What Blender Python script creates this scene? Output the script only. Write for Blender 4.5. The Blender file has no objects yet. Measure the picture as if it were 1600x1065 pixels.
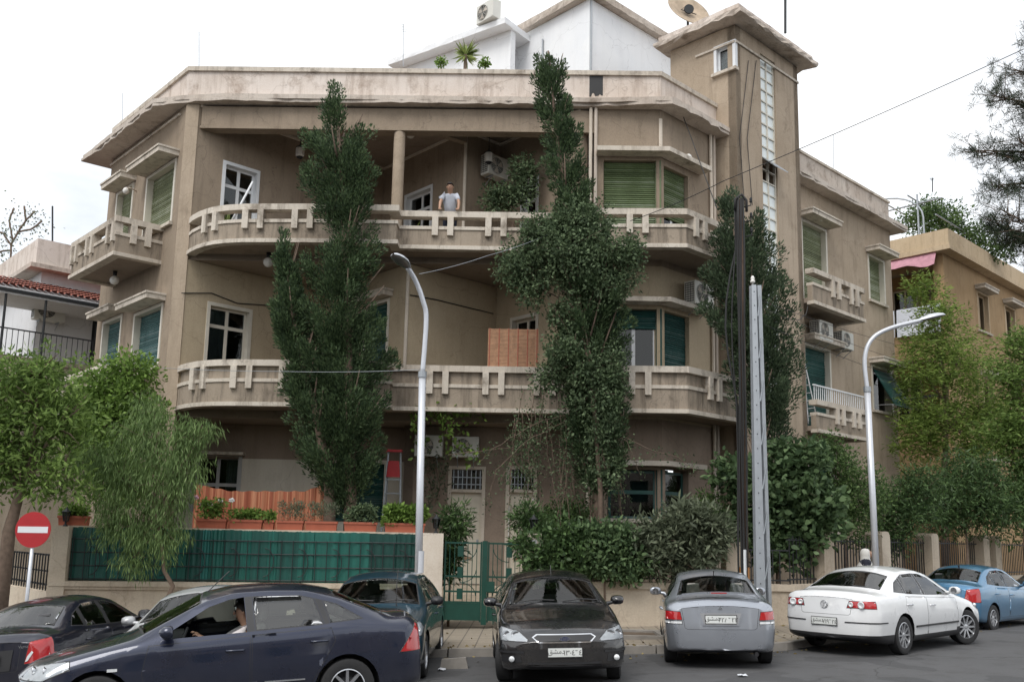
import bpy, bmesh, math, random
import numpy as np
from mathutils import Vector, Matrix

# ------------------------------------------------------------------ camera, sky, sun, exposure
SC = bpy.context.scene
COL = SC.collection
CAM_H = 2.0
PITCH = math.atan(0.161); ROLL = math.radians(1.2); FPX = 1490.0; SHIFT = 63.0
cf = Vector((0, math.cos(PITCH), math.sin(PITCH)))
_u0 = Vector((0, -math.sin(PITCH), math.cos(PITCH))); _r0 = Vector((1, 0, 0))
cr = _r0 * math.cos(ROLL) + _u0 * math.sin(ROLL)
cu = -_r0 * math.sin(ROLL) + _u0 * math.cos(ROLL)
CPOS = Vector((0, 0, CAM_H))
cam = bpy.data.cameras.new('camera')
cam.lens = FPX / 1600 * 36; cam.sensor_width = 36; cam.shift_y = SHIFT / 1600
cam.clip_start = 0.1; cam.clip_end = 5000
camo = bpy.data.objects.new('camera', cam); COL.objects.link(camo)
camo.matrix_world = Matrix.Translation(CPOS) @ Matrix((cr, cu, -cf)).transposed().to_4x4()
SC.camera = camo

SUN_EL, SUN_AZ = math.radians(52), math.radians(205)   # azimuth from +Y clockwise; the sun stands behind the camera, to its left
w = bpy.data.worlds.new('World'); SC.world = w; w.use_nodes = True
nt = w.node_tree; nt.nodes.clear()
wo = nt.nodes.new('ShaderNodeOutputWorld'); bg = nt.nodes.new('ShaderNodeBackground')
sky = nt.nodes.new('ShaderNodeTexSky'); sky.sky_type = 'NISHITA'; sky.sun_disc = False
sky.sun_elevation = SUN_EL; sky.sun_rotation = SUN_AZ
tc = nt.nodes.new('ShaderNodeTexCoord'); mp = nt.nodes.new('ShaderNodeMapping'); mp.inputs['Scale'].default_value = (1.5, 1.5, 3.5)
nz = nt.nodes.new('ShaderNodeTexNoise'); nz.inputs['Scale'].default_value = 1.6; nz.inputs['Detail'].default_value = 7; nz.inputs['Roughness'].default_value = .55
cr1 = nt.nodes.new('ShaderNodeValToRGB'); cr1.color_ramp.elements[0].position = .34; cr1.color_ramp.elements[1].position = .58
cr1.color_ramp.elements[0].color = (.50, .50, .50, 1); cr1.color_ramp.elements[1].color = (1, 1, 1, 1)
mx = nt.nodes.new('ShaderNodeMix'); mx.data_type = 'RGBA'
SKY_WHITE = 11.6
mx.inputs['B'].default_value = (SKY_WHITE * .985, SKY_WHITE, SKY_WHITE * 1.015, 1)    # sunlit overcast cloud
nt.links.new(tc.outputs['Generated'], mp.inputs['Vector']); nt.links.new(mp.outputs['Vector'], nz.inputs['Vector'])
nt.links.new(nz.outputs['Fac'], cr1.inputs['Fac']); nt.links.new(cr1.outputs['Color'], mx.inputs['Factor'])
nt.links.new(sky.outputs['Color'], mx.inputs['A']); nt.links.new(mx.outputs['Result'], bg.inputs['Color'])
bg.inputs['Strength'].default_value = 0.085
nt.links.new(bg.outputs['Background'], wo.inputs['Surface'])
sun = bpy.data.lights.new('sun', 'SUN'); sun.energy = 1.4; sun.angle = math.radians(30); sun.color = (1, .97, .92)
suno = bpy.data.objects.new('sun', sun); COL.objects.link(suno); suno.location = (-10, -20, 40)
sd = Vector((math.sin(SUN_AZ) * math.cos(SUN_EL), math.cos(SUN_AZ) * math.cos(SUN_EL), math.sin(SUN_EL)))
suno.rotation_euler = sd.to_track_quat('Z', 'Y').to_euler()
SC.view_settings.view_transform = 'Standard'; SC.view_settings.look = 'None'
SC.view_settings.exposure = 0.50; SC.view_settings.gamma = 1.0
SC.render.engine = 'CYCLES'; SC.cycles.max_bounces = 5; SC.cycles.diffuse_bounces = 3; SC.cycles.glossy_bounces = 3; SC.cycles.transparent_max_bounces = 12
SC.cycles.caustics_reflective = False; SC.cycles.caustics_refractive = False

# ------------------------------------------------------------------ helpers
R = random.Random(7)
rad = math.radians
def ray(px, py):
    d = cf + cr * ((px - 800) / FPX) + cu * (-(py - 532.5 - SHIFT) / FPX)
    return d
def at(px, py, Y):                      # point of the place seen at a photo position, Y metres ahead
    d = ray(px, py); return CPOS + d * (Y / d.y)
def at_z(px, py, z):
    d = ray(px, py); return CPOS + d * ((z - CAM_H) / d.z)
def atx(px, Y, z):                      # x of a photo column at distance Y and height z
    py = 500
    for _ in range(6):
        p = at(px, py, Y); py += (p.z - z) / Y * FPX * .98
    return at(px, py, Y)
def proj(p):
    d = Vector(p) - CPOS; k = d.dot(cf)
    return 800 + FPX * d.dot(cr) / k, 532.5 + SHIFT - FPX * d.dot(cu) / k
def lin(c):
    if isinstance(c, str): c = tuple(int(c[i:i+2], 16) for i in (0, 2, 4))
    return tuple(((v/255)/12.92 if v/255 <= .04045 else (((v/255)+.055)/1.055)**2.4) for v in c)

class MB:                                # mesh builder: collects shapes, build() links ONE mesh object
    def __init__(s): s.v = []; s.f = []; s.m = []
    def add(s, vs, fs, m=0):
        o = len(s.v); s.v += [tuple(v) for v in vs]; s.f += [tuple(i+o for i in f) for f in fs]; s.m += [m]*len(fs); return s
    def box(s, a, b, m=0):
        x0,y0,z0 = a; x1,y1,z1 = b
        return s.hexa([(x0,y0,z0),(x1,y0,z0),(x1,y1,z0),(x0,y1,z0)], [(x0,y0,z1),(x1,y0,z1),(x1,y1,z1),(x0,y1,z1)], m)
    def hexa(s, lo, hi, m=0):
        return s.add(list(lo)+list(hi), [(3,2,1,0),(4,5,6,7),(0,1,5,4),(1,2,6,5),(2,3,7,6),(3,0,4,7)], m)
    def prism(s, poly, z0, z1, m=0):     # poly of (x,y) counter-clockwise
        n = len(poly)
        return s.add([(p[0],p[1],z0) for p in poly]+[(p[0],p[1],z1) for p in poly],
              [tuple(range(n-1,-1,-1)), tuple(range(n,2*n))]+[(i,(i+1)%n,(i+1)%n+n,i+n) for i in range(n)], m)
    def tube(s, pts, r, n=8, m=0, cap=True):
        pts = [Vector(p) for p in pts]; k = len(pts); rs = r if isinstance(r,(list,tuple)) else [r]*k
        vs = []; ref = None
        for i,p in enumerate(pts):
            t = (pts[min(i+1,k-1)]-pts[max(i-1,0)])
            if t.length < 1e-9: t = Vector((0,0,1))
            t.normalize()
            if ref is None:
                ref = t.cross(Vector((0,0,1)) if abs(t.z)<.9 else Vector((1,0,0))).normalized()
            ref = (ref - t*ref.dot(t)).normalized(); b = t.cross(ref)
            for j in range(n):
                a = 2*math.pi*j/n; vs.append(p+(ref*math.cos(a)+b*math.sin(a))*rs[i])
        fs = [(i*n+j, i*n+(j+1)%n, (i+1)*n+(j+1)%n, (i+1)*n+j) for i in range(k-1) for j in range(n)]
        if cap: fs += [tuple(range(n-1,-1,-1)), tuple(range((k-1)*n,k*n))]
        return s.add(vs, fs, m)
    def lathe(s, c, prof, n=16, m=0, axis='z', cap=True):   # prof (r,h) bottom to top
        vs = []; c = Vector(c)
        for r,h in prof:
            for j in range(n):
                a = 2*math.pi*j/n; q = (r*math.cos(a), r*math.sin(a), h)
                if axis == 'y': q = (q[0], q[2], -q[1])
                elif axis == 'x': q = (q[2], q[0], q[1])
                vs.append(c+Vector(q))
        k = len(prof); fs = [(i*n+j, i*n+(j+1)%n, (i+1)*n+(j+1)%n, (i+1)*n+j) for i in range(k-1) for j in range(n)]
        if cap and prof[0][0] > 1e-6: fs.append(tuple(range(n-1,-1,-1)))
        if cap and prof[-1][0] > 1e-6: fs.append(tuple(range((k-1)*n,k*n)))
        return s.add(vs, fs, m)
    def xf(s, M):
        s.v = [tuple(M @ Vector(v)) for v in s.v]; return s
    def build(s, name, mat=None, parent=None, smooth=False, **tags):
        me = bpy.data.meshes.new(name); me.from_pydata(s.v, [], s.f)
        mats = mat if isinstance(mat,(list,tuple)) else [mat]
        for q in mats:
            if q: me.materials.append(q)
        if len(mats) > 1: me.polygons.foreach_set('material_index', s.m)
        if smooth:
            me.polygons.foreach_set('use_smooth', [True]*len(s.f))
            if smooth is not True: me.set_sharp_from_angle(angle=rad(smooth))
        me.update()
        return link(name, me, parent, **tags)
def link(name, data, parent=None, **tags):
    o = bpy.data.objects.new(name, data); COL.objects.link(o)
    if parent is not None: o.parent = parent
    tag(o, **tags); return o
def tag(o, label=None, cat=None, group=None, kind=None):
    if label: o['label'] = label
    if cat: o['category'] = cat
    if group: o['group'] = group
    if kind: o['kind'] = kind
    return o
def empty(name, loc, label, cat, group=None, rz=0):
    o = bpy.data.objects.new(name, None); COL.objects.link(o); o.empty_display_size = .2
    o.location = loc; o.rotation_euler = (0,0,rz); return tag(o, label, cat, group)
class Frame:                              # a wall plane: s along, n outward (towards the street), z up
    def __init__(s, p, q):
        s.p = Vector((p[0],p[1])); d = Vector((q[0]-p[0], q[1]-p[1])); s.L = d.length; s.u = d/s.L
        s.n = Vector((s.u.y, -s.u.x))
    def pt(s, a, n, z):
        q = s.p + s.u*a + s.n*n; return Vector((q.x,q.y,z))
    def px(s, px, py, n=0):               # photo position -> (s, z) on this plane
        d = ray(px,py); o = s.p + s.n*n; nn = Vector((s.n.x,s.n.y))
        t = (o - Vector((0,0))).dot(nn) / Vector((d.x,d.y)).dot(nn)
        P = CPOS + d*t; return (Vector((P.x,P.y))-s.p).dot(s.u), P.z
    def box(s, mb, a0, a1, n0, n1, z0, z1, m=0):
        lo = [s.pt(a0,n1,z0), s.pt(a1,n1,z0), s.pt(a1,n0,z0), s.pt(a0,n0,z0)]
        return mb.hexa(lo, [v+Vector((0,0,z1-z0)) for v in lo], m)
    def world(s):                          # matrix local (s, -n, z) -> world; x along the wall, -y towards the street
        return Matrix(((s.u.x,-s.n.x,0,s.p.x),(s.u.y,-s.n.y,0,s.p.y),(0,0,1,0),(0,0,0,1)))

# ------------------------------------------------------------------ materials
MATS = {}
def nodemat(name):
    m = bpy.data.materials.new(name); m.use_nodes = True; t = m.node_tree
    return m, t, t.nodes['Principled BSDF']
def nn(t, ty, **kw):
    n = t.nodes.new(ty)
    for k,v in kw.items():
        if k in n.inputs: n.inputs[k].default_value = v
        else: setattr(n, k, v)
    return n
def ramp(t, src, stops):
    r = t.nodes.new('ShaderNodeValToRGB'); e = r.color_ramp.elements
    while len(e) < len(stops): e.new(.5)
    for i,(p,c) in enumerate(stops):
        e[i].position = p; e[i].color = (*c,1) if len(c)==3 else c
    t.links.new(src, r.inputs['Fac']); return r
def mixc(t, fac, a, b, mode='MIX'):
    m = t.nodes.new('ShaderNodeMix'); m.data_type='RGBA'; m.blend_type = mode
    for s,v in (('Factor',fac),('A',a),('B',b)):
        if hasattr(v,'is_linked') or hasattr(v,'links'): t.links.new(v, m.inputs[s])
        elif s=='Factor': m.inputs[s].default_value = v
        else: m.inputs[s].default_value = (*v,1) if len(v)==3 else v
    return m.outputs['Result']
def noise(t, vec, scale, detail=5, rough=.55, vscale=None):
    if vscale is not None:
        mp = nn(t,'ShaderNodeMapping'); mp.inputs['Scale'].default_value = vscale; t.links.new(vec, mp.inputs['Vector']); vec = mp.outputs['Vector']
    n = nn(t,'ShaderNodeTexNoise', Scale=scale, Detail=detail, Roughness=rough); t.links.new(vec, n.inputs['Vector']); return n.outputs['Fac']
def bump(t, b, src, strength=.3, dist=.02):
    n = nn(t,'ShaderNodeBump', Strength=strength, Distance=dist); t.links.new(src, n.inputs['Height']); t.links.new(n.outputs['Normal'], b.inputs['Normal'])
def plaster(name, base, stain, light=None, streak=.5, patch=.45, rough=.92, cover=(.50,.72)):
    """painted render: broad patches, vertical run-off streaks and fine grain"""
    m,t,b = nodemat(name); g = nn(t,'ShaderNodeNewGeometry').outputs['Position']
    n1 = noise(t,g,.55,8,.62); n2 = noise(t,g,1.0,8,.68,(4.2,4.2,.42)); n3 = noise(t,g,30,4,.6)
    light = light or tuple(min(1,c*1.25) for c in base)
    c = mixc(t, ramp(t,n1,[(.30,(0,0,0)),(.72,(1,1,1))]).outputs['Color'], base, light)
    k = nn(t,'ShaderNodeMath',operation='MULTIPLY'); t.links.new(ramp(t,n2,[(cover[0],(0,0,0)),(cover[1],(1,1,1))]).outputs['Color'],k.inputs[0]); k.inputs[1].default_value = streak
    c = mixc(t, k.outputs[0], c, stain)
    n4 = noise(t,g,1.7,9,.7)
    n5 = noise(t,g,.8,3,.5); k = nn(t,'ShaderNodeMath',operation='MULTIPLY'); t.links.new(ramp(t,n5,[(.615,(0,0,0)),(.63,(1,1,1))]).outputs['Color'],k.inputs[0]); k.inputs[1].default_value=.35
    c = mixc(t, k.outputs[0], c, light)
    vo = nn(t,'ShaderNodeTexVoronoi',Scale=.55); vo.feature='DISTANCE_TO_EDGE'; wv = nn(t,'ShaderNodeTexNoise',Scale=1.6,Detail=7); t.links.new(g,wv.inputs['Vector']); sv_ = nn(t,'ShaderNodeVectorMath'); sv_.operation='MULTIPLY_ADD'; sv_.inputs[1].default_value=(.9,.9,.9); t.links.new(wv.outputs['Color'],sv_.inputs[0]); t.links.new(g,sv_.inputs[2]); t.links.new(sv_.outputs[0],vo.inputs['Vector'])
    c = mixc(t, ramp(t,vo.outputs['Distance'],[(0,(.38,.38,.38)),(.006,(0,0,0))]).outputs['Color'], c, tuple(x*.6 for x in stain))
    k = nn(t,'ShaderNodeMath',operation='MULTIPLY'); t.links.new(ramp(t,n4,[(.54,(0,0,0)),(.70,(1,1,1))]).outputs['Color'],k.inputs[0]); k.inputs[1].default_value = patch
    c = mixc(t, k.outputs[0], c, stain)
    c = mixc(t, .22, c, ramp(t,n3,[(.3,(.35,.35,.35)),(.7,(.75,.75,.75))]).outputs['Color'], 'OVERLAY')
    t.links.new(c,b.inputs['Base Color']); b.inputs['Roughness'].default_value = rough; b.inputs['Specular IOR Level'].default_value=.2
    bump(t,b,n3,.25,.01); MATS[name]=m; return m
def plain(name, col, rough=.6, metal=0, var=.12, scale=6, coat=0, spec=.5, bumps=0):
    m,t,b = nodemat(name); g = nn(t,'ShaderNodeNewGeometry').outputs['Position']
    n1 = noise(t,g,scale,6,.6)
    c = mixc(t, n1, tuple(max(0,x*(1-var*1.6)) for x in col), tuple(min(1,x*(1+var*1.6)) for x in col))
    t.links.new(c,b.inputs['Base Color']); b.inputs['Roughness'].default_value=rough; b.inputs['Metallic'].default_value=metal
    b.inputs['Coat Weight'].default_value=coat; b.inputs['Coat Roughness'].default_value=.04; b.inputs['Specular IOR Level'].default_value=spec
    if bumps: bump(t,b,noise(t,g,scale*8,4),bumps,.01)
    MATS[name]=m; return m
def glassmat(name, tint=(.55,.6,.6), refl=1.0, rough=.02, ior=1.5):
    m,t,b = nodemat(name); t.nodes.remove(b); o=t.nodes['Material Output']
    tr = nn(t,'ShaderNodeBsdfTransparent'); tr.inputs['Color'].default_value=(*tint,1)
    gl = nn(t,'ShaderNodeBsdfGlossy',Roughness=rough); gl.inputs['Color'].default_value=(refl,refl,refl,1)
    lw = nn(t,'ShaderNodeFresnel',IOR=ior); mx = nn(t,'ShaderNodeMixShader')
    t.links.new(lw.outputs[0],mx.inputs[0]); t.links.new(tr.outputs[0],mx.inputs[1]); t.links.new(gl.outputs[0],mx.inputs[2]); t.links.new(mx.outputs[0],o.inputs['Surface'])
    MATS[name]=m; return m
def leafmat(name, dark, light, trans=.35, rough=.55, nscale=2.6):
    m,t,b = nodemat(name); o=t.nodes['Material Output']; gi = nn(t,'ShaderNodeNewGeometry')
    n1 = noise(t,gi.outputs['Position'],nscale,4,.6)
    a = nn(t,'ShaderNodeMath',operation='ADD'); t.links.new(gi.outputs['Random Per Island'],a.inputs[0]); t.links.new(n1,a.inputs[1])
    h = nn(t,'ShaderNodeMath',operation='MULTIPLY'); t.links.new(a.outputs[0],h.inputs[0]); h.inputs[1].default_value=.55
    c = ramp(t,h.outputs[0],[(.14,tuple(x*.8 for x in dark)),(.5,tuple((x*.62+y*.38) for x,y in zip(dark,light))),(.80,tuple(min(1,x*1.15) for x in light))]).outputs['Color']
    t.links.new(c,b.inputs['Base Color']); b.inputs['Roughness'].default_value=rough; b.inputs['Specular IOR Level'].default_value=.25
    tl = nn(t,'ShaderNodeBsdfTranslucent'); t.links.new(c,tl.inputs['Color']); mx = nn(t,'ShaderNodeMixShader'); mx.inputs[0].default_value=trans
    t.links.new(b.outputs[0],mx.inputs[1]); t.links.new(tl.outputs[0],mx.inputs[2]); t.links.new(mx.outputs[0],o.inputs['Surface'])
    MATS[name]=m; return m

def shuttermat(name, col):
    m,t,b = nodemat(name); gi = nn(t,'ShaderNodeNewGeometry'); n1 = noise(t,gi.outputs['Position'],1.4,6,.65); a = nn(t,'ShaderNodeMath',operation='MULTIPLY_ADD'); t.links.new(gi.outputs['Random Per Island'],a.inputs[0]); a.inputs[1].default_value=.45; t.links.new(n1,a.inputs[2])
    gr = sum(col)/3; c = ramp(t,a.outputs[0],[(.35,tuple(x*.55 for x in col)),(.7,col),(.98,tuple(min(1,x*.9+gr*.75+.02) for x in col))]).outputs['Color']
    t.links.new(c,b.inputs['Base Color']); b.inputs['Roughness'].default_value=.6; MATS[name]=m; return m
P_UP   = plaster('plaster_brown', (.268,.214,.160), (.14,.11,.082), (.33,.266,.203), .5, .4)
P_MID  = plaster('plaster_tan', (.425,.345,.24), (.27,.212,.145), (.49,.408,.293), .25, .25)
P_TOW  = plaster('plaster_pinkish', (.35,.28,.208), (.195,.153,.112), (.45,.368,.285), .55, .45)
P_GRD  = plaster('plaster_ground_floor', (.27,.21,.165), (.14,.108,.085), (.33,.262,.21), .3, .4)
P_PAR  = plaster('plaster_parapet', (.60,.51,.44), (.26,.19,.145), (.72,.65,.595), .5, .7, cover=(.50,.68))
P_BAL  = plaster('plaster_balcony', (.28,.23,.178), (.085,.07,.054), (.38,.32,.255), .75, .8, cover=(.47,.66))
P_RAIL = plaster('rail_concrete', (.49,.43,.36), (.16,.13,.10), (.66,.60,.52), .7, .85)
P_SOF  = plaster('soffit', (.27,.22,.175), (.14,.11,.085), (.33,.27,.22), .2, .45)
P_COR  = plaster('cornice_concrete', (.46,.39,.33), (.17,.13,.10), (.60,.54,.48), .45, .8)
P_WHITE= plaster('white_roof_wall', (.80,.82,.85), (.60,.60,.61), (.88,.89,.90), .2, .2)
P_TRIM = plaster('cream_trim', (.60,.52,.43), (.33,.26,.2), (.68,.61,.52), .35, .3)
P_GWALL= plaster('garden_wall_stone', (.50,.42,.325), (.25,.19,.14), (.60,.52,.42), .5, .45)
M_DOOR = plain('cream_door', (.68,.62,.51), .55, var=.06)
M_GRS  = shuttermat('green_shutter', (.115,.16,.07))
M_GRS2 = shuttermat('faded_green_shutter', (.23,.26,.15))
M_TEAL = shuttermat('teal_shutter', (.013,.08,.07))
M_TEAL2= shuttermat('faded_teal_shutter', (.07,.16,.16))
M_FRAME= plain('cream_frame', (.62,.58,.50), .5, var=.08)
M_WFRAME=plain('white_frame', (.72,.74,.76), .5, var=.06)
M_DARK = plain('unlit_room_paint', (.035,.03,.027), .9, var=.2)  # near-black paint standing in for the darkness of unlit rooms
M_IRON = plain('dark_iron', (.03,.032,.034), .55, .4)
M_STEEL= plain('galvanised_steel', (.36,.385,.41), .5, .6, var=.1, scale=9)
M_LAMPP= plain('lamp_post_paint', (.60,.62,.66), .4, .35, var=.06)
M_PIPE = plain('pipe_grey', (.52,.45,.38), .6)
M_ACW  = plain('air_conditioner_white', (.66,.65,.60), .5, var=.06)
M_ACG  = plain('air_conditioner_dark_grille', (.08,.08,.08), .6)
M_GLASS= glassmat('window_glass', (.45,.48,.48))
M_GREENI=plain('gate_green', (.006,.052,.036), .45, var=.2)
M_BLACK= plain('black_rubber', (.018,.018,.019), .6)
M_WIRE = plain('wire_black', (.02,.02,.02), .7)
M_RUST = plain('rusty_steel', (.30,.20,.13), .75, .2, var=.45, scale=4)
M_CURT = plain('curtain_cloth', (.62,.64,.68), .9, var=.1)
M_TRUNK= plain('bark_grey_brown', (.16,.115,.085), .95, var=.4, scale=12, bumps=.6)
M_TERRA= plain('terracotta_plastic', (.36,.10,.055), .6, var=.15)
M_GLOBE= plain('lamp_globe', (.72,.70,.66), .25, var=.04)
M_SOIL = plain('garden_soil', (.11,.08,.055), .95, var=.35, scale=3)
# ------------------------------------------------------------------ ground heights
def gz(x, y=0):
    v = .036*(x-1)-.015 - .09*.5*math.log1p(math.exp(min(60,-(x+4.3)/.5)))
    hi = .12; k = .06
    v = hi - k*math.log1p(math.exp(min(60,(hi-v)/k)))
    return max(v, -.85)
PAV = .13
# ------------------------------------------------------------------ the apartment house: plan from its parapet line
ZP = 14.1; ZR2 = 9.91; ZR1 = 6.02
def v2(p): return Vector((p[0],p[1]))
L1 = v2(at_z(297,105,ZP)); L0 = v2(at_z(180,200,ZP)); R1 = v2(at_z(1032,113,ZP)); R2 = v2(at_z(1388,318,ZP))
FL = Frame(L0,L1); FF = Frame(L1,R1); FR = Frame(R1,R2)
dR = FR.u; dL = FL.u                      # dR: away to the right, dL: from the left back to the viewer
TOWN = .66
T1s = FR.px(1151,200,TOWN)[0]; T2s = FR.px(1248,200,TOWN)[0]
BK = Vector((2.5,36.0))                  # a point deep inside the block
house = empty('apartment_house', (0,24,0), 'three-storey brown plaster corner apartment house with curved balconies and stair tower', 'building')
def hp(mb, name, mat, parent=None, smooth=False, **k):
    o = mb.build(name, mat, None, smooth, **k); par = parent or house
    o.parent = par; o.matrix_parent_inverse = Matrix.Translation(Vector((0,-24,0))) if par is house else par_inv(par)
    return o
def par_inv(par):
    M = Matrix.Identity(4); q = par
    chain = []
    while q is not None: chain.append(q); q = q.parent
    W = Matrix.Identity(4)
    for q in reversed(chain):
        W = W @ q.matrix_parent_inverse @ q.matrix_basis
    return W.inverted()
def part(mb, name, mat, parent, smooth=False, **k):   # mesh given in world coordinates
    o = mb.build(name, mat, None, smooth, **k); o.parent = parent; o.matrix_parent_inverse = par_inv(parent); return o

def wall(fr, a0, a1, z0, z1, ops=(), mat=None, th=.25, name='wall', n=0, parent=None):
    S = sorted({a0,a1,*[q for o in ops for q in (max(a0,o[0]),min(a1,o[1]))]}); Z = sorted({z0,z1,*[q for o in ops for q in (max(z0,o[2]),min(z1,o[3]))]})
    mb = MB()
    hole = lambda s,z: any(o[0]<s<o[1] and o[2]<z<o[3] for o in ops)
    def q(*p): mb.add([fr.pt(*v) for v in p], [(0,1,2,3)])
    for i in range(len(S)-1):
        for j in range(len(Z)-1):
            if hole((S[i]+S[i+1])/2,(Z[j]+Z[j+1])/2): continue
            q((S[i],n,Z[j]),(S[i+1],n,Z[j]),(S[i+1],n,Z[j+1]),(S[i],n,Z[j+1]))
            q((S[i],n-th,Z[j+1]),(S[i+1],n-th,Z[j+1]),(S[i+1],n-th,Z[j]),(S[i],n-th,Z[j]))
    for o in ops:
        x0,x1,y0,y1 = max(a0,o[0]),min(a1,o[1]),max(z0,o[2]),min(z1,o[3])
        q((x0,n,y0),(x0,n,y1),(x0,n-th,y1),(x0,n-th,y0)); q((x1,n,y1),(x1,n,y0),(x1,n-th,y0),(x1,n-th,y1))
        q((x0,n,y1),(x1,n,y1),(x1,n-th,y1),(x0,n-th,y1)); q((x1,n,y0),(x0,n,y0),(x0,n-th,y0),(x1,n-th,y0))
    q((a0,n,z1),(a0,n,z0),(a0,n-th,z0),(a0,n-th,z1)); q((a1,n,z0),(a1,n,z1),(a1,n-th,z1),(a1,n-th,z0))
    q((a0,n,z1),(a1,n,z1),(a1,n-th,z1),(a0,n-th,z1)); q((a1,n,z0),(a0,n,z0),(a0,n-th,z0),(a1,n-th,z0))
    return part(mb, name, mat, parent or house)
def opx(fr, xl, xr, top, bot, n=0):       # opening from photo columns and (column,row) of its top and bottom
    ym = (top[1]+bot[1])/2
    return [fr.px(xl,ym,n)[0], fr.px(xr,ym,n)[0], fr.px(*bot,n)[1], fr.px(*top,n)[1]]
SR=random.Random(77)
def slats(fr, a0, a1, z0, z1, n, pitch=.055):
    mb = MB(); k = max(2,int((z1-z0)/pitch)); h=(z1-z0)/k; n0_=n
    for i in range(k):
        z = z0+i*h+SR.uniform(-.1,.1)*h*.5; j_=SR.uniform(-.004,.006); a0_=a0; n=n0_+j_; mb.add([fr.pt(a0,n,z),fr.pt(a1,n,z),fr.pt(a1,n+.022,z+h*.35),fr.pt(a0,n+.022,z+h*.35),fr.pt(a1,n,z+h*.97),fr.pt(a0,n,z+h*.97)],
               [(0,1,2,3),(3,2,4,5)])
    fr.box(mb,a0,a1,n0_-.03,n0_-.012,z0,z1); return mb
def window(fr, o, style='casement', n=0, rec=.14, fmat=None, shut=None, shut_z=None, hood=None, sill=True, parent=None, surround=True, mull=2, transom=None, back=None, name='window', hood_ext=.18, bm_=.3):
    a0,a1,z0,z1 = o; fmat = fmat or M_FRAME; par = parent or house
    mb = MB(); d = n-rec; t=.06
    if surround:                           # plain reveal lining, a little proud of the wall
        for (x0,x1,y0,y1) in ((a0-.07,a0+.02,z0,z1+.07),(a1-.02,a1+.07,z0,z1+.07),(a0+.02,a1-.02,z1-.02,z1+.07)):
            fr.box(mb,x0,x1,d-.02,n+.022,y0,y1)
    for (x0,x1,y0,y1) in ((a0+.02,a0+.02+t,z0,z1-.02),(a1-.02-t,a1-.02,z0,z1-.02),(a0+.02+t,a1-.02-t,z1-.02-t,z1-.02),(a0+.02+t,a1-.02-t,z0,z0+t)):
        fr.box(mb,x0,x1,d-.05,d-.002,y0,y1)
    w_ = part(mb, name, fmat, par)
    tz = transom if transom else None
    zs = [z0+t] + ([tz] if tz else []) + [z1-t]
    ia0,ia1 = a0+.02+t,a1-.02-t
    if shut is None or (shut_z and shut_z[0] > z0+.05):
        bars = MB()
        for i in range(1,mull):
            x = ia0+(ia1-ia0)*i/mull; fr.box(bars,x-.045,x+.045,d-.045,d-.006,zs[0],zs[-1]-.001)
        if tz: fr.box(bars,ia0,ia1,d-.044,d-.004,tz-.045,tz+.045)
        if bars.v: part(bars,'mullion',fmat,w_)
        for i in range(mull):
            for j in range(len(zs)-1):
                x0 = ia0+(ia1-ia0)*i/mull; x1 = ia0+(ia1-ia0)*(i+1)/mull
                g = MB(); fr.box(g,x0+.005,x1-.005,d-.032,d-.022,zs[j]+.005,zs[j+1]-.005); part(g,'pane',M_GLASS,w_)
        if back is None and mull>1:            # lace curtain drawn to one side
            cv=MB(); side=SR.random()<.5; cw=(ia1-ia0)*SR.uniform(.3,.62); x0=ia0 if side else ia1-cw; vs=[]; N_=16
            for q in range(N_+1):
                x=x0+cw*q/N_; e=.025*math.sin(q*1.7)
                vs+=[fr.pt(x,d-.09+e,z0+.04),fr.pt(x,d-.09+e*.6,z1-.05)]
            cv.add(vs,[(2*q,2*q+2,2*q+3,2*q+1) for q in range(N_)]); part(cv,'curtain',M_CURT,w_,True)
        bk = MB(); fr.box(bk,a0-bm_,a1+bm_,d-.75,d-.7,z0-.2,z1+.1); part(bk,'backing_panel',back or M_DARK,w_)  # flat panel close behind the glass; default colour paints the room's darkness
    if shut is not None:
        sz = shut_z or (z0+.02,z1-.02)
        part(slats(fr,a0+.02,a1-.02,sz[0],sz[1],d+.03),'shutter',shut,w_)
    if hood:
        h = MB(); e = hood_ext; zt=z1+.09
        fr.box(h,a0-e,a1+e,n-.02,n+hood,zt,zt+.13); fr.box(h,a0-e-.03,a1+e+.03,n-.02,n+hood+.03,zt+.13,zt+.18); part(h,'hood',P_RAIL,w_)
    if sill:
        h = MB(); fr.box(h,a0-.12,a1+.12,n-rec,n+.10,z0-.09,z0-.004); part(h,'sill',P_RAIL,w_)
    return w_

ZS2 = 9.125; ZS1 = 5.095                     # tops of the two balcony floors
ZC = 13.05                                 # ceiling of the top storey
# --- left street wall
ops = {}
wA = opx(FL,230,271,(271,254),(271,345)); wB = opx(FL,182,205,(205,291),(205,372))
wB[2] = ZS2+.03
wC = opx(FL,209,250,(250,478),(250,570)); wD = opx(FL,159,186,(186,496),(186,590))
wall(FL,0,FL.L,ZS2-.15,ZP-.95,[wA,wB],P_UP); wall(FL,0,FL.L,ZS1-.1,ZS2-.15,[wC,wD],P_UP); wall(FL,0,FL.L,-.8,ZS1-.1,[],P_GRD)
window(FL,wA,shut=M_GRS2,hood=.55,rec=.2); window(FL,wB,shut=M_GRS2,hood=.45,rec=.2,sill=False)
window(FL,wC,shut=M_TEAL2,hood=.5,rec=.2); window(FL,wD,shut=M_TEAL2,hood=.45,rec=.2)
mb = MB(); FL.box(mb,-.02,FL.L-.35,0.002,.05,ZP-1.25,ZP-1.19); part(mb,'moulding',P_RAIL,house)
# --- corner pilaster, between the streets' wall and the front
FP = Frame(L1, L1+FF.u*.32)
wall(FF,0,.34,-.8,ZP-.95,[],P_TOW,th=.4,name='corner_pilaster',n=.03)
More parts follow.
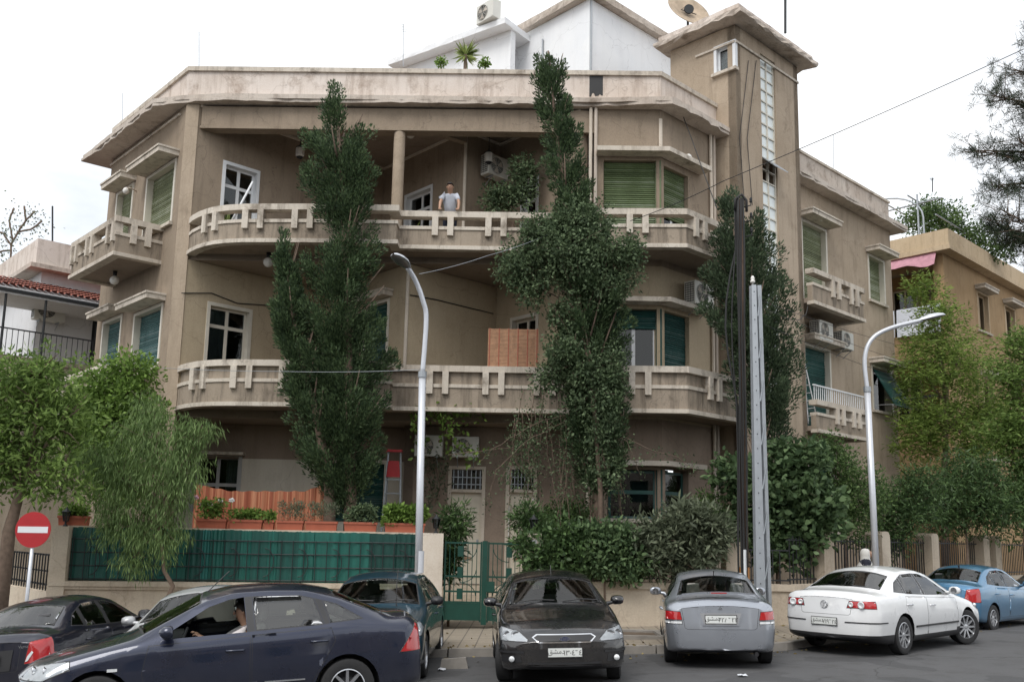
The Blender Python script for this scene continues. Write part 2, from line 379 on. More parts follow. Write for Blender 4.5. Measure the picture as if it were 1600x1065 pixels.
# --- zigzag walls behind the balconies (each storey)
A0 = L1+FF.u*.34
def meet(p, d, q, e):                      # lines p+td and q+se
    den = d.x*e.y-d.y*e.x; t = ((q.x-p.x)*e.y-(q.y-p.y)*e.x)/den; return p+d*t
def on_col(p, d, px, z):                   # point of the line p+td seen in photo column px at height z
    lo,hi = -2.0,12.0
    f = lambda t: proj((p.x+d.x*t,p.y+d.y*t,z))[0]-px
    s = f(lo)
    for _ in range(50):
        m = (lo+hi)/2
        if f(m)*s > 0: lo = m
        else: hi = m
    return p+d*lo
U1 = on_col(A0,dR,600,ZC); U2 = on_col(U1,dL,726,11.5); U3 = on_col(U2,dR,780,11.5)
U4 = meet(U3,dL,L1-FF.n*0.02,FF.u)
M3 = U3; M2 = on_col(M3,-dR,635,7.3); M1 = meet(A0,dR,M2,-dL)
F1 = Frame(A0,U1); F2 = Frame(U1,U2); F3 = Frame(U2,U3); F4 = Frame(U3,U4)
G1 = Frame(A0,M1); G2 = Frame(M1,M2); G3 = Frame(M2,M3); G4 = F4
wE = opx(F1,346,398,(346,253),(346,430)); wE[2] = ZS2+.02
wF = opx(F2,633,672,(672,293),(672,420)); wF[2] = ZS2+.02
wQ = opx(F4,816,838,(838,280),(838,400)); wQ[2] = ZS2+.02
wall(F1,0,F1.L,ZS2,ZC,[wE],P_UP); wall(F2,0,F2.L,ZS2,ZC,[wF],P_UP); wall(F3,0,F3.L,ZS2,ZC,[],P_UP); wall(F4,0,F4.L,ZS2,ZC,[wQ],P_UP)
window(F1,wE,fmat=M_WFRAME,transom=wE[3]-.55,sill=False,back=M_CURT); window(F2,wF,fmat=M_WFRAME,transom=wF[3]-.5,sill=False); window(F4,wQ,fmat=M_WFRAME,mull=1,transom=wQ[3]-.5,sill=False)
wG = opx(G1,322,386,(322,474),(322,640)); wG[2] = ZS1+.25
wH = opx(G2,570,605,(605,470),(605,570))
wI = opx(G4,800,838,(838,492),(838,560)); wI[2] = ZS1+.1
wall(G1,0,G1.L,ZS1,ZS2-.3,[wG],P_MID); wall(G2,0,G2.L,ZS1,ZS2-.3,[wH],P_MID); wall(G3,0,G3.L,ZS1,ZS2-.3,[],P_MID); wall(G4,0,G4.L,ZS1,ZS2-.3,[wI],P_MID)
window(G1,wG,transom=wG[3]-.52,sill=False); window(G2,wH,shut=M_TEAL,hood=.3,sill=False); window(G4,wI,transom=wI[3]-.5,sill=False)
# vertical cover strips on the outer corners
for q,z0,z1 in ((U2,ZS2,ZC-.01),(M2,ZS1,ZS2-.31)):
    mb = MB(); mb.tube([(q.x,q.y-.02,z0),(q.x,q.y-.02,z1)],.045,8); part(mb,'downpipe',P_TRIM,house)
# ceiling coves
for f in (F1,F2,F3,F4):
    mb = MB(); f.box(mb,.02,f.L-.02,.002,.05,ZC-.07,ZC-.002); part(mb,'ceiling_moulding',P_TRIM,house)
# --- front wall right of the loggia and the corner bay
sB = FF.px(930,300)[0]
wB1 = opx(FF,943,1020,(943,250),(943,322)); wB1[2] = ZS2+.35
wB1m = opx(FF,955,1020,(990,482),(990,572)); wB1m[2] = ZS1+.5
wB1g = opx(FF,950,1020,(1000,733),(1000,810))
wB1[1] = wB1m[1] = wB1g[1] = FF.L-.12
wall(FF,sB,FF.L,ZS2-.3,ZP-.95,[wB1],P_UP); wall(FF,sB,FF.L,ZS1-.2,ZS2-.3,[wB1m],P_MID); wall(FF,sB,FF.L,-.6,ZS1-.2,[wB1g],P_GRD)
sT = FR.px(1117,300)[0]
wB2 = opx(FR,1034,1075,(1034,257),(1060,322)); wB2[0]=.12; wB2[2] = ZS2+.35
wB2m = opx(FR,1030,1077,(1050,488),(1050,572)); wB2m[0]=.12; wB2m[2]=ZS1+.5
wB2g = opx(FR,1030,1076,(1050,733),(1050,810)); wB2g[0]=.12
wall(FR,0,sT+.6,ZS2-.3,ZP-.95,[wB2],P_UP); wall(FR,0,sT+.6,ZS1-.2,ZS2-.3,[wB2m],P_MID); wall(FR,0,sT+.6,-.6,ZS1-.2,[wB2g],P_GRD)
for o in (wB2,wB2m,wB2g): pass
wB2[3]=wB1[3]; wB2m[3]=wB1m[3]; wB2g[3]=wB1g[3]; 
# rebuild of the angled walls is not needed: tops agree within a hand's width
window(FF,wB1,shut=M_GRS,sill=True,surround=False,rec=.16); window(FR,wB2,shut=M_GRS,shut_z=(wB2[2]+.75,wB2[3]-.02),sill=True,fmat=M_WFRAME,surround=False,rec=.16,back=M_CURT)
window(FF,wB1m,back=M_DARK,shut=M_TEAL,shut_z=(wB1m[3]-.5,wB1m[3]-.02),surround=False,rec=.16,fmat=M_WFRAME); window(FR,wB2m,shut=M_TEAL,surround=False,rec=.16)
window(FF,wB1g,surround=False,rec=.16,fmat=M_TEAL,mull=1,transom=wB1g[3]-.55); window(FR,wB2g,surround=False,rec=.16,fmat=M_TEAL,mull=1,transom=wB1g[3]-.55)
for o,mat in ((wB1,M_GRS),(wB1m,M_TEAL),(wB1g,M_TEAL)):   # corner post of each bay window
    mb = MB(); z0,z1=o[2],o[3]; mb.prism([tuple(FF.p+FF.u*(FF.L-.14)-FF.n*.08), tuple(R1-FF.n*.0+FF.n*.03), tuple(R1+dR*.14-FR.n*.08), tuple(R1-FF.n*.25)], z0, z1); part(mb,'bay_post',mat,house)
def bay_hood(z, a, b, dpt=.42, mat=P_RAIL):
    mb = MB(); p0 = FF.pt(a,.01,z); p1 = FF.pt(a,dpt,z); c = meet(v2(R1)+FF.n*dpt,FF.u,v2(R1)+FR.n*dpt,dR); p2 = FR.pt(b,dpt,z); p3=FR.pt(b,.01,z)
    k = meet(v2(R1)+FF.n*.01,FF.u,v2(R1)+FR.n*.01,dR)
    poly = [(p0.x,p0.y),(p1.x,p1.y),(c.x,c.y),(p2.x,p2.y),(p3.x,p3.y),(k.x,k.y)]
    mb.prism(poly,z,z+.12); part(mb,'bay_hood',mat,house)
bay_hood(wB1[3]+.1,sB+.02,FR.px(1093,300)[0]); bay_hood(wB1m[3]+.1,sB+.3,FR.px(1093,490)[0]); bay_hood(wB1g[3]+.08,sB+.15,FR.px(1090,735)[0],.3)
mb = MB(); mb.prism([tuple(R1+FF.n*.025-FF.u*.05),tuple(R1+FF.n*.025),tuple(R1+FR.n*.03+dR*.03),tuple(R1-FF.n*.1)],wB1[3]+.25,ZP-1.3); part(mb,'corner_bead',P_TRIM,house)
for k,(px_,f) in enumerate(((922,FF),(930,FF),(1108,FR),(1113,FR))):
    s_=f.px(px_,300)[0]; mb=MB(); z1=ZP-1.02
    mb.tube([f.pt(s_,.07,1.0),f.pt(s_,.07,z1)],.045,8); part(mb,'downpipe',M_PIPE if k%2 else P_TRIM,house)
# --- beam and column of the loggia
sBe0 = FF.px(316,172)[0]
mb = MB(); FF.box(mb,sBe0,sB-.02,-.30,.0,12.45,13.0); FF.box(mb,sBe0-.02,sB-.02,-.32,.035,12.38,12.45); part(mb,'loggia_beam',P_UP,house)
cP = FF.pt(FF.px(622,250)[0],-.12,0)
mb = MB(); mb.lathe((cP.x,cP.y,0),[(.15,ZS2),(.15,12.37)],20); part(mb,'column',P_TOW,house,smooth=40)
# soffit beams of the loggia ceiling
mb = MB(); q=Frame(v2(FF.pt(FF.px(640,190)[0],-.35,0)),U2); q.box(mb,0,q.L-.02,-.1,.1,12.65,ZC-.005); part(mb,'ceiling_beam',P_UP,house)
# --- tower
TD=1.55
TF = Frame(FR.pt(sT-.02,0,0)[:2] if False else v2(FR.pt(T1s,-TD,0)), v2(FR.pt(T1s,TOWN,0)))      # left face, from behind to the corner
TG = Frame(v2(FR.pt(T1s,TOWN,0)), v2(FR.pt(T2s,TOWN,0)))                                           # right face
TE = Frame(v2(FR.pt(T2s,TOWN,0)), v2(FR.pt(T2s,-TD,0)))
ZT = TG.px(1151,40)[1]
wT = opx(TF,1119,1146,(1146,66),(1146,106))
wall(TF,0,TF.L,-.6,ZT,[wT],P_TOW,name='tower_wall'); window(TF,wT,fmat=M_WFRAME,mull=1,sill=True,rec=.08,bm_=.0)
g0 = TG.px(1190,200)[0]; g1 = TG.px(1213,200)[0]; zg1 = TG.px(1195,88)[1]; zg0 = TG.px(1195,620)[1]
wall(TG,0,TG.L,-.6,ZT,[(g0,g1,zg0,zg1)],P_TOW,name='tower_wall'); wall(TE,0,TE.L,-.6,ZT,[],P_TOW,name='tower_wall')
mb = MB(); TF.box(mb,TF.L-1.3,TF.L,.002,.05,ZT-.55,ZT-.49); TG.box(mb,0,TG.L,.002,.05,ZT-.55,ZT-.49); part(mb,'tower_moulding',P_RAIL,house)
M_GBLOCK = plain('frosted_pane', (.74,.80,.80), .25, var=.08, scale=2)
mb = MB(); nrow = int((zg1-zg0)/.34); hh=(zg1-zg0)/nrow; gm=(g0+g1)/2
for x in (g0+.025,gm,g1-.025): TG.box(mb,x-.022,x+.022,-.12,-.05,zg0,zg1)
for i in range(nrow+1): TG.box(mb,g0+.002,g1-.002,-.118,-.052,zg0+i*hh-.018,zg0+i*hh+.018)
strip = part(mb,'stair_window',M_FRAME,house)
zop = TG.px(1200,252)[1]; iop = int((zop-zg0)/hh)
pm = None
for i in range(nrow):
    for j,(x0,x1) in enumerate(((g0+.047,gm-.022),(gm+.022,g1-.047))):
        if i in (iop-1,iop): continue
        if pm is None:
            p = MB(); TG.box(p,0,x1-x0,-.10,-.085,0,hh-.036); o = p.build('pane',M_GBLOCK); pm=o.data
        else: o = link('pane',pm)
        o.parent=strip; o.matrix_parent_inverse = par_inv(strip) @ Matrix.Translation(Vector((*(TG.u*x0),zg0+i*hh+.018)))
mb=MB(); q0=TG.pt(g0+.02,-.07,zg0+(iop+1)*hh); q1=TG.pt(g1-.02,-.07,zg0+(iop+1)*hh); e=TG.pt(0,.42,-.38)-TG.pt(0,0,0)
nrm=Vector((0,0,.03)); mb.hexa([q0+e,q1+e,q1,q0],[v+nrm for v in (q0+e,q1+e,q1,q0)]); part(mb,'tilted_pane',M_STEEL,strip)
mb=MB(); TG.box(mb,g0-.2,g1+.2,-1.2,-1.15,zg0-.3,zg1+.2); part(mb,'stair_back',P_WHITE,house)
# tower roof slab, weathered edge
def slab(name, poly, z0, z1, mat, parent=house, jag=.0, seed=1, bev=.03):
    r = random.Random(seed); pts=[]
    n=len(poly)
    for i in range(n):
        a=Vector(poly[i]);b=Vector(poly[(i+1)%n]); k=max(1,int((b-a).length/.22)) if jag else 1
        for j in range(k): pts.append(a+(b-a)*(j/k))
    c=sum(pts,Vector((0,0)))/len(pts); vs=[];m=len(pts)
    def J(p,s=1.0):
        d=(p-c).normalized(); return p+d*(r.random()-.7)*jag*s
    rings=[[ (*J(p,1.4),z0+ (r.random()*jag*.6 if jag else 0)) for p in pts],[(*J(p),(z0*.55+z1*.45)+(r.random()-.5)*jag*.3) for p in pts],[(*J(p,.5),z1) for p in pts]]
    mb=MB(); vs=[v for rg in rings for v in rg]
    fs=[(k*m+i,k*m+(i+1)%m,(k+1)*m+(i+1)%m,(k+1)*m+i) for k in range(2) for i in range(m)]
    fs+=[tuple(range(m-1,-1,-1)),tuple(range(2*m,3*m))]; mb.add(vs,fs); return part(mb,name,mat,parent)
ov=.46
a=v2(FR.pt(T1s,TOWN,0)); 
tp=[v2(FR.pt(T1s-ov,-TD-.3,0)),v2(FR.pt(T1s-ov,TOWN+ov,0)),v2(FR.pt(T2s+ov,TOWN+ov,0)),v2(FR.pt(T2s+ov,-TD-.3,0))]
slab('tower_roof',tp,ZT,ZT+.16,P_COR,jag=.10,seed=3); slab('tower_roof_top',[p+(a-p)*.0 for p in [v2(FR.pt(T1s-.34,-TD-.2,0)),v2(FR.pt(T1s-.34,TOWN+.34,0)),v2(FR.pt(T2s+.34,TOWN+.34,0)),v2(FR.pt(T2s+.34,-TD-.2,0))]],ZT+.162,ZT+.36,P_PAR,jag=.05,seed=4)
# --- right wing
sW = T2s-.05
wK = opx(FR,1254,1291,(1280,357),(1280,470)); wK[2]=ZS2+.05
wJ = opx(FR,1358,1381,(1370,405),(1370,472))
wM = opx(FR,1258,1297,(1285,546),(1285,640)); wM[2]=ZS1+.05
wN = opx(FR,1364,1393,(1380,577),(1380,643))
wO = opx(FR,1265,1306,(1290,690),(1290,830)); 
wall(FR,sW,FR.L,ZS2-.15,ZP-.95,[wK,wJ],P_TOW); wall(FR,sW,FR.L,ZS1-.1,ZS2-.15,[wM,wN],P_TOW); wall(FR,sW,FR.L,-.6,ZS1-.1,[wO],P_TOW)
window(FR,wK,shut=M_GRS2,hood=.5,sill=False,rec=.2); window(FR,wJ,shut=M_GRS2,hood=.5,rec=.2)
window(FR,wM,shut=M_TEAL,hood=.45,sill=False,rec=.2); wNo=window(FR,wN,hood=.5,rec=.2,mull=1)
window(FR,wO,shut=M_TEAL,rec=.2,hood=.25)
# shutter of that window pushed out at its foot
mb=MB(); n_=20
for i in range(n_):
    f=i/n_; g=(i+1)/n_; za=wN[3]-.08-(wN[3]-wN[2]-.15)*f; zb=wN[3]-.08-(wN[3]-wN[2]-.15)*g*.985
    na,nb=.02+.72*f,.02+.72*g
    mb.add([FR.pt(wN[0],na,za),FR.pt(wN[1],na,za),FR.pt(wN[1],nb+.012,zb),FR.pt(wN[0],nb+.012,zb)],[(3,2,1,0)])
    mb.add([FR.pt(wN[0],na-.03,za),FR.pt(wN[1],na-.03,za),FR.pt(wN[1],nb-.02,zb),FR.pt(wN[0],nb-.02,zb)],[(0,1,2,3)])
part(mb,'awning_shutter',M_TEAL,wNo)
mb=MB(); mb.tube([FR.pt(wN[0]+.03,0,wN[2]+.15),FR.pt(wN[0]+.03,.7,wN[2]+.12)],.012,6); part(mb,'stay',M_STEEL,wNo)
EW = Frame(R2, R2-dL*9); wall(EW,0,9,-.6,ZP-.95,[],P_TOW)
# vertical bead joints on the wing
# --- ground floor front
ZG = .75
Hh = Frame(v2(at(262,760,25.3)), v2(at(634,760,25.3)))
wg1 = opx(Hh,302,372,(335,712),(335,800)); wg3 = opx(Hh,498,600,(550,722),(550,815))
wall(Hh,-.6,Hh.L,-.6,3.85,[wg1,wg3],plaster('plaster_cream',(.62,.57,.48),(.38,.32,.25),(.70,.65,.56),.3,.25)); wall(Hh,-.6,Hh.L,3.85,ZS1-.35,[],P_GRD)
window(Hh,wg1,fmat=plain('grey_paint',(.42,.42,.42),.6),mull=2,transom=wg1[3]-.75,surround=True,sill=False); window(Hh,wg3,shut=M_TEAL,sill=False)
mb=MB(); Hh.box(mb,wg1[0]-.3,wg1[1]+.15,.0,.3,wg1[3]+.02,wg1[3]+.1); part(mb,'hood',P_RAIL,house)
Hd = Frame(v2(at(630,760,24.7)), v2(at(935,760,24.6)))
d1 = opx(Hd,698,757,(727,728),(727,905)); d2=opx(Hd,789,838,(813,728),(813,905)); d1[2]=d2[2]=ZG
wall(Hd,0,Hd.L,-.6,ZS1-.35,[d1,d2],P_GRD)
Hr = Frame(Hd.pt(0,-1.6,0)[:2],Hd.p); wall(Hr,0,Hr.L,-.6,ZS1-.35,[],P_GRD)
def door(o):
    fr=Hd; a0,a1,z0,z1=o; mb=MB(); zt=z1-.62
    for (x0,x1,y0,y1) in ((a0,a0+.09,z0,z1),(a1-.09,a1,z0,z1),(a0+.09,a1-.09,z1-.08,z1),(a0+.09,a1-.09,zt-.05,zt+.03)): fr.box(mb,x0,x1,-.17,.02,y0,y1)
    d=part(mb,'door',P_TRIM,house)
    lf=MB(); am=(a0+a1)/2
    fr.box(lf,a0+.095,a1-.095,-.15,-.105,z0+.01,zt-.055); part(lf,'door_leaf',M_DOOR,d)
    for x0,x1 in ((a0+.14,am-.04),(am+.04,a1-.14)):
        for y0,y1 in ((z0+.15,z0+.8),(z0+.92,zt-.16)):
            q=MB(); 
            fr.box(q,x0,x1,-.104,-.092,y0,y1); part(q,'door_panel',M_DOOR,d)
    q=MB(); fr.box(q,a0+.095,a1-.095,-.15,-.14,zt+.035,z1-.085); part(q,'fanlight_pane',M_GLASS,d)
    q=MB(); fr.box(q,a0-.2,a1+.2,-.6,-.55,zt-.1,z1); part(q,'backing_panel',M_DARK,d)  # near-black sheet painted as the dark interior behind the fanlight
    q=MB()
    for i in range(7): x=a0+.14+(a1-a0-.28)*i/6; fr.box(q,x-.012,x+.012,-.06,-.04,zt+.04,z1-.09)
    for z in (zt+.16,zt+.34): fr.box(q,a0+.1,a1-.1,-.065,-.062,z-.012,z+.012)
    part(q,'fanlight_grille',M_STEEL,d)
    q=MB(); fr.box(q,a1-.2,a1-.15,-.104,-.07,z0+1.0,z0+1.12); part(q,'door_handle',M_STEEL,d)
    q=MB(); fr.box(q,am-.17,am+.17,-.088,-.06,z0+.62,z0+.68); part(q,'letter_flap',M_RUST,d)
door(d1); door(d2)
mb=MB()
Hd.box(mb,d1[0]-.5,d2[1]+.6,.02,1.1,-.4,ZG-.02)
part(mb,'landing',P_GWALL,house)
for i in range(3):
    mb=MB(); Hd.box(mb,d1[0]-.2,d2[1]+.2,1.102+i*.32,1.1+(i+1)*.32,-.4,ZG-.17*(i+1)); part(mb,'step',P_GWALL,house)
# --- floor slabs (interior closes, ceilings of the storeys)
def poly_c(pts): return [(p[0],p[1]) for p in pts]
inner = [L1+Vector((.1,.3)), U1, U2, U3, U4]
mb=MB(); mb.prism(poly_c([L0+Vector((.3,.1)),L1+Vector((.25,.1)),R1+Vector((-.12,.12)),R2+Vector((-.3,.1)),R2-dL*6,BK,L0+dR*6]),ZC,ZC+.16); part(mb,'top_ceiling',P_SOF,house)
mb=MB(); mb.prism(poly_c([L0+Vector((.3,.1)),L1+Vector((.25,.1)),R1+Vector((-.12,.12)),R2+Vector((-.3,.1)),R2-dL*6,BK,L0+dR*6]),ZS2-.29,ZS2-.002); part(mb,'upper_floor',P_SOF,house)
mb=MB(); mb.prism(poly_c([L0+Vector((.3,.1)),L1+Vector((.25,.1)),R1+Vector((-.12,.12)),R2+Vector((-.3,.1)),R2-dL*6,BK,L0+dR*6]),ZS1-.34,ZS1-.002); part(mb,'lower_floor',P_SOF,house)
# --- roof cornice and parapet
def offs(n): return [v2(L0)-dL*n*1.0+FL.n*n, meet(v2(L1)+FL.n*n,dL,v2(L1)+FF.n*n,FF.u), meet(v2(R1)+FF.n*n,FF.u,v2(R1)+FR.n*n,dR), v2(FR.pt(T1s+.1,n,0))]
def strip_ring(a, b, z0, z1, z2=None):      # closed ring between two outlines
    mb=MB(); k=len(a)
    vs=[(*p,z0) for p in a]+[(*p,z1) for p in a]+[(*p,z0) for p in b]+[(*p,z1) for p in b]
    fs=[]
    for i in range(k-1):
        fs+=[(i,i+1,k+i+1,k+i),(2*k+i+1,2*k+i,3*k+i,3*k+i+1),(k+i,k+i+1,3*k+i+1,3*k+i),(i+1,i,2*k+i,2*k+i+1)]
    fs+=[(0,k,3*k,2*k),(k-1,2*k+k-1,3*k+k-1,k+k-1)]
    return mb.add(vs,fs)
def dense(pl, step=.25):
    o=[]
    for a,b in zip(pl[:-1],pl[1:]):
        k=max(1,int((b-a).length/step)); o+=[a+(b-a)*(i/k) for i in range(k)]
    return o+[pl[-1]]
def jag(pl, amp, seed, lowf=.0):
    r=random.Random(seed); c=Vector((0,30)); o=[]; ph=r.random()*9
    for i,p in enumerate(pl): 
        d=(p-c).normalized(); o.append(p+d*((r.random()-.6)*amp + lowf*math.sin(i*.31+ph)*math.sin(i*.083+ph*2)))
    return o
zc0=ZP-.95
outL=[v2(L0)-dL*.75+FL.n*.62, v2(FL.pt(FL.L-.75,.62,0)), v2(FL.pt(FL.L-.1,.22,0)), v2(FF.pt(.9,.25,0)), v2(FF.pt(sB,.25,0)), meet(v2(R1)+FF.n*.38,FF.u,v2(R1)+FR.n*.45,dR), v2(FR.pt(sT+.45,.45,0))]
inL=[v2(L0)-dL*.75-FL.n*.3, v2(FL.pt(FL.L-.75,-.3,0)), v2(FL.pt(FL.L-.35,-.3,0)), v2(FF.pt(.9,-.3,0)), v2(FF.pt(sB,-.3,0)), meet(v2(R1)-FF.n*.3,FF.u,v2(R1)-FR.n*.3,dR), v2(FR.pt(sT+.45,-.3,0))]
oD=dense(outL); 
iD=[]
for a0_,a1_,b0_,b1_ in zip(outL[:-1],outL[1:],inL[:-1],inL[1:]):
    k=max(1,int((a1_-a0_).length/.25)); iD+=[b0_+(b1_-b0_)*(i/k) for i in range(k)]
iD.append(inL[-1])
part(strip_ring(jag(oD,.09,5,.07),iD,zc0-.10,zc0-.02),'cornice_lower_edge',P_COR,house)
part(strip_ring(jag(oD,.03,6),iD,zc0-.02,zc0+.10),'cornice',P_COR,house)
wpar=[v2(L0)-dL*.02,v2(L1),v2(R1),v2(FR.pt(T1s+.02,0,0))]
ipar=[v2(L0)-FL.n*.2,v2(L1)-FF.n*.2+FF.u*.1,v2(R1)-FF.n*.2-FF.u*.1,v2(FR.pt(T1s+.02,-.2,0))]
part(strip_ring(wpar,ipar,zc0+.10,ZP-.12),'parapet',P_PAR,house)
def opar(n,m): return [v2(L0)-dL*.08+FL.n*n, meet(v2(L1)+FL.n*n,dL,v2(L1)+FF.n*n,FF.u), meet(v2(R1)+FF.n*n,FF.u,v2(R1)+FR.n*n,dR), v2(FR.pt(T1s+.02,n,0))]
part(strip_ring(opar(.06,0),[p-Vector((0,-.3)) for p in ipar],ZP-.12,ZP),'parapet_coping',P_RAIL,house)
oW=dense([v2(FR.pt(sW,.45,0)),v2(FR.pt(FR.L+.5,.45,0))]); iW=dense([v2(FR.pt(sW,-.3,0)),v2(FR.pt(FR.L+.5,-.3,0))])
part(strip_ring(jag(oW,.08,9,.05),iW,zc0-.10,zc0-.02),'cornice_lower_edge',P_COR,house); part(strip_ring(jag(oW,.03,10),iW,zc0-.02,zc0+.10),'cornice',P_COR,house)
eW=[v2(R2)+dR*.5+FR.n*.45, v2(R2)+dR*.5-dL*4]; part(strip_ring(eW,[v2(R2)-dR*.1+FR.n*.44,v2(R2)-dR*.1-dL*4],zc0-.03,zc0+.098),'cornice',P_COR,house)
part(strip_ring([v2(FR.pt(sW,0,0)),v2(FR.pt(FR.L,0,0)),v2(R2)-dL*5],[v2(FR.pt(sW,-.2,0)),v2(FR.pt(FR.L-.2,-.2,0)),v2(FR.pt(FR.L-.2,-.2,0))-dL*4.8],zc0+.10,ZP),'parapet',P_COR,house)
part(strip_ring([v2(FR.pt(sW,.05,0)),v2(FR.pt(FR.L+.05,.05,0)),v2(R2)+dR*.05-dL*5],[v2(FR.pt(sW,-.25,0)),v2(FR.pt(FR.L-.25,-.25,0)),v2(FR.pt(FR.L-.25,-.25,0))-dL*4.8],ZP+.002,ZP+.08),'parapet_coping',P_RAIL,house)
# tar patch on the parapet by the cypress
mb=MB(); r_=random.Random(2); s0=FF.px(921,127)[0]; s1=FF.px(942,127)[0]; k=9
top=[FF.pt(s0+(s1-s0)*i/k,.008,ZP-.125) for i in range(k+1)]; bot=[FF.pt(s0+(s1-s0)*i/k,.008,ZP-.6-r_.random()*.12) for i in range(k+1)]
mb.add(top+bot,[(i,k+1+i,k+2+i,i+1) for i in range(k)]); part(mb,'tar_patch',M_BLACK,house)
# --- balconies: a band of plaster, a rail on paired blocks
def band(path, n0, n1, z0, z1, closed=False):      # sweep a rectangle along a plan path; n outward
    mb=MB(); a=offpath(path,n1); b=offpath(path,n0); return strip_ring(a,b,z0,z1)
def offpath(path, n):
    o=[]
    for i,p in enumerate(path):
        d0=(path[i]-path[i-1]).normalized() if i>0 else None; d1=(path[i+1]-path[i]).normalized() if i<len(path)-1 else None
        d0=d0 or d1; d1=d1 or d0; n0=Vector((d0.y,-d0.x)); n1=Vector((d1.y,-d1.x)); m=(n0+n1); m.normalize(); c=max(.45,m.dot(n0)); o.append(p+m*(n/c))
    return o
def along(path, s):
    for a,b in zip(path[:-1],path[1:]):
        l=(b-a).length
        if s<=l: return a+(b-a)*(s/l),(b-a).normalized()
        s-=l
    return path[-1],(path[-1]-path[-2]).normalized()
def balcony(path, zr, zb, gap=True, pairs=(), label=None, floor=None, capblocks=()):
    """zr rail top, zb underside of the floor edge"""
    h=zr-zb; zsill=zb+h*.52
    root=part(band(path,-.16,0,zb+.10,zsill),'balcony',P_BAL,house)
    part(band(path,-.18,.05,zb,zb+.10),'base_moulding',P_RAIL,root)
    part(band(path,-.19,.03,zsill+.001,zsill+.085),'sill_course',P_RAIL,root)
    part(band(path,-.22,.05,zr-.15,zr),'hand_rail',P_RAIL,root)
    if not gap: part(band(path,-.12,-.05,zsill+.086,zr-.151),'infill_panel',P_BAL,root)
    for s in pairs:
        p,d=along(path,s); n=Vector((d.y,-d.x)); f=Frame(p-d*.0,p+d)
        for k in (-.25,.13):
            mb=MB(); f.box(mb,k,k+.15,-.17,.085,zsill-.16,zr-.152); part(mb,'rail_block',P_RAIL,root)
    if floor:
        mb=MB(); mb.prism([(p.x,p.y) for p in offpath(path,-.165)]+[(p[0],p[1]) for p in floor],zb+.06,zb+.2); part(mb,'balcony_floor',P_SOF,root)
    return root
def zpath(z, pts): return [v2(at_z(px,py,z)) for px,py in pts]
main=zpath(ZR2,[(298,342),(304,336.5),(314,331),(326,326.5),(340,323),(358,320.7),(385,319.2),(480,319),(621,321),(624,329.5),(760,332),(932,334),(938,326),(1072,326.5)])
cend=main[-1]; main.append(cend+dR*((v2(FR.pt(T1s-.02,0,0))-cend).dot(dR)))
floorpts=[v2(FR.pt(T1s,-.1,0)),R1+Vector((-.1,.1)),L1+Vector((.3,.06))]
def plen(p): return sum((b-a).length for a,b in zip(p[:-1],p[1:]))
def s_at(path, px, z):
    best=None; L=plen(path); N=600
    for i in range(N+1):
        q,_=along(path,L*i/N); e=abs(proj((q.x,q.y,z))[0]-px)
        if best is None or e<best[0]: best=(e,L*i/N)
    return best[1]
up_pairs=[s_at(main,px_,ZR2-.3) for px_ in (330,396,472,548,692,774,850,995,1092)]
balcony(main,ZR2,ZR2-.98,True,up_pairs,floor=floorpts)
lo_pairs=[s_at(main,px_,ZR1-.3) for px_ in (311,377,453,548,683,770,850,998,1114)]
balcony(main,ZR1,ZR1-1.12,False,lo_pairs,floor=floorpts)
# left street balconies
q1=v2(at_z(184,337,ZR2)); nb=(q1-v2(FL.p)).dot(FL.n); sr=(q1-v2(FL.p)).dot(FL.u)
q0=v2(at_z(110,379,ZR2)); sl=(q0-v2(FL.p)).dot(FL.u)
sidep=[v2(FL.pt(sl,.0,0)),v2(FL.pt(sl,nb,0)),v2(FL.pt(sr,nb,0)),v2(FL.pt(sr,0,0))]
Ls=[0,nb,nb+sr-sl,2*nb+sr-sl]
for zr,g in ((ZR2,True),(ZR1,False)):
    balcony(sidep,zr,zr-1.05,g,[nb+.28,nb+(sr-sl)*.45,nb+(sr-sl)-.3,nb+(sr-sl)+nb*.5],floor=[v2(FL.pt(sr,-.1,0)),v2(FL.pt(sl,-.1,0))])
# right wing balconies
def wingp(za,pa,pb):
    a=v2(at_z(*pa,za)); b=v2(at_z(*pb,za)); n=(a-v2(FR.p)).dot(FR.n); sa=T2s+.02; sb=(b-v2(FR.p)).dot(dR)
    return [v2(FR.pt(sa,n,0)),v2(FR.pt(sb,n,0)),v2(FR.pt(sb,0,0))],n,sb-sa
pw,nw,lw=wingp(ZR2,(1254,412),(1356,450))
balcony(pw,ZR2,ZR2-1.08,True,[lw*.42,lw*.78,lw+.35],floor=[v2(FR.pt(T2s+.02,-.1,0))])
balcony(pw,ZR1,ZR1-.95,True,[lw*.42,lw*.74,lw+.35],floor=[v2(FR.pt(T2s+.02,-.1,0))])
fb=Frame(pw[0],pw[1]); mb=MB()
for i in range(26): x=.1+(fb.L-.2)*i/25; fb.box(mb,x-.012,x+.012,-.1,-.085,ZR1+.0,ZR1+.42)
fb.box(mb,.05,fb.L-.05,-.115,-.07,ZR1+.42,ZR1+.46); part(mb,'balustrade',M_WFRAME,house)
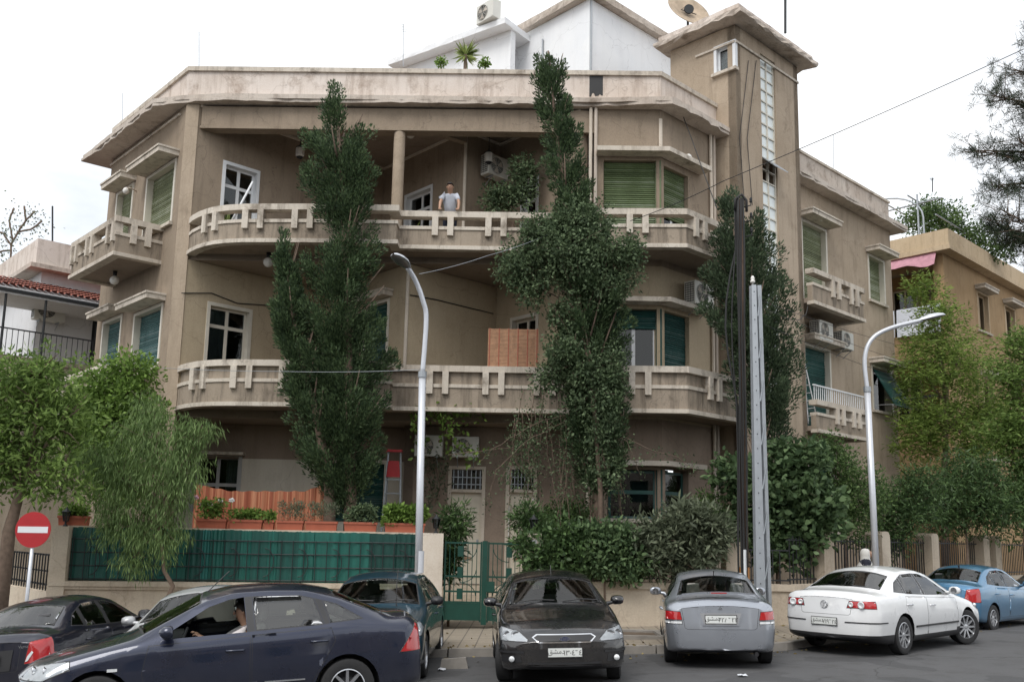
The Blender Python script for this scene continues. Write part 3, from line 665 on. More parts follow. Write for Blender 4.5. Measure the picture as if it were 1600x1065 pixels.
# --- rooftop room
c0=at(922,-14,26.6); ZH=c0.z; c0=v2(c0)
HL=Frame(c0-dL*3.9,c0); HR=Frame(c0,c0+dR*7.0)
wall(HL,0,HL.L,ZC,ZH-.25,[],P_WHITE,name='roof_room_wall'); wall(HR,0,HR.L,ZC,ZH-.25,[],P_WHITE,name='roof_room_wall')
slab('roof_room_slab',[c0-dL*4.0+FL.n*.25,meet(c0+FL.n*.25,dL,c0+FR.n*.25,dR),c0+dR*7+FR.n*.25,c0+dR*7-dL*4.0],ZH-.25,ZH-.02,P_COR,jag=.03,seed=8)
zl=ZH-.62; HLb=Frame(v2(at_z(628,106,zl)),v2(at_z(797,46,zl)))
wall(HLb,0,HLb.L,ZC,zl,[],P_WHITE,name='roof_room_wall',n=-.05)
slab('roof_room_slab',[v2(HLb.pt(-.3,.4,0)),v2(HLb.pt(HLb.L+.1,.4,0)),v2(HLb.pt(HLb.L+.1,-2.2,0)),v2(HLb.pt(-.3,-2.2,0))],zl,zl+.2,P_WHITE,jag=.02,seed=9)
for fr_,s_,z0,z1 in ((HR,.02,ZP-.5,ZH-.3),(HL,HL.L-2.0,ZP-.5,ZH-.8)):
    mb=MB(); mb.tube([fr_.pt(s_,.04,z0),fr_.pt(s_,.04,z1)],.03,6); part(mb,'downpipe',M_STEEL,house)
mb=MB(); HR.box(mb,2.0,6.0,.005,.04,ZP+.1,ZP+.2); 
for i in range(12):
    pass
part(mb,'cable_tray',M_WFRAME,house)
mb=MB(); q=FR.pt(FR.px(1102,100)[0],.0,0)
# ------------------------------------------------------------------ ground, road, pavement
def asphalt():
    m,t,b = nodemat('asphalt'); g = nn(t,'ShaderNodeNewGeometry').outputs['Position']
    n1=noise(t,g,.35,8,.65); n2=noise(t,g,60,3,.7); n3=noise(t,g,2.2,8,.7)
    c=mixc(t,n1,(.062,.062,.064),(.105,.105,.108))
    c=mixc(t,ramp(t,n3,[(.50,(0,0,0)),(.68,(.6,.6,.6))]).outputs['Color'],c,(.05,.048,.047))
    c=mixc(t,ramp(t,n2,[(.62,(0,0,0)),(.74,(.7,.7,.7))]).outputs['Color'],c,(.19,.185,.18))
    v=nn(t,'ShaderNodeTexVoronoi',Scale=.32); v.feature='DISTANCE_TO_EDGE'
    ad=nn(t,'ShaderNodeVectorMath'); ad.operation='ADD'; sc=nn(t,'ShaderNodeVectorMath'); sc.operation='SCALE'; sc.inputs['Scale'].default_value=.7
    nz_=nn(t,'ShaderNodeTexNoise',Scale=1.1,Detail=6); t.links.new(g,nz_.inputs['Vector']); t.links.new(nz_.outputs['Color'],sc.inputs[0]); t.links.new(g,ad.inputs[0]); t.links.new(sc.outputs[0],ad.inputs[1]); t.links.new(ad.outputs[0],v.inputs['Vector'])
    c=mixc(t,ramp(t,v.outputs['Distance'],[(.0,(.75,.75,.75)),(.006,(0,0,0))]).outputs['Color'],c,(.028,.027,.027))
    n6=noise(t,g,.9,2,.4); c=mixc(t,ramp(t,n6,[(.60,(0,0,0)),(.612,(.55,.55,.55))]).outputs['Color'],c,(.045,.045,.047))
    n7=noise(t,g,3.1,5,.7); c=mixc(t,ramp(t,n7,[(.66,(0,0,0)),(.74,(.8,.8,.8))]).outputs['Color'],c,(.025,.024,.024))
    t.links.new(c,b.inputs['Base Color']); b.inputs['Roughness'].default_value=.85; bump(t,b,n2,.5,.01); return m
def pavemat():
    m,t,b = nodemat('pavement_tiles'); g = nn(t,'ShaderNodeNewGeometry').outputs['Position']
    n1=noise(t,g,.6,8,.65); n2=noise(t,g,22,5,.6)
    c=mixc(t,n1,(.22,.185,.14),(.36,.31,.245)); c=mixc(t,ramp(t,n2,[(.5,(0,0,0)),(.75,(.5,.5,.5))]).outputs['Color'],c,(.14,.12,.10))
    mp=nn(t,'ShaderNodeMapping'); mp.inputs['Rotation'].default_value=(0,0,.02); t.links.new(g,mp.inputs['Vector'])
    br=nn(t,'ShaderNodeTexBrick',Scale=1.0); br.inputs['Mortar Size'].default_value=.012; br.inputs['Brick Width'].default_value=.3; br.inputs['Row Height'].default_value=.3; br.offset=0
    t.links.new(mp.outputs[0],br.inputs['Vector']); c=mixc(t,br.outputs['Fac'],c,(.13,.11,.09))
    t.links.new(c,b.inputs['Base Color']); b.inputs['Roughness'].default_value=.9; bump(t,b,n2,.3,.01); return m
xs=sorted(set([-2500,-900,-300,-120,-60]+[i*1.0 for i in range(-36,41)]+[60,120,300,900,2500])); ys=[-2500,-300,-40,0,4,8,12,16,20,25,30,36,44,60,100,300,900,2500]
mb=MB(); mb.add([(x,y,gz(x)) for y in ys for x in xs],[(j*len(xs)+i,j*len(xs)+i+1,(j+1)*len(xs)+i+1,(j+1)*len(xs)+i) for j in range(len(ys)-1) for i in range(len(xs)-1)])
mb.build('road',asphalt(),None,True,kind='structure')
k0=v2(at_z(776,1013,.07)); k1=v2(at_z(1204,1004,.24)); k1b=v2(at_z(1228,1001.5,.25))
kl=v2((-6.2,k0.y+.15))
kerb=[kl+Vector((-30,30*.95)),kl+Vector((-2.2,1.5)),kl+Vector((-.8,.35)),kl,k0,k1,k1b+Vector((.2,.25)),k1b+Vector((.9,1.0)),k1b+dR*40]
kd=dense(kerb,.6); M_KERB=plain('kerb_stone',(.27,.25,.225),.9,var=.3,scale=3,bumps=.3); M_PAVE=pavemat()
def sheet(name, a, b, zoff, mat, N=10, **k):       # strip between two plan paths that follows the ground
    mb=MB(); vs=[]; n=len(a)
    for j in range(N+1):
        for p,q in zip(a,b):
            r=p+(q-p)*(j/N); vs.append((r.x,r.y,gz(r.x)+zoff))
    mb.add(vs,[(j*n+i,j*n+i+1,(j+1)*n+i+1,(j+1)*n+i) for j in range(N) for i in range(n-1)]); return mb.build(name,mat,None,True,**k)
ki=offpath(kd,-.15); back=[Vector((p.x*(.5 if abs(p.x)<8 else 1)+0,p.y+13 if abs(p.x)<12 else p.y+16)) for p in kd]
back=[Vector((p.x,p.y+14)) for p in kd]
pav=sheet('pavement',ki,back,PAV,M_PAVE,14,kind='structure')
# kerb stones, one by one
Lk=plen(kd); s=20.0; i=0; rk=random.Random(4); i0=None
ktot=0
sv=s_at(kd,640,.1); 
s=max(0,sv-9)
while s < Lk-6 and ktot < 70:
    l=.82+rk.random()*.1; a,d=along(kd,s+.012); b,_=along(kd,s+l-.012); n=Vector((d.y,-d.x)); jz=rk.uniform(-.008,.008); ja=rk.uniform(-.008,.01)
    za,zb=gz(a.x),gz(b.x); lo=[a+n*ja,b+n*ja,b-n*.16,a-n*.16]; zz=[za,zb,zb,za]
    mb=MB(); mb.hexa([(p.x,p.y,z-.12) for p,z in zip(lo,zz)],[(p.x-(n.x*.02 if q<2 else 0),p.y-(n.y*.02 if q<2 else 0),z+PAV+.006+jz) for q,(p,z) in enumerate(zip(lo,zz))])
    o=mb.build('kerb_stone',M_KERB); o.parent=pav; s+=l; ktot+=1
# tree pit in the pavement
pc=at_z(985,989,.2); mb=MB()
pit=empty('tree_pit',(pc.x,pc.y,gz(pc.x)+PAV),'square planting pit with stone edging and weeds beside the black car','tree pit')
for dx,dy,wx,wy in ((0,-.55,1.3,.14),(0,.55,1.3,.14),(-.58,0,.14,.96),(.58,0,.14,.96)):
    mb=MB(); mb.box((dx-wx/2,dy-wy/2,-.05),(dx+wx/2,dy+wy/2,.07)); mb.build('edging_stone',M_KERB,pit)
mb=MB(); mb.box((-.5,-.47,-.02),(.5,.47,.03)); mb.build('soil',M_SOIL,pit)
# loose kerb block by the blue car
bl=at_z(684,1030,.05); mb=MB(); mb.hexa([(-.22,-.10,0),(.22,-.12,0),(.23,.11,0),(-.21,.12,0)],[(-.20,-.08,.15),(.18,-.10,.18),(.20,.09,.17),(-.18,.10,.14)])
o=mb.build('kerb_block',M_KERB,label='loose grey kerb block lying on the road edge behind the teal car',cat='kerb block'); o.location=(bl.x+.25,bl.y+.1,gz(bl.x)); o.rotation_euler=(0,0,.1)
# ------------------------------------------------------------------ garden behind the walls
_sw=v2(at(1238,935,20.9))
mb=MB(); mb.prism([(-13.5,30),(-9.9,21.4),(-9.3,20.2),(-1.7,20.75),(-1.7,24.5),(.75,24.5),(.75,20.8),(_sw.x-.3,_sw.y+.2),(_sw.x+dR.x*20-.25,_sw.y+dR.y*20+.2),(22,46),(-13,46)],-.5,.58); mb.build('garden_ground',M_SOIL,kind='structure')
# ------------------------------------------------------------------ garden wall with green screen
GW=Frame(v2(at(78,930,19.7)),v2(at(690,930,20.4)))
zc=lambda s:(GW.px(100,907)[1]*(1-s/GW.L)+GW.px(640,912)[1]*s/GW.L)
zt=GW.px(660,832)[1]
gw=empty('garden_wall',(GW.p.x,GW.p.y,0),'beige garden wall with moulded coping and green screened fence left of the gate','wall')
def lo_hi(fr,mb,a0,a1,n0,n1,z0a,z0b,z1a,z1b):
    lo=[fr.pt(a0,n1,z0a),fr.pt(a1,n1,z0b),fr.pt(a1,n0,z0b),fr.pt(a0,n0,z0a)]; hi=[fr.pt(a0,n1,z1a),fr.pt(a1,n1,z1b),fr.pt(a1,n0,z1b),fr.pt(a0,n0,z1a)]; mb.hexa(lo,hi)
mb=MB(); lo_hi(GW,mb,0,GW.L-.5,-.3,0,-1,-1,zc(0)-.16,zc(GW.L)-.16); part(mb,'plinth',P_GWALL,gw)
mb=MB(); lo_hi(GW,mb,-.02,GW.L-.5,-.34,.05,zc(0)-.16,zc(GW.L)-.16,zc(0)-.10,zc(GW.L)-.10); lo_hi(GW,mb,-.02,GW.L-.5,-.36,.09,zc(0)-.099,zc(GW.L)-.099,zc(0),zc(GW.L)); part(mb,'coping',P_GWALL,gw)
mb=MB(); GW.box(mb,GW.L-.5,GW.L,-.42,.06,-.5,zt); part(mb,'pillar',P_TRIM,gw)
mb=MB(); GW.box(mb,-.05,.28,-.4,.07,-1,zt-.02); part(mb,'pillar',P_GWALL,gw)
mb=MB(); GW.box(mb,.28,GW.L-.5,-.52,-.14,zt-.10,zt-.0); part(mb,'top_slab',P_GWALL,gw)
mb=MB(); GW.box(mb,.28,GW.L-.5,-.5,-.22,zc(0)-.2,zt-.1); part(mb,'inner_wall',P_GWALL,gw)
M_SCR=[]
for i,(c) in enumerate(((.008,.105,.082),(.005,.07,.056),(.012,.135,.115),(.004,.05,.04))):
    m,t,b=nodemat('green_plastic_sheet'); g=nn(t,'ShaderNodeNewGeometry').outputs['Position']
    n=noise(t,g,1.3,6,.6,(9,9,.8)); t.links.new(mixc(t,n,tuple(x*.5 for x in c),tuple(x*1.45 for x in c)),b.inputs['Base Color']); b.inputs['Roughness'].default_value=.5; M_SCR.append(m)
rs=random.Random(11); a=.30; i=0
while a < GW.L-.55:
    w_=min(rs.uniform(.16,.62),GW.L-.52-a); mb=MB(); N=10; vs=[]
    jt=rs.uniform(-.03,.0)
    for q in range(N+1):
        x=a+w_*q/N; n=-.118+.014*math.sin(q*1.9+a*7)+rs.uniform(-.008,.008)
        vs+=[GW.pt(x,n,zc(x)+.015),GW.pt(x,n+rs.uniform(-.01,.01),(zc(x)+zt)/2),GW.pt(x,n,zt-.02+jt*.3+rs.uniform(-.012,.004))]
    mb.add(vs,[(q*3+r,(q+1)*3+r,(q+1)*3+r+1,q*3+r+1) for q in range(N) for r in (0,1)])
    k=3 if a>GW.L*.80 else rs.choice((0,0,1,2,1)); part(mb,'screen_sheet',M_SCR[k],gw,True); a+=w_*.985; i+=1
h0=lambda x:zc(x); 
for f in (.04,.28,.52,.76):
    mb=MB(); P=[GW.pt(.3+(GW.L-.82)*q/12,-.085,0) for q in range(13)]; mb.tube([(p.x,p.y,zc(.3+(GW.L-.82)*q/12)+(zt-zc(0))*f) for q,p in enumerate(P)],.011,5); part(mb,'rail',M_IRON,gw)
nb_=30
for q in range(nb_+1):
    x=.34+(GW.L-.9)*q/nb_; mb=MB(); mb.tube([GW.pt(x,-.07,zc(x)+.01),GW.pt(x,-.07,zt-.22)],.009,5); part(mb,'bar',M_IRON,gw)
    if q%3==1:
        mb=MB(); zb=zc(x)+.12; pts=[]
        for r in range(9):
            an=math.pi*r/8; pts.append(GW.pt(x+.12+.20*math.sin(an),-.066,zb+.29-.29*math.cos(an)))
        mb.tube(pts,.009,5); part(mb,'scroll',M_IRON,gw)
# left fence, going back along the side street
SF=Frame(GW.p-dL*9,GW.p-dL*.15)
sf=empty('side_fence',(SF.p.x,SF.p.y,0),'dark iron fence on a low wall along the left side street','fence')
zf1=GW.px(60,866)[1]; zf0=zf1-.75
mb=MB(); SF.box(mb,0,SF.L,-.3,0,-1.2,zf0); part(mb,'plinth',P_GWALL,sf)
mb=MB(); SF.box(mb,0,SF.L,-.17,-.14,zf1-.04,zf1); part(mb,'rail',M_IRON,sf)
mb=MB(); SF.box(mb,0,SF.L,-.17,-.14,zf0+.1,zf0+.14); part(mb,'rail',M_IRON,sf)
mb=MB(); SF.box(mb,0,SF.L,-.17,-.14,zf0+.38,zf0+.41); part(mb,'rail',M_IRON,sf)
for q in range(46):
    mb=MB(); x=.1+q*.19; SF.box(mb,x-.012,x+.012,-.135,-.11,zf0,zf1); part(mb,'bar',M_IRON,sf)
# ------------------------------------------------------------------ gate
GT=Frame(GW.pt(GW.L,0,0)[:2],v2(at(822,930,20.4)))
zg0_=GT.px(756,972)[1]; zg1_=GT.px(756,846)[1]; am=GT.L/2
gate=empty('iron_gate',(GT.p.x,GT.p.y,.2),'double-leaf green iron gate with square ornaments in front of the cream doors','gate')
mb=MB(); GT.box(mb,am-.055,am+.055,-.16,-.04,zg0_-.05,zg1_+.02); part(mb,'gate_post',M_GREENI,gate)
mb=MB(); GT.box(mb,am+.03,am+.22,-.03,0,zg0_+.62,zg0_+.84); part(mb,'lock_box',M_GREENI,gate)
for s0,s1,mir in ((.03,am-.06,1),(am+.06,GT.L-.03,-1)):
    W_=s1-s0
    mb=MB(); GT.box(mb,s0,s1,-.10,-.08,zg0_+.03,zg0_+.38); part(mb,'kick_panel',M_GREENI,gate)
    for z in (zg1_-.03,zg0_+.40,zg0_+.93,zg0_+.62):
        mb=MB(); GT.box(mb,s0,s1,-.12,-.075,z-.018,z+.018); part(mb,'gate_rail',M_GREENI,gate)
    for x in (s0,s1-.035):
        mb=MB(); GT.box(mb,x,x+.035,-.125,-.07,zg0_,zg1_); part(mb,'gate_stile',M_GREENI,gate)
    for f in (.14,.27,.50,.62,.74,.86):
        x=s0+W_*(f if mir==1 else 1-f); mb=MB(); GT.box(mb,x-.008,x+.008,-.107,-.09,zg0_+.4,zg1_-.03); part(mb,'gate_bar',M_GREENI,gate)
    for z in (zg0_+.58,zg0_+1.02,zg0_+1.46):
        x=s0+W_*(.42 if mir==1 else .58); mb=MB(); GT.box(mb,x-.055,x+.055,-.13,-.07,z-.12,z+.10); part(mb,'ornament',M_GREENI,gate)
        up=1 if z>zg0_+.7 else -1; mb=MB(); mb.tube([GT.pt(x+mir*.34*math.sin(a_),-.1,z-up*.22+up*.0+up*.22*(1-math.cos(a_))*1.2) for a_ in [math.pi/2*k/7 for k in range(8)]],.009,5); part(mb,'scroll',M_GREENI,gate)
# ------------------------------------------------------------------ plinth wall right of the gate, then the fence with piers
RW=Frame(GT.pt(GT.L,0,0)[:2],v2(at(1238,935,20.9)))
rw=empty('low_garden_wall',(RW.p.x,RW.p.y,0),'low beige garden wall with iron railing right of the gate, below the shrubs','wall')
zr0=RW.px(940,908)[1]
mb=MB(); RW.box(mb,.3,RW.L,-.3,0,-.5,zr0-.14); part(mb,'plinth',P_GWALL,rw)
mb=MB(); RW.box(mb,.3,RW.L+.05,-.34,.05,zr0-.14,zr0); part(mb,'coping',P_GWALL,rw)
mb=MB(); RW.box(mb,0,.3,-.36,.05,-.5,RW.px(830,833)[1]); part(mb,'pillar',P_TRIM,rw)
mb=MB(); RW.box(mb,.08,.2,.051,.056,RW.px(830,853)[1],RW.px(830,843)[1]); part(mb,'house_number_plate',M_WFRAME,rw)
sP=RW.px(1134,870)[0]; mb=MB(); RW.box(mb,sP,sP+.36,-.36,.04,-.5,RW.px(1140,846)[1]); part(mb,'pillar',P_GWALL,rw)
for z in (zr0+.08,zr0+.72):
    mb=MB(); RW.box(mb,.3,RW.L,-.17,-.145,z-.015,z+.015); part(mb,'rail',M_IRON,rw)
for q in range(int(RW.L/.16)):
    x=.42+q*.16
    if sP-.05<x<sP+.4 or x>RW.L-.05: continue
    mb=MB(); RW.box(mb,x-.009,x+.009,-.166,-.149,zr0,zr0+.72); part(mb,'bar',M_IRON,rw)
SW0=v2(RW.pt(RW.L,0,0)); SW=Frame(SW0,SW0+dR*26)
sw=empty('street_fence',(SW0.x,SW0.y,0),'iron fence on low wall between rounded stone piers along the right street','fence')
mb=MB(); SW.box(mb,0.02,SW.L,-.3,0,-.5,zr0-.12); part(mb,'plinth',P_GWALL,sw); mb=MB(); SW.box(mb,.06,SW.L,-.33,.04,zr0-.12,zr0); part(mb,'coping',P_GWALL,sw)
pier_s=[(v2(on_col(SW0,dR,px_,2.2))-SW0).dot(dR) for px_ in (1283,1374,1452,1533,1594)]
for s_ in pier_s:
    mb=MB(); w_=.46; prof=[(0,-.5),(w_,-.5),(w_,2.12)]+[(w_-.14+.14*math.cos(a_),2.12+.16*math.sin(a_)) for a_ in (.5,1.0,1.57)]+[(.06,2.28),(0,2.2)]
    a=[SW.pt(s_+p[0],.06,p[1]) for p in prof]; b=[SW.pt(s_+p[0],-.38,p[1]) for p in prof]; k=len(prof)
    mb.add(a+b,[tuple(range(k)),tuple(range(2*k-1,k-1,-1))]+[(i,k+i,k+(i+1)%k,(i+1)%k) for i in range(k)]); part(mb,'pier',P_GWALL,sw)
for z in (zr0+.1,zr0+.95):
    mb=MB(); SW.box(mb,.1,SW.L,-.17,-.14,z-.016,z+.016); part(mb,'rail',M_IRON,sw)
for q in range(130):
    x=.2+q*.15
    if any(s_-.03<x<s_+.49 for s_ in pier_s): continue
    mb=MB(); SW.box(mb,x-.01,x+.01,-.166,-.146,zr0,zr0+1.0+.04*(q%2)); part(mb,'bar',M_IRON,sw)
# ------------------------------------------------------------------ neighbours
def nb_parent(name,label,p): return empty(name,(p.x,p.y,0),label,'building')
P_OCH=plaster('ochre_plaster',(.36,.245,.135),(.20,.135,.08),(.43,.30,.175),.4,.35); P_OCHB=plaster('ochre_band',(.50,.385,.25),(.28,.20,.13),(.58,.46,.32),.5,.4)
N2=Vector((16.7,35.9)); n2=nb_parent('ochre_house','ochre apartment house with pergola roof garden beyond the right wing',N2)
zn=at(1488,364,N2.y).z; NLf=Frame(N2-dL*12,N2); NRf=Frame(N2,N2+dR*26)
zb_=[zn-4.1,zn-7.7]
lw1=[NLf.L-3.9,NLf.L-.0,zn-3.0,zn-.9]
def blockwall(fr,ops): wall(fr,0,fr.L,-.6,zn-.8,ops,P_OCH,parent=n2)
wl=[[NLf.L-3.6,NLf.L-.4,zn-3.9,zn-1.1],[NLf.L-3.6,NLf.L-.4,zn-7.4,zn-4.9]]
blockwall(NLf,wl)
wr=[]
for zz in (zn-3.3,zn-6.9,zn-10.4):
    for x in (3.4,6.6,10.5,14): wr.append([x,x+1.2,zz,zz+1.6])
blockwall(NRf,wr)
for o in wr: window(NRf,o,hood=.4,parent=n2,rec=.15,fmat=P_OCHB)
for o in wl:
    mb=MB(); NLf.box(mb,o[0]-.3,o[1]+.3,-2.0,-1.95,o[2]-.2,o[3]+.2); part(mb,'recess_back',P_OCH,n2)
    mb=MB(); NLf.box(mb,o[0],o[1],-2,-.02,o[2]-.12,o[2]-.004); part(mb,'balcony_floor',P_OCHB,n2)
    window(Frame(NLf.pt(0,-1.94,0)[:2],NLf.pt(1,-1.94,0)[:2]),[o[0]+.6,o[0]+1.7,o[2],o[3]-.4],parent=n2,rec=-.06,surround=False,sill=False)
    mb=MB(); NLf.box(mb,o[0]-.05,o[1]+.05,.01,.07,o[2]+.95,o[2]+1.05)
    for q in range(22): x=o[0]+(o[1]-o[0])*q/21; NLf.box(mb,x-.012,x+.012,.025,.05,o[2],o[2]+.95)
    part(mb,'balcony_railing',M_IRON,n2)
o2=lambda n:[N2-dL*12+NLf.n*n,meet(N2+NLf.n*n,dL,N2+NRf.n*n,dR),N2+dR*26+NRf.n*n]
part(strip_ring(o2(.45),o2(-.3),zn-.82,zn-.62),'cornice',P_OCHB,n2); part(strip_ring(o2(.40),o2(.15),zn-.618,zn),'parapet',P_OCHB,n2)
mb=MB(); mb.prism([tuple(p) for p in o2(-.25)]+[tuple(N2+dR*26-dL*12)],zn-.8,zn-.62); part(mb,'roof_deck',P_OCHB,n2)
for sx in (-1,):
    mb=MB(); 
    vs=[];N=14
    for q in range(N+1):
        x=NLf.L-3.7+3.6*q/N; z=zn-.95-.10*(q/N)+.05*math.sin(q*1.3)
        vs+=[NLf.pt(x,.35,zn-.83),NLf.pt(x,.62+.04*math.sin(q*2.1),z-.28+.09*math.sin(q*.9))]
    mb.add(vs,[(q*2,q*2+1,q*2+3,q*2+2) for q in range(N)]); M_PINK=plain('faded_pink_cloth',(.50,.26,.31),.9,var=.25,scale=5)
    aw=mb.build('cloth_awning',M_PINK,None,True,label='faded pink cloth awning sagging below the ochre house cornice',cat='awning')
# sheets drying on its balcony
M_SHEET=plain('drying_sheet',(.66,.69,.76),.9,var=.12,scale=2)
for q,(a0_,a1_,lb) in enumerate(((NLf.L-3.5,NLf.L-2.0,'pale sheet drying on ochre house balcony, farther from its corner'),(NLf.L-1.9,NLf.L-.15,'pale sheet drying on ochre house balcony, nearest its corner'))):
    mb=MB(); vs=[]; o=wl[0]
    for i in range(13):
        x=a0_+(a1_-a0_)*i/12
        for j in range(5): vs.append(NLf.pt(x,.1+.02*math.sin(i*1.3+j)+.01*j,o[2]+1.08-j*.28))
    mb.add(vs,[(i*5+j,i*5+j+1,(i+1)*5+j+1,(i+1)*5+j) for i in range(12) for j in range(4)]); mb.build('drying_sheet',M_SHEET,None,True,label=lb,cat='laundry',group='sheets on the ochre house balcony')
# pergola of steel hoops on its roof
pg=empty('roof_pergola',(N2.x,N2.y,zn),'grey steel hoop pergola on the ochre house roof','pergola')
for i in range(4):
    a=N2-dL*(.5+0)+dR*(.3+i*3.1)-NRf.n*.3; b=a-NRf.n*3.6; pts=[]
    for k in range(15):
        an=math.pi*k/14; p=a+(b-a)*(.5-.5*math.cos(an)); pts.append((p.x,p.y,zn+.9+1.15*math.sin(an)))
    mb=MB(); mb.tube([(a.x,a.y,zn-.3)]+pts+[(b.x,b.y,zn-.3)],.035,6); part(mb,'hoop',M_STEEL,pg)
for f in (.0,.3,.62):
    a=N2+dR*.3-NRf.n*(.3+3.6*f); h=.9+1.15*math.sin(math.acos(1-2*f)) ; mb=MB(); mb.tube([(a.x,a.y,zn+h),(a.x+dR.x*9.3,a.y+dR.y*9.3,zn+h)],.03,6); part(mb,'purlin',M_STEEL,pg)
a=N2-dL*.5-NLf.n*.3
for k in range(3):
    q=N2-dL*(1+k*2.4)-NLf.n*.25; mb=MB(); mb.tube([(q.x,q.y,zn-.3),(q.x,q.y,zn+1.9-k*.1)],.035,6); part(mb,'post',M_STEEL,pg)
mb=MB(); q=N2-dL*5.8-NLf.n*.25; mb.tube([(N2.x-NLf.n.x*.25,N2.y-NLf.n.y*.25,zn+1.5),(q.x,q.y,zn+1.5)],.03,6); part(mb,'purlin',M_STEEL,pg)
# --- left neighbour
N1=v2(at(70,380,31.5)); n1=nb_parent('white_house','white house with flat parapet roof and tiled porch beyond the left side street',N1)
z1=at(70,378,31.5).z; Kl=Frame(N1-dL*12,N1); Kr=Frame(N1,N1+dR*14)
wn=[[1.9,3.6,z1-4.55,z1-2.4],[-.0,.0,0,0]]
P_WH2=plaster('white_wall',(.66,.66,.67),(.45,.44,.43),(.72,.72,.73),.2,.15)
wall(Kl,0,Kl.L,-1,z1-.9,[],P_WH2,parent=n1); wall(Kr,0,Kr.L,-1,z1-.9,[wn[0]],P_WH2,parent=n1)
window(Kr,wn[0],parent=n1,back=M_CURT,fmat=M_IRON,sill=False)
o1=lambda n:[N1-dL*12+Kl.n*n,meet(N1+Kl.n*n,dL,N1+Kr.n*n,dR),N1+dR*14+Kr.n*n]
part(strip_ring(o1(.5),o1(-.2),z1-1.05,z1-.9),'cornice',P_COR,n1); part(strip_ring(o1(.3),o1(.0),z1-.898,z1),'parapet',P_PAR,n1)
mb=MB(); mb.prism([tuple(p) for p in o1(-.1)]+[tuple(N1+dR*14-dL*12)],z1-.9,z1-.75); part(mb,'roof_deck',P_COR,n1)
# tiled porch roof along the right face and round the corner
M_TILE=plain('red_clay_tile',(.30,.105,.075),.8,var=.4,scale=5); 
Pf=Frame(N1-dR*4.5+Kr.n*2.0,N1+dR*9+Kr.n*2.0); ze=at(75,460,N1.y-1.4).z
porch=part(MB().hexa([Pf.pt(0,0,ze-.1),Pf.pt(Pf.L,0,ze-.1),Pf.pt(Pf.L,-1.9,ze+.55),Pf.pt(0,-1.9,ze+.55)],[Pf.pt(0,0,ze-.04),Pf.pt(Pf.L,0,ze-.04),Pf.pt(Pf.L,-1.9,ze+.62),Pf.pt(0,-1.9,ze+.62)]),'porch_roof',P_WH2,n1)
mb=MB(); nt_=int(Pf.L/.21)
for i in range(nt_):
    for j in range(6):
        s0=i*.21; a_=Pf.pt(s0+.1,.05-j*.33,ze+.0+j*.112); b_=Pf.pt(s0+.1,.05-(j+1)*.33-.05,ze+.0+(j+1)*.112+.0)
        u=Vector((*Pf.u,0)); up=Vector((0,0,1)); vs=[]
        for p,r in ((a_,.1),(b_,.085)):
            for k in range(5):
                an=math.pi*k/4; vs.append(p+u*(r*math.cos(an))+up*(r*.75*math.sin(an)+(.02 if r==.1 else 0)))
        mb.add(vs,[(k,k+1,5+k+1,5+k) for k in range(4)])
part(mb,'roof_tiles',M_TILE,porch,False,kind='stuff')
mb=MB(); Pf.box(mb,0,Pf.L,-.02,.06,ze-.2,ze-.1); part(mb,'eave_beam',M_IRON,n1)
mb=MB(); Pf.box(mb,0,Pf.L,-2,.0,ze-.26,ze-.2); part(mb,'porch_ceiling',P_WH2,n1)
zf_=at(75,572,N1.y-1.4).z
for s_ in (Pf.px(4,520)[0],Pf.px(68,520)[0],Pf.px(140,520)[0]+3):
    mb=MB(); mb.tube([Pf.pt(s_,-.05,zf_),Pf.pt(s_,-.05,ze-.2)],.04,8); part(mb,'porch_post',M_IRON,n1)
mb=MB(); Pf.box(mb,0,Pf.L,-2,.05,zf_-.5,zf_); part(mb,'porch_floor',P_GWALL,n1)
mb=MB(); Pf.box(mb,0,Pf.L,-.3,.12,zf_,zf_+.16); part(mb,'porch_kerb',P_BAL,n1)
for q in range(80):
    x=.1+q*.165; mb=MB(); Pf.box(mb,x-.009,x+.009,-.1,-.08,zf_+.16,zf_+1.0); part(mb,'railing_bar',M_IRON,n1)
mb=MB(); Pf.box(mb,0,Pf.L,-.11,-.07,zf_+1.0,zf_+1.04); part(mb,'railing_top',M_IRON,n1)
mb=MB(); Pf.box(mb,.2,Pf.L,-2.0,-1.7,-1,zf_-.5); part(mb,'porch_wall',P_GWALL,n1)
# ------------------------------------------------------------------ far row of low roofs closing the side street is left to the trees

# --- unseen houses added behind the camera to darken reflections in cars and glass
for q,(x0,x1,y,h,lb) in enumerate(((-26,-9,-17,9.5,'unseen grey-beige house added behind the viewer for reflections, left'),(-6,12,-19,8.5,'unseen grey-beige house added behind the viewer for reflections, middle'),(15,34,-15,10,'unseen grey-beige house added behind the viewer for reflections, right'))):
    fo=Frame(Vector((x1,y)),Vector((x0,y))); ho=empty('reflection_house',((x0+x1)/2,y,0),lb,'building','unseen houses added for reflections'); wo_=[]
    for i in range(int((x1-x0)/3.2)):
        for z in (1.2,4.4,7.2):
            if z+1.5<h: wo_.append([1+i*3.2,2.3+i*3.2,z,z+1.5])
    wall(fo,0,fo.L,-1,h,wo_,P_COR,parent=ho,th=.3)
    for o_ in wo_: window(fo,o_,parent=ho,sill=False,shut=M_TEAL)
    mb=MB(); mb.box((x0-.3,y-9,h+.002),(x1+.3,y+.4,h+.3)); part(mb,'roof',P_COR,ho)
    for xx in (x0,x1-.3): mb=MB(); mb.box((xx,y-9,-1),(xx+.3,y-.31,h)); part(mb,'side_wall',P_COR,ho)
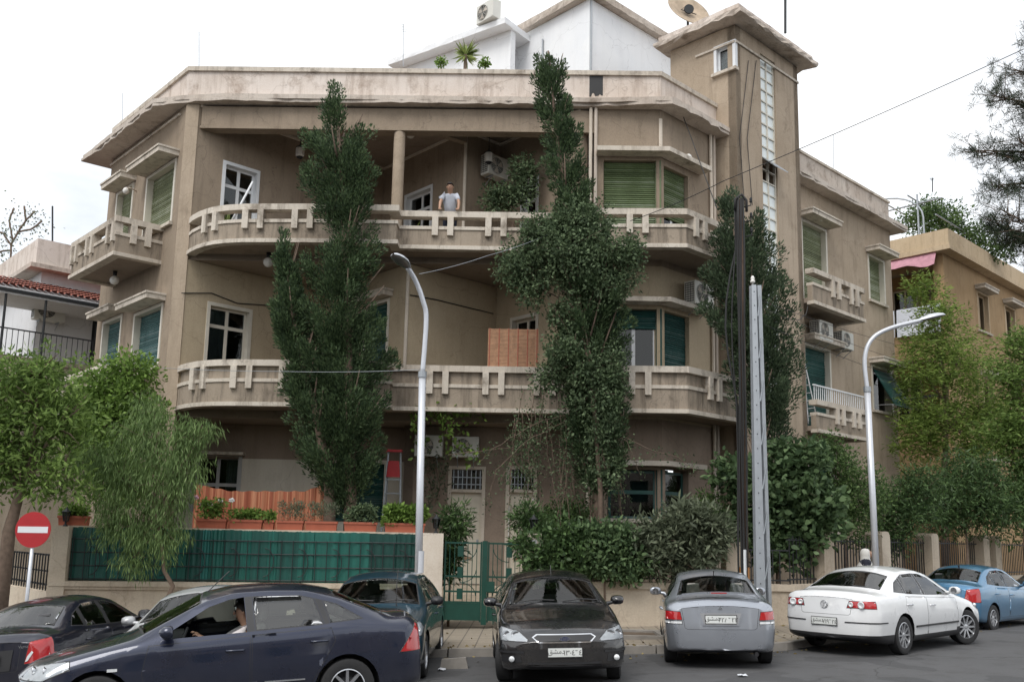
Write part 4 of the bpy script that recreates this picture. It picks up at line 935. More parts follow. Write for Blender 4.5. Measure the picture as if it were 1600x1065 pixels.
# ------------------------------------------------------------------ vegetation
NR=np.random.default_rng(5)
def unit(a): return a/np.maximum(1e-9,np.linalg.norm(a,axis=1,keepdims=True))
def leaf_mesh(name, P, D, ln, wd, mat, parent, fold=.12, kind=None, six=False):
    n=len(P); D=unit(D); r=unit(NR.normal(size=(n,3))); S=unit(np.cross(D,r)); Nn=np.cross(S,D)
    ln=np.asarray(ln).reshape(-1,1)*np.ones((n,1)); wd=np.asarray(wd).reshape(-1,1)*np.ones((n,1))
    if six:
        prof=[(0,0),(.28,.42),(.62,.40),(1,0),(.62,-.40),(.28,-.42)]
        V=np.stack([P+D*ln*a+S*wd*b+Nn*wd*(abs(b)*.35-.25*a*a) for a,b in prof],1).reshape(-1,3); k=6
    else:
        V=np.stack([P,P+D*ln*.5+S*wd*.5+Nn*wd*fold,P+D*ln-Nn*wd*fold,P+D*ln*.5-S*wd*.5+Nn*wd*fold],1).reshape(-1,3); k=4
    me=bpy.data.meshes.new(name); me.vertices.add(n*k); me.vertices.foreach_set('co',V.astype(np.float32).ravel())
    me.loops.add(n*k); me.loops.foreach_set('vertex_index',np.arange(n*k,dtype=np.int32)); me.polygons.add(n)
    me.polygons.foreach_set('loop_start',np.arange(0,n*k,k,dtype=np.int32)); me.polygons.foreach_set('loop_total',np.full(n,k,dtype=np.int32))
    me.materials.append(mat); me.update(calc_edges=True)
    o=link(name,me,parent); 
    if parent is not None: o.matrix_parent_inverse=par_inv(parent)
    if kind: o['kind']=kind
    return o
def ball(n): 
    v=unit(NR.normal(size=(n,3))); return v*(NR.random((n,1))**(1/3))
def tufts(C, rad_, per, mode, ln, wd, centre=None):
    M=len(C); rr=np.asarray(rad_).reshape(-1,1)*np.ones((M,1)); B=ball(M*per); P=np.repeat(C,per,0)+B*np.repeat(rr,per,0)
    if mode=='up':
        axis=np.repeat(NR.normal(size=(M,3))*.3+np.array([0,0,.75]),per,0); D=axis+B*.85
        if centre is not None:
            out=C-centre(C); out[:,2]=0; D+=np.repeat(unit(out),per,0)*.55
    elif mode=='weep': D=np.array([0,0,-1.0])+B*.45+NR.normal(size=(M*per,3))*.22
    elif mode=='arch': D=B*1.0+np.array([0,0,-.1])+NR.normal(size=(M*per,3))*.4
    elif mode=='flat': D=B*1.0*np.array([1,1,.25])+NR.normal(size=(M*per,3))*np.array([.5,.5,.3])
    else: D=NR.normal(size=(M*per,3))
    N=M*per; return P,D,ln*(.6+.8*NR.random(N)),wd*(.6+.8*NR.random(N))
def pxpt(px,py,Y): p=at(px,py,Y); return (p.x,p.y,p.z)
def scale_at(Y): return Y/FPX*1.02
def columnar(name,label,rows,Y,base,mat,trunkpx,n_t=900,per=46,tr=.25,ln=.085,wd=.032,dep=.8,extra=(),inner=True,trunk_r=.16,cat='tree'):
    b=at(base[0],base[1],Y); root=empty(name,(b.x,Y,.55),label,cat)
    R_=[(at(( l+r_)/2,y,Y),(r_-l)/2*scale_at(Y)) for y,l,r_ in rows]
    zs=np.array([q[0].z for q in R_])[::-1]; cx=np.array([q[0].x for q in R_])[::-1]; rx=np.array([q[1] for q in R_])[::-1]
    zz=np.linspace(zs[0],zs[-1],400); w_=np.interp(zz,zs,rx)**1.4; w_/=w_.sum()
    nb_=n_t//4; z=NR.choice(zz,nb_,p=w_); r=np.interp(z,zs,rx); c=np.interp(z,zs,cx); an=NR.random(nb_)*2*np.pi
    lob=.86+.17*np.sin(an*3+z*2.3)+.18*np.sin(an*5-z*4.1)+.14*np.sin(z*6.3+an*2)+.16*NR.normal(size=nb_)*.6
    tip=np.maximum(.04,r-.05)*np.clip(lob,.30,1.12); C=[];RR=[];AX=[]
    tipP=np.stack([c+tip*np.cos(an),Y+tip*np.sin(an)*dep,z],1); zb_=z-.55*tip-.25; bas=np.stack([np.interp(zb_,zs,cx),np.full(nb_,Y),zb_],1); ax=unit(tipP-bas)+np.array([0,0,.35])
    for k,t in enumerate((.25,.48,.66,.83,1.0)):
        q=bas+(tipP-bas)*t; q[:,2]+=.10*t*t; C.append(q+NR.normal(size=(nb_,3))*.035); RR.append(tr*(1.12-.62*t)*(.75+.5*NR.random(nb_))); AX.append(ax)
    C=np.concatenate(C); RR=np.concatenate(RR); AX=np.concatenate(AX); M_=len(C); B_=ball(M_*per)*np.array([1,1,1.25]); P=np.repeat(C,per,0)+B_*np.repeat(RR.reshape(-1,1),per,0); D=np.repeat(AX,per,0)*.9+B_*.7+NR.normal(size=(M_*per,3))*.18
    l_=ln*(.6+.8*NR.random(M_*per)); w2=wd*(.6+.8*NR.random(M_*per))
    leaf_mesh('crown',P,D,l_,w2,mat,root)
    mb=MB(); top=R_[1][0]; pts=[(b.x,Y,.5)]+[(at(px,py,Y).x,Y,at(px,py,Y).z) for px,py in trunkpx]+[(top.x,Y,top.z)]
    k=len(pts); mb.tube(pts,[trunk_r*(1-.85*i/(k-1)) for i in range(k)],9)
    rr_=random.Random(len(rows))
    for i in range(26):
        f=rr_.uniform(.25,.95); j=min(k-2,int(f*(k-1))); a=Vector(pts[j]).lerp(Vector(pts[j+1]),f*(k-1)-j); an_=rr_.random()*6.28; rad2=float(np.interp(a.z,zs,rx))*.7
        mb.tube([a,a+Vector((math.cos(an_)*rad2*.5,math.sin(an_)*rad2*.5,.25)),a+Vector((math.cos(an_)*rad2,math.sin(an_)*rad2,.8))],[.04,.025,.008],5)
    part(mb,'trunk',M_TRUNK,root,True); return root
L_CYP=leafmat('cypress_leaf',(.022,.044,.022),(.10,.15,.066),.22); L_CYP2=leafmat('cypress_leaf_grey',(.026,.046,.026),(.10,.14,.075),.2)
L_CLIMB=leafmat('climber_leaf',(.04,.07,.035),(.17,.23,.12),.35); L_OLIVE=leafmat('yellow_green_leaf',(.065,.12,.028),(.25,.36,.10),.45); L_BRIGHT=leafmat('bright_leaf',(.07,.13,.025),(.25,.38,.09),.45)
L_PEP=leafmat('pepper_leaf',(.075,.135,.042),(.27,.38,.15),.5); L_DARKB=leafmat('dark_broad_leaf',(.028,.058,.022),(.11,.18,.065),.3,.45); L_FIG=leafmat('fig_leaf',(.04,.08,.035),(.17,.25,.115),.35)
L_GREY=leafmat('grey_green_leaf',(.07,.09,.055),(.20,.23,.15),.3); L_HEDGE=leafmat('hedge_leaf',(.035,.075,.024),(.15,.23,.08),.35); L_FEATH=leafmat('feathery_leaf',(.08,.14,.03),(.30,.40,.10),.5); L_PINE=leafmat('pine_needle',(.018,.032,.02),(.055,.075,.042),.1); L_YUC=leafmat('yucca_leaf',(.11,.16,.04),(.30,.36,.12),.3)
columnar('cypress_tree','broad dark cypress with a second lower spire in front of the left balconies',
 [(138,520,536),(165,500,550),(195,482,562),(225,472,586),(260,478,592),(300,474,592),(340,492,588),(380,500,592),(420,470,594),(460,446,596),(500,432,604),(550,436,610),(600,456,612),(650,450,614),(690,446,604),(730,462,594),(765,505,588)],21.6,(548,810),L_CYP,[(548,760),(545,600),(540,400),(532,250)],n_t=1000,per=70,tr=.27)
columnar('cypress_tree','tall narrow pointed cypress in front of the loggia, wrapped in climber',
 [(62,853,862),(80,845,868),(100,838,880),(130,836,888),(160,834,890),(200,842,905),(250,845,914),(300,850,926),(350,856,942),(400,855,960),(450,856,985),(550,858,978),(650,872,985),(700,885,982),(745,905,968)],21.7,(935,820),L_CYP,[(934,760),(928,600),(905,400),(875,250)],n_t=860,per=70,tr=.23)
columnar('cypress_tree','dark cypress behind the cable pole and galvanised mast',
 [(300,1134,1150),(340,1116,1166),(365,1108,1215),(420,1100,1228),(480,1096,1240),(540,1128,1246),(600,1140,1252),(650,1160,1250),(690,1175,1240)],22.2,(1190,820),L_CYP2,[(1190,760),(1185,600),(1170,450)],n_t=640,per=64,tr=.27)
# spire of the first cypress (same plant): joined as an extra crown
def blobs(name,label,B,Y,base,mat,trunk=None,n_t=300,per=30,tr=.35,ln=.12,wd=.05,mode='arch',six=False,tr_r=.1,cat='tree',stems=None,floor=.55,hollow=.5,tmat=None,crown='crown',limbs=True):
    """B: ellipsoids (px,py,rx,ry[,dY]) ; a crown of leaf tufts and a branching trunk"""
    b=at(base[0],base[1],Y); gzv=floor if floor is not None else gz(b.x)+PAV; root=empty(name,(b.x,Y,gzv),label,cat)
    vol=np.array([q[2]*q[3] for q in B],float); vol/=vol.sum(); C=[]
    for q,v in zip(B,vol):
        n=max(3,int(n_t*v)); c=at(q[0],q[1],Y+(q[4] if len(q)>4 else 0)); k=scale_at(Y); e=unit(NR.normal(size=(n,3)))*(NR.random((n,1))**hollow)
        C.append(np.array([c.x,c.y,c.z])+e*np.array([q[2]*k,min(q[2],q[3])*k*.8,q[3]*k]))
    C=np.concatenate(C); C[:,2]=np.maximum(C[:,2],gzv+.1)
    P,D,l_,w2=tufts(C,tr*(.6+.7*NR.random(len(C))),per,mode,ln,wd); P[:,2]=np.maximum(P[:,2],gzv+.02)
    leaf_mesh(crown,P,D,l_,w2,mat,root,six=six)
    mb=MB(); tk=[(b.x,Y,gzv-.15)]+[tuple(at(px,py,Y)) for px,py in (trunk or [(q[0],q[1]) for q in B[:1]])]
    k=len(tk); mb.tube(tk,[tr_r*(1-.6*i/(k-1)) for i in range(k)],8)
    r_=random.Random(n_t); end=Vector(tk[-1])
    if limbs:
      for q in B:
        c=at(q[0],q[1],Y+(q[4] if len(q)>4 else 0)); a=Vector(tk[max(1,k-2)]).lerp(end,r_.random()); m_=a.lerp(c,.5)+Vector((r_.uniform(-.1,.1),r_.uniform(-.1,.1),.1)); mb.tube([a,m_,c],[tr_r*.38,tr_r*.26,tr_r*.12],6)
        for i in range(7):
            kx=scale_at(Y); e=c+Vector((r_.uniform(-.8,.8)*q[2]*kx,r_.uniform(-.6,.6)*q[2]*kx,r_.uniform(-.6,.8)*q[3]*kx)); mb.tube([m_.lerp(c,.6+.4*r_.random()),(c+e)/2,e],[tr_r*.14,tr_r*.1,.004],5)
    part(mb,'trunk',tmat or M_TRUNK,root,True); return root
# second, lower spire standing beside the first cypress
columnar('cypress_tree','short dark cypress spire just left of the broad cypress',[(362,436,444),(390,432,456),(420,430,468),(460,428,480),(520,418,480),(560,440,490),(620,448,500)],21.4,(520,810),L_CYP,[(515,760),(495,650),(465,540)],n_t=220,per=64,tr=.19)
blobs('climbing_shrub','bushy green climber spilling around the tall cypress at balcony height',[(880,390,75,62),(822,400,42,42),(800,425,26,26),(950,395,50,40),(985,400,24,34),(900,340,60,30),(845,355,35,24),(838,448,36,30),(930,450,50,34),(965,440,30,24),(885,500,34,26),(895,560,46,46),(862,585,26,34),(925,610,44,50),(950,570,28,40),(935,675,30,34),(945,735,20,30)],21.3,(940,840),L_CLIMB,[(938,760),(925,600),(900,450)],n_t=1000,per=28,tr=.23,ln=.085,wd=.05,tr_r=.07,cat='climber',hollow=.42)
# thin hanging vine below it
def vine(name,label,strands,Y,mat,ln=.06,wd=.035,per=70,r=.008,spread=.09,cat='vine',lp=None):
    root=None; mb=MB(); P=[];
    for pts in strands:
        W=[at(px,py,Y+dy) for px,py,dy in pts]; 
        if root is None: root=empty(name,(W[0].x,W[0].y,W[0].z),label,cat)
        dd=[]
        for a,b in zip(W[:-1],W[1:]):
            for i in range(6): dd.append(a.lerp(b,i/6)+Vector((R.uniform(-.02,.02),R.uniform(-.02,.02),R.uniform(-.02,.02))))
        dd.append(W[-1]); mb.tube(dd,r,5); A=np.array([tuple(p) for p in dd]); i=NR.integers(0,len(A),per); P.append(A[i]+NR.normal(size=(per,3))*spread)
    P=np.concatenate(P); part(mb,'stem',M_TRUNK,root,True); D=NR.normal(size=(len(P),3))+np.array([0,0,-.5])
    leaf_mesh('leaves',P,D,ln*(.6+.8*NR.random(len(P))),wd*(.6+.8*NR.random(len(P))),mat,root); return root
rs=random.Random(21); st=[]
for i in range(44):
    x=rs.uniform(800,985); y0=rs.uniform(600,690); x1=x+rs.uniform(-25,25); st.append([(x,y0,rs.uniform(-.3,.3)),(x+(x1-x)*.4+rs.uniform(-10,10),(y0*.5+760*.5)+rs.uniform(-20,20),0),(x1,rs.uniform(730,850),rs.uniform(-.2,.3))])
for a in ([(930,640,0),(850,655,-.2),(770,700,-.2),(750,720,-.1)],[(900,650,0),(820,690,-.3),(775,735,-.3),(760,790,-.1)],[(930,660,0),(1010,700,-.2),(1060,715,-.1),(1090,740,-.1)],[(930,660,0),(980,690,-.2),(1000,740,-.1)],[(880,650,0),(800,700,0),(700,710,0)]): st.append(a)
vine('hanging_vine','bare grey tangle of vine stems hanging beside the cream doors',st,21.6,L_CLIMB,.06,.04,110)
vine('grape_vine','green leafy vine hanging from balcony edge above the ground floor air conditioners',[[(645,640,0),(655,670,0),(652,700,0)],[(655,645,0),(690,640,0),(715,665,0)],[(680,640,0),(700,660,0),(698,680,0)],[(690,640,0),(760,640,0)],[(705,695,.2),(730,705,.2),(745,712,.2)]],23.0,L_BRIGHT,.12,.11,60,.01,.13)
vine('wall_creeper','dull green creeper on the ground floor wall left of the cream doors',[[(665,725,0),(672,760,0),(668,800,0)],[(680,722,0),(688,760,0),(680,790,0)],[(660,720,0),(690,715,0)]],24.3,L_GREY,.08,.07,130,.01,.16)
# left street trees
blobs('street_tree','yellow-green leafy tree with leaning trunk behind the no-entry sign',[(55,625,70,60),(10,650,60,75),(95,660,55,60),(30,720,65,55),(90,740,50,50),(60,580,55,32),(-30,600,60,60),(-30,720,60,70)],18.0,(8,870),L_OLIVE,[(14,830),(28,780),(48,730)],n_t=330,per=32,tr=.28,ln=.15,wd=.045,tr_r=.15,floor=None)
blobs('garden_tree','bright green tree rising behind the pepper tree at the left house corner',[(165,610,50,55),(205,585,45,38),(150,680,60,60),(215,640,45,50),(190,740,70,60)],21.6,(180,860),L_BRIGHT,[(182,780),(178,700)],n_t=420,per=34,tr=.30,ln=.11,wd=.055,tr_r=.09)
pep=blobs('pepper_tree','weeping feathery pepper tree with crooked trunk in front of the green screen',[(235,690,60,45),(190,745,55,50),(265,750,50,55),(155,720,32,34),(300,680,34,26),(322,672,18,14),(210,815,50,46),(258,830,36,42),(172,810,30,36),(240,640,36,22),(290,730,28,40),(215,870,30,26)],19.0,(262,950),L_PEP,[(262,935),(270,915),(256,890),(254,860),(240,780)],n_t=470,per=38,tr=.25,ln=.14,wd=.017,mode='weep',tr_r=.062,floor=None)
# right: fig, shrubs, trees
blobs('fig_shrub','large broad-leaved fig behind the galvanised mast',[(1235,760,75,60),(1190,800,55,60),(1270,800,50,55),(1215,850,60,45),(1250,710,50,30),(1150,745,35,40)],21.9,(1215,890),L_FIG,[(1215,850),(1220,800)],n_t=400,per=22,tr=.26,ln=.15,wd=.12,six=True,mode='flat',tr_r=.06,cat='shrub')
blobs('garden_shrub','loose thin-leaved shrub between the fig and the right lamp post',[(1310,740,40,45),(1345,770,45,45),(1320,810,50,45),(1290,700,30,28)],23.4,(1320,870),L_HEDGE,[(1320,830),(1318,790)],n_t=260,per=34,tr=.28,ln=.08,wd=.045,tr_r=.05,cat='shrub')
blobs('garden_shrub','dark drooping shrub over the fence right of the lamp post',[(1405,800,50,48),(1385,845,35,25),(1440,770,45,40)],25.4,(1410,870),L_DARKB,[(1410,830)],n_t=260,per=34,tr=.3,ln=.13,wd=.035,tr_r=.06,cat='shrub')
blobs('garden_shrub','wide dark oleander mass above the third and fourth fence piers',[(1500,775,60,55),(1545,790,50,45),(1470,800,45,35),(1520,740,55,35)],28.0,(1510,870),L_DARKB,[(1510,830)],n_t=380,per=34,tr=.36,ln=.16,wd=.035,tr_r=.07,cat='shrub')
blobs('garden_shrub','green shrub at the right picture edge above the last pier',[(1590,790,50,55),(1620,740,50,60)],29.0,(1600,870),L_HEDGE,[(1600,830)],n_t=260,per=34,tr=.36,ln=.12,wd=.05,tr_r=.07,cat='shrub')
blobs('feathery_tree','tall feathery green tree in front of the ochre house corner',[(1465,500,52,52),(1500,560,75,55),(1440,580,50,55),(1470,650,75,55),(1530,640,60,55),(1440,690,50,45),(1450,450,40,22),(1520,700,60,40)],31.5,(1475,860),L_FEATH,[(1475,780),(1478,680),(1480,600)],n_t=520,per=42,tr=.36,ln=.17,wd=.04,mode='flat',tr_r=.14)
blobs('feathery_tree','lighter feathery tree at the right edge in front of the ochre house',[(1585,590,45,50),(1610,650,50,60),(1570,680,40,45),(1600,540,35,30),(1620,720,50,50)],29.0,(1610,860),L_OLIVE,[(1610,780),(1608,680)],n_t=300,per=40,tr=.33,ln=.15,wd=.05,mode='flat',tr_r=.12)
blobs('broadleaf_shrub','low dark glossy shrub beside the gate, over the wall',[(850,865,38,36),(885,850,35,35),(870,885,50,22),(860,900,40,12)],20.35,(865,905),L_DARKB,[(865,890)],n_t=200,per=26,tr=.2,ln=.11,wd=.06,six=True,tr_r=.03,cat='shrub')
blobs('broadleaf_shrub','mid-green shrub behind the black car, over the wall coping',[(940,868,45,34),(980,884,40,24),(920,845,36,24),(960,840,32,22)],20.45,(945,905),L_FIG,[(945,880)],n_t=300,per=26,tr=.2,ln=.11,wd=.07,six=True,tr_r=.03,cat='shrub')
blobs('broadleaf_shrub','grey-green long-leaved shrub above the silver car',[(1075,812,48,26),(1030,842,46,28),(1105,838,46,26),(1060,872,66,24),(1000,860,30,20)],20.6,(1060,905),L_GREY,[(1060,870),(1062,830)],n_t=330,per=26,tr=.24,ln=.18,wd=.05,six=True,tr_r=.04,cat='shrub')
blobs('garden_shrub','dim dense shrub in the shade under the right bay window',[(890,815,40,28),(1110,810,34,40),(865,830,36,26)],22.6,(950,880),L_HEDGE,[(950,840)],n_t=260,per=34,tr=.28,ln=.09,wd=.045,tr_r=.04,cat='shrub')
blobs('oleander_bush','upright oleander in a pot behind the left gate leaf',[(712,815,20,28),(706,855,17,28),(700,890,12,16)],20.85,(702,915),L_DARKB,[(704,880),(708,840)],n_t=90,per=26,tr=.16,ln=.15,wd=.035,tr_r=.03,cat='shrub',floor=.2)
blobs('oleander_bush','arching oleander behind the right gate leaf and number pillar',[(825,808,28,20),(838,830,22,24),(812,850,10,14)],20.9,(836,905),L_DARKB,[(836,870),(834,840)],n_t=90,per=26,tr=.16,ln=.15,wd=.03,tr_r=.03,cat='shrub',floor=.2)
# terrace plants in the loggia
blobs('potted_shrub','leafy potted shrub on the upper balcony behind the tall cypress',[(805,300,30,28),(820,265,22,24),(785,318,20,16),(770,305,18,18)],24.2,(800,345),L_CLIMB,[(803,315),(806,290)],n_t=130,per=22,tr=.18,ln=.12,wd=.05,tr_r=.025,cat='potted plant',floor=9.0)
# pine at the upper right, its trunk outside the picture
def pine():
    Y=33; root=empty('pine_tree',(at(1680,700,Y).x,Y,.5),'dark pine reaching in from the upper right corner','tree'); mb=MB(); C=[]; b=at(1690,860,Y); t=at(1680,40,Y); mb.tube([b,at(1688,500,Y),t],[.3,.22,.08],9)
    r_=random.Random(3)
    for (x0,y0,x1,y1,w_) in ((1690,330,1590,215,40),(1685,260,1520,235,26),(1685,200,1555,150,34),(1690,150,1590,110,28),(1690,420,1570,330,42),(1690,450,1590,370,36),(1690,300,1550,290,26),(1680,120,1620,60,30),(1690,420,1545,345,22)):
        a=at(x0,y0,Y+r_.uniform(-1,1)); e=at(x1,y1,Y+r_.uniform(-1.5,1.5)); mb.tube([a,a.lerp(e,.5)+Vector((0,0,.25)),e],[.09,.05,.015],6)
        for i in range(95):
            f=r_.uniform(.30,1.08); c=a.lerp(e,f)+Vector((r_.gauss(0,1),r_.gauss(0,1),r_.gauss(.1,.7)))*w_*.55*scale_at(Y); C.append(tuple(c)); mb.tube([a.lerp(e,min(1,f*.92)),c],[.015,.006],4)
    C=np.array(C); P,D,l_,w2=tufts(C,.10,34,'rand',.24,.016); D=D+np.array([-.3,0,.3]); leaf_mesh('crown',np.repeat(C,34,0)+NR.normal(size=(len(C)*34,3))*.05,D,l_,w2,L_PINE,root); part(mb,'trunk',M_TRUNK,root,True)
pine()
# far bare-ish tree at the left
vine('sparse_tree','thin almost leafless tree above the white house roof',[[(15,420,0),(18,380,0),(30,360,0),(40,345,0),(38,322,0)],[(18,385,0),(5,365,0),(-5,360,0)],[(30,362,0),(50,358,.2),(66,345,.3)],[(20,375,0),(14,345,0),(22,325,0)],[(40,345,0),(55,330,0)],[(18,390,0),(-10,395,0)]],46,L_GREY,.13,.09,70,.05,.42,cat='tree')
# far greenery closing the right street
blobs('background_tree','dark tree closing the view down the right street',[(1640,640,60,90),(1690,600,60,110),(1600,700,60,80),(1700,720,70,80)],44,(1650,860),L_HEDGE,[(1650,780)],n_t=420,per=30,tr=.7,ln=.25,wd=.12,tr_r=.2)
blobs('background_tree','green tree closing the view down the left side street',[(20,760,70,60),(-50,740,60,80),(80,800,60,45)],33,(20,880),L_HEDGE,[(20,820)],n_t=420,per=30,tr=.5,ln=.16,wd=.09,tr_r=.15,floor=None)
blobs('roof_garden_plant','bushy climber growing over the ochre house pergola',[(1430,345,28,28),(1475,345,40,36),(1520,370,40,26),(1450,330,25,22),(1560,385,35,20)],38.5,(1470,372),L_HEDGE,[(1470,355)],n_t=240,per=26,tr=.36,ln=.14,wd=.07,tr_r=.04,cat='plant',floor=13.6)
# yucca on the roof
def yucca(px,py,Y,zb,name,label,n=70,ln=.75,stem=.5,cat='plant',par=None):
    b=at(px,py,Y); root=empty(name,(b.x,Y,zb),label,cat); mb=MB(); mb.tube([(b.x,Y,zb),(b.x,Y,zb+stem)],.05,7); part(mb,'stem',M_TRUNK,root,True)
    d=unit(NR.normal(size=(n,3)))*np.array([1,1,.8])+np.array([0,0,.35]); P=np.tile(np.array([[b.x,Y,zb+stem]]),(n,1)); leaf_mesh('leaves',P,d,ln*(.7+.5*NR.random(n)),.055+.02*NR.random(n),L_YUC,root); return root
yucca(727,100,25.6,13.3,'yucca_plant','spiky yucca on the roof left of the white roof room',90,.48,at(727,86,25.6).z-13.3)
yucca(358,320,24.2,ZS2+.02,'potted_yucca','spiky potted yucca on the upper balcony in front of the left French window',40,.5,.75,'potted plant')
yucca(640,330,24.6,ZS2+.02,'potted_yucca','spiky potted yucca beside the balcony column',40,.55,.55,'potted plant')
for i,(px_,lb) in enumerate(((688,'small leafy roof plant left of the yucca'),(757,'small leafy roof plant right of the yucca'))):
    blobs('roof_plant',lb,[(px_,99,6,7)],25.2,(px_,112),L_BRIGHT,[(px_,100)],n_t=14,per=14,tr=.1,ln=.09,wd=.05,tr_r=.012,cat='plant',floor=13.2)

# fallen leaves along the kerb and under the trees
def fallen(n=900):
    P=[]
    for i in range(n):
        s_=R.uniform(max(0,sv-9),sv+26); q,d_=along(kd,s_); nq=Vector((d_.y,-d_.x)); o=R.gauss(.15,.35) if R.random()<.6 else -R.random()*3.2
        q=q+nq*o; P.append((q.x,q.y,gz(q.x)+(.008 if o>0 else PAV+.012)))
    P=np.array(P); D=NR.normal(size=(n,3))*np.array([1,1,.12]); o=leaf_mesh('fallen_leaves',P,D,.05+.05*NR.random(n),.03+.02*NR.random(n),leafmat('dry_leaf',(.10,.07,.03),(.30,.24,.10),.1),None,kind='stuff'); tag(o,'dry fallen leaves scattered along the kerb and pavement','leaves')
fallen()
# ------------------------------------------------------------------ cars
def paint(name,col,metal=.35,rough=.32):
    m,t,b=nodemat(name); g=nn(t,'ShaderNodeTexCoord').outputs['Object']; n=noise(t,g,2.2,5,.6); n2=noise(t,g,420,1,.5)
    c=mixc(t,n,tuple(x*.93 for x in col),tuple(min(1,x*1.05) for x in col)); c=mixc(t,.10,c,ramp(t,n2,[(.3,(.2,.2,.2)),(.7,(.8,.8,.8))]).outputs['Color'],'OVERLAY')
    dz=nn(t,'ShaderNodeSeparateXYZ'); t.links.new(g,dz.inputs[0]); n3=noise(t,g,3.5,6,.65)
    du=nn(t,'ShaderNodeMapRange'); du.inputs['From Min'].default_value=.75; du.inputs['From Max'].default_value=.15; t.links.new(dz.outputs['Z'],du.inputs['Value'])
    mu=nn(t,'ShaderNodeMath',operation='MULTIPLY'); t.links.new(du.outputs[0],mu.inputs[0]); t.links.new(n3,mu.inputs[1]); m2=nn(t,'ShaderNodeMath',operation='MULTIPLY'); t.links.new(mu.outputs[0],m2.inputs[0]); m2.inputs[1].default_value=.28
    c=mixc(t,m2.outputs[0],c,(.20,.175,.145))                      # road dust low on the body
    t.links.new(c,b.inputs['Base Color']); b.inputs['Metallic'].default_value=metal; 
    ra=ramp(t,n3,[(.3,(rough*.8,)*3),(.75,(min(1,rough*1.35),)*3)]); t.links.new(ra.outputs['Color'],b.inputs['Roughness']); b.inputs['Coat Weight'].default_value=1; b.inputs['Coat Roughness'].default_value=.05; return m
C_GLASS=glassmat('car_glass',(.58,.64,.62),ior=1.40); C_GLASSD=glassmat('car_glass_dark',(.24,.28,.27),ior=1.75); C_GLASSS=glassmat('car_side_glass',(.55,.62,.60),ior=1.95)
C_RED=plain('tail_lamp_red',(.42,.012,.015),.12,var=.1,coat=1); C_ORNG=plain('lamp_amber',(.55,.16,.08),.15,coat=1); C_CLEAR=plain('lamp_reflector',(.78,.80,.82),.22,.15,var=.15,scale=14,coat=1); C_LENS=glassmat('lamp_lens',(.86,.88,.9)); C_CHROME=plain('chrome',(.75,.76,.78),.12,1,var=.03); C_PLATE=plain('plate_white',(.72,.74,.72),.4,var=.05); C_PLASTIC=plain('black_plastic',(.022,.022,.024),.5,var=.1); C_SEAT=plain('seat_cloth',(.085,.085,.09),.85); C_SEATL=plain('seat_cloth_grey',(.22,.21,.19),.85); C_ALLOY=plain('alloy_rim',(.50,.51,.53),.28,.8,var=.06); C_TYRE=plain('tyre',(.022,.022,.023),.8,var=.2,scale=20)
C_INK=plain('plate_ink',(.02,.02,.02),.6)
def curve(keys,d,sig=.035):
    k=np.array(keys,float); dd=np.linspace(-.3,d[-1]+.3,int((d[-1]+.6)/.01)+1); v=np.interp(dd,k[:,0],k[:,1]); n=int(sig/.01*3); g=np.exp(-.5*(np.arange(-n,n+1)*.01/sig)**2); g/=g.sum(); v=np.convolve(np.pad(v,n,'edge'),g,'valid'); return np.interp(d,dd,v)
def clipf(bm,faces,poly,fi,fj):
    """split faces along a convex polygon in the projection (fi,fj) and return those inside"""
    cx=sum(p[0] for p in poly)/len(poly); cy=sum(p[1] for p in poly)/len(poly); n=len(poly)
    for k in range(n):
        a,b=poly[k],poly[(k+1)%n]; nx,ny=-(b[1]-a[1]),(b[0]-a[0])
        if nx*(cx-a[0])+ny*(cy-a[1])<0: nx,ny=-nx,-ny
        if not faces: return []
        co=[0,0,0]; no=[0,0,0]; co[fi]=a[0]; co[fj]=a[1]; no[fi]=nx; no[fj]=ny
        geom=list({*faces,*[e for f in faces for e in f.edges],*[v for f in faces for v in f.verts]})
        r=bmesh.ops.bisect_plane(bm,geom=geom,dist=1e-5,plane_co=co,plane_no=no)
        faces=[f for f in r['geom'] if isinstance(f,bmesh.types.BMFace)]
        faces=[f for f in faces if (f.calc_center_median()[fi]-a[0])*nx+(f.calc_center_median()[fj]-a[1])*ny>0]
    return faces
def extract(bm,faces,name,mats,parent,inset=0,off=0,delete=True,smooth=True,depth=0):
    if not faces: return None
    b2=bmesh.new(); mp={}
    for f in faces:
        vs=[]
        for v in f.verts:
            if v not in mp: mp[v]=b2.verts.new(v.co)
            vs.append(mp[v])
        try: b2.faces.new(vs)
        except ValueError: pass
    b2.normal_update()
    if inset:
        r=bmesh.ops.inset_region(b2,faces=b2.faces[:],thickness=inset,depth=depth,use_boundary=True,use_even_offset=True)
        for f in r['faces']: f.material_index=1
    if off:
        b2.normal_update()
        for v in b2.verts: v.co+=v.normal*off
    me=bpy.data.meshes.new(name); b2.to_mesh(me); b2.free()
    for m in (mats if isinstance(mats,(list,tuple)) else [mats]): me.materials.append(m)
    if smooth: me.polygons.foreach_set('use_smooth',[True]*len(me.polygons))
    if delete: bmesh.ops.delete(bm,geom=faces,context='FACES')
    return link(name,me,parent)
TMP=bpy.data.scenes.new('workbench')                    # empty side scene in which lettering and skins are evaluated
def eval_mesh(o):
    TMP.collection.objects.link(o); vl=TMP.view_layers[0]; vl.update(); dg=vl.depsgraph; dg.update(); return bpy.data.meshes.new_from_object(o.evaluated_get(dg))
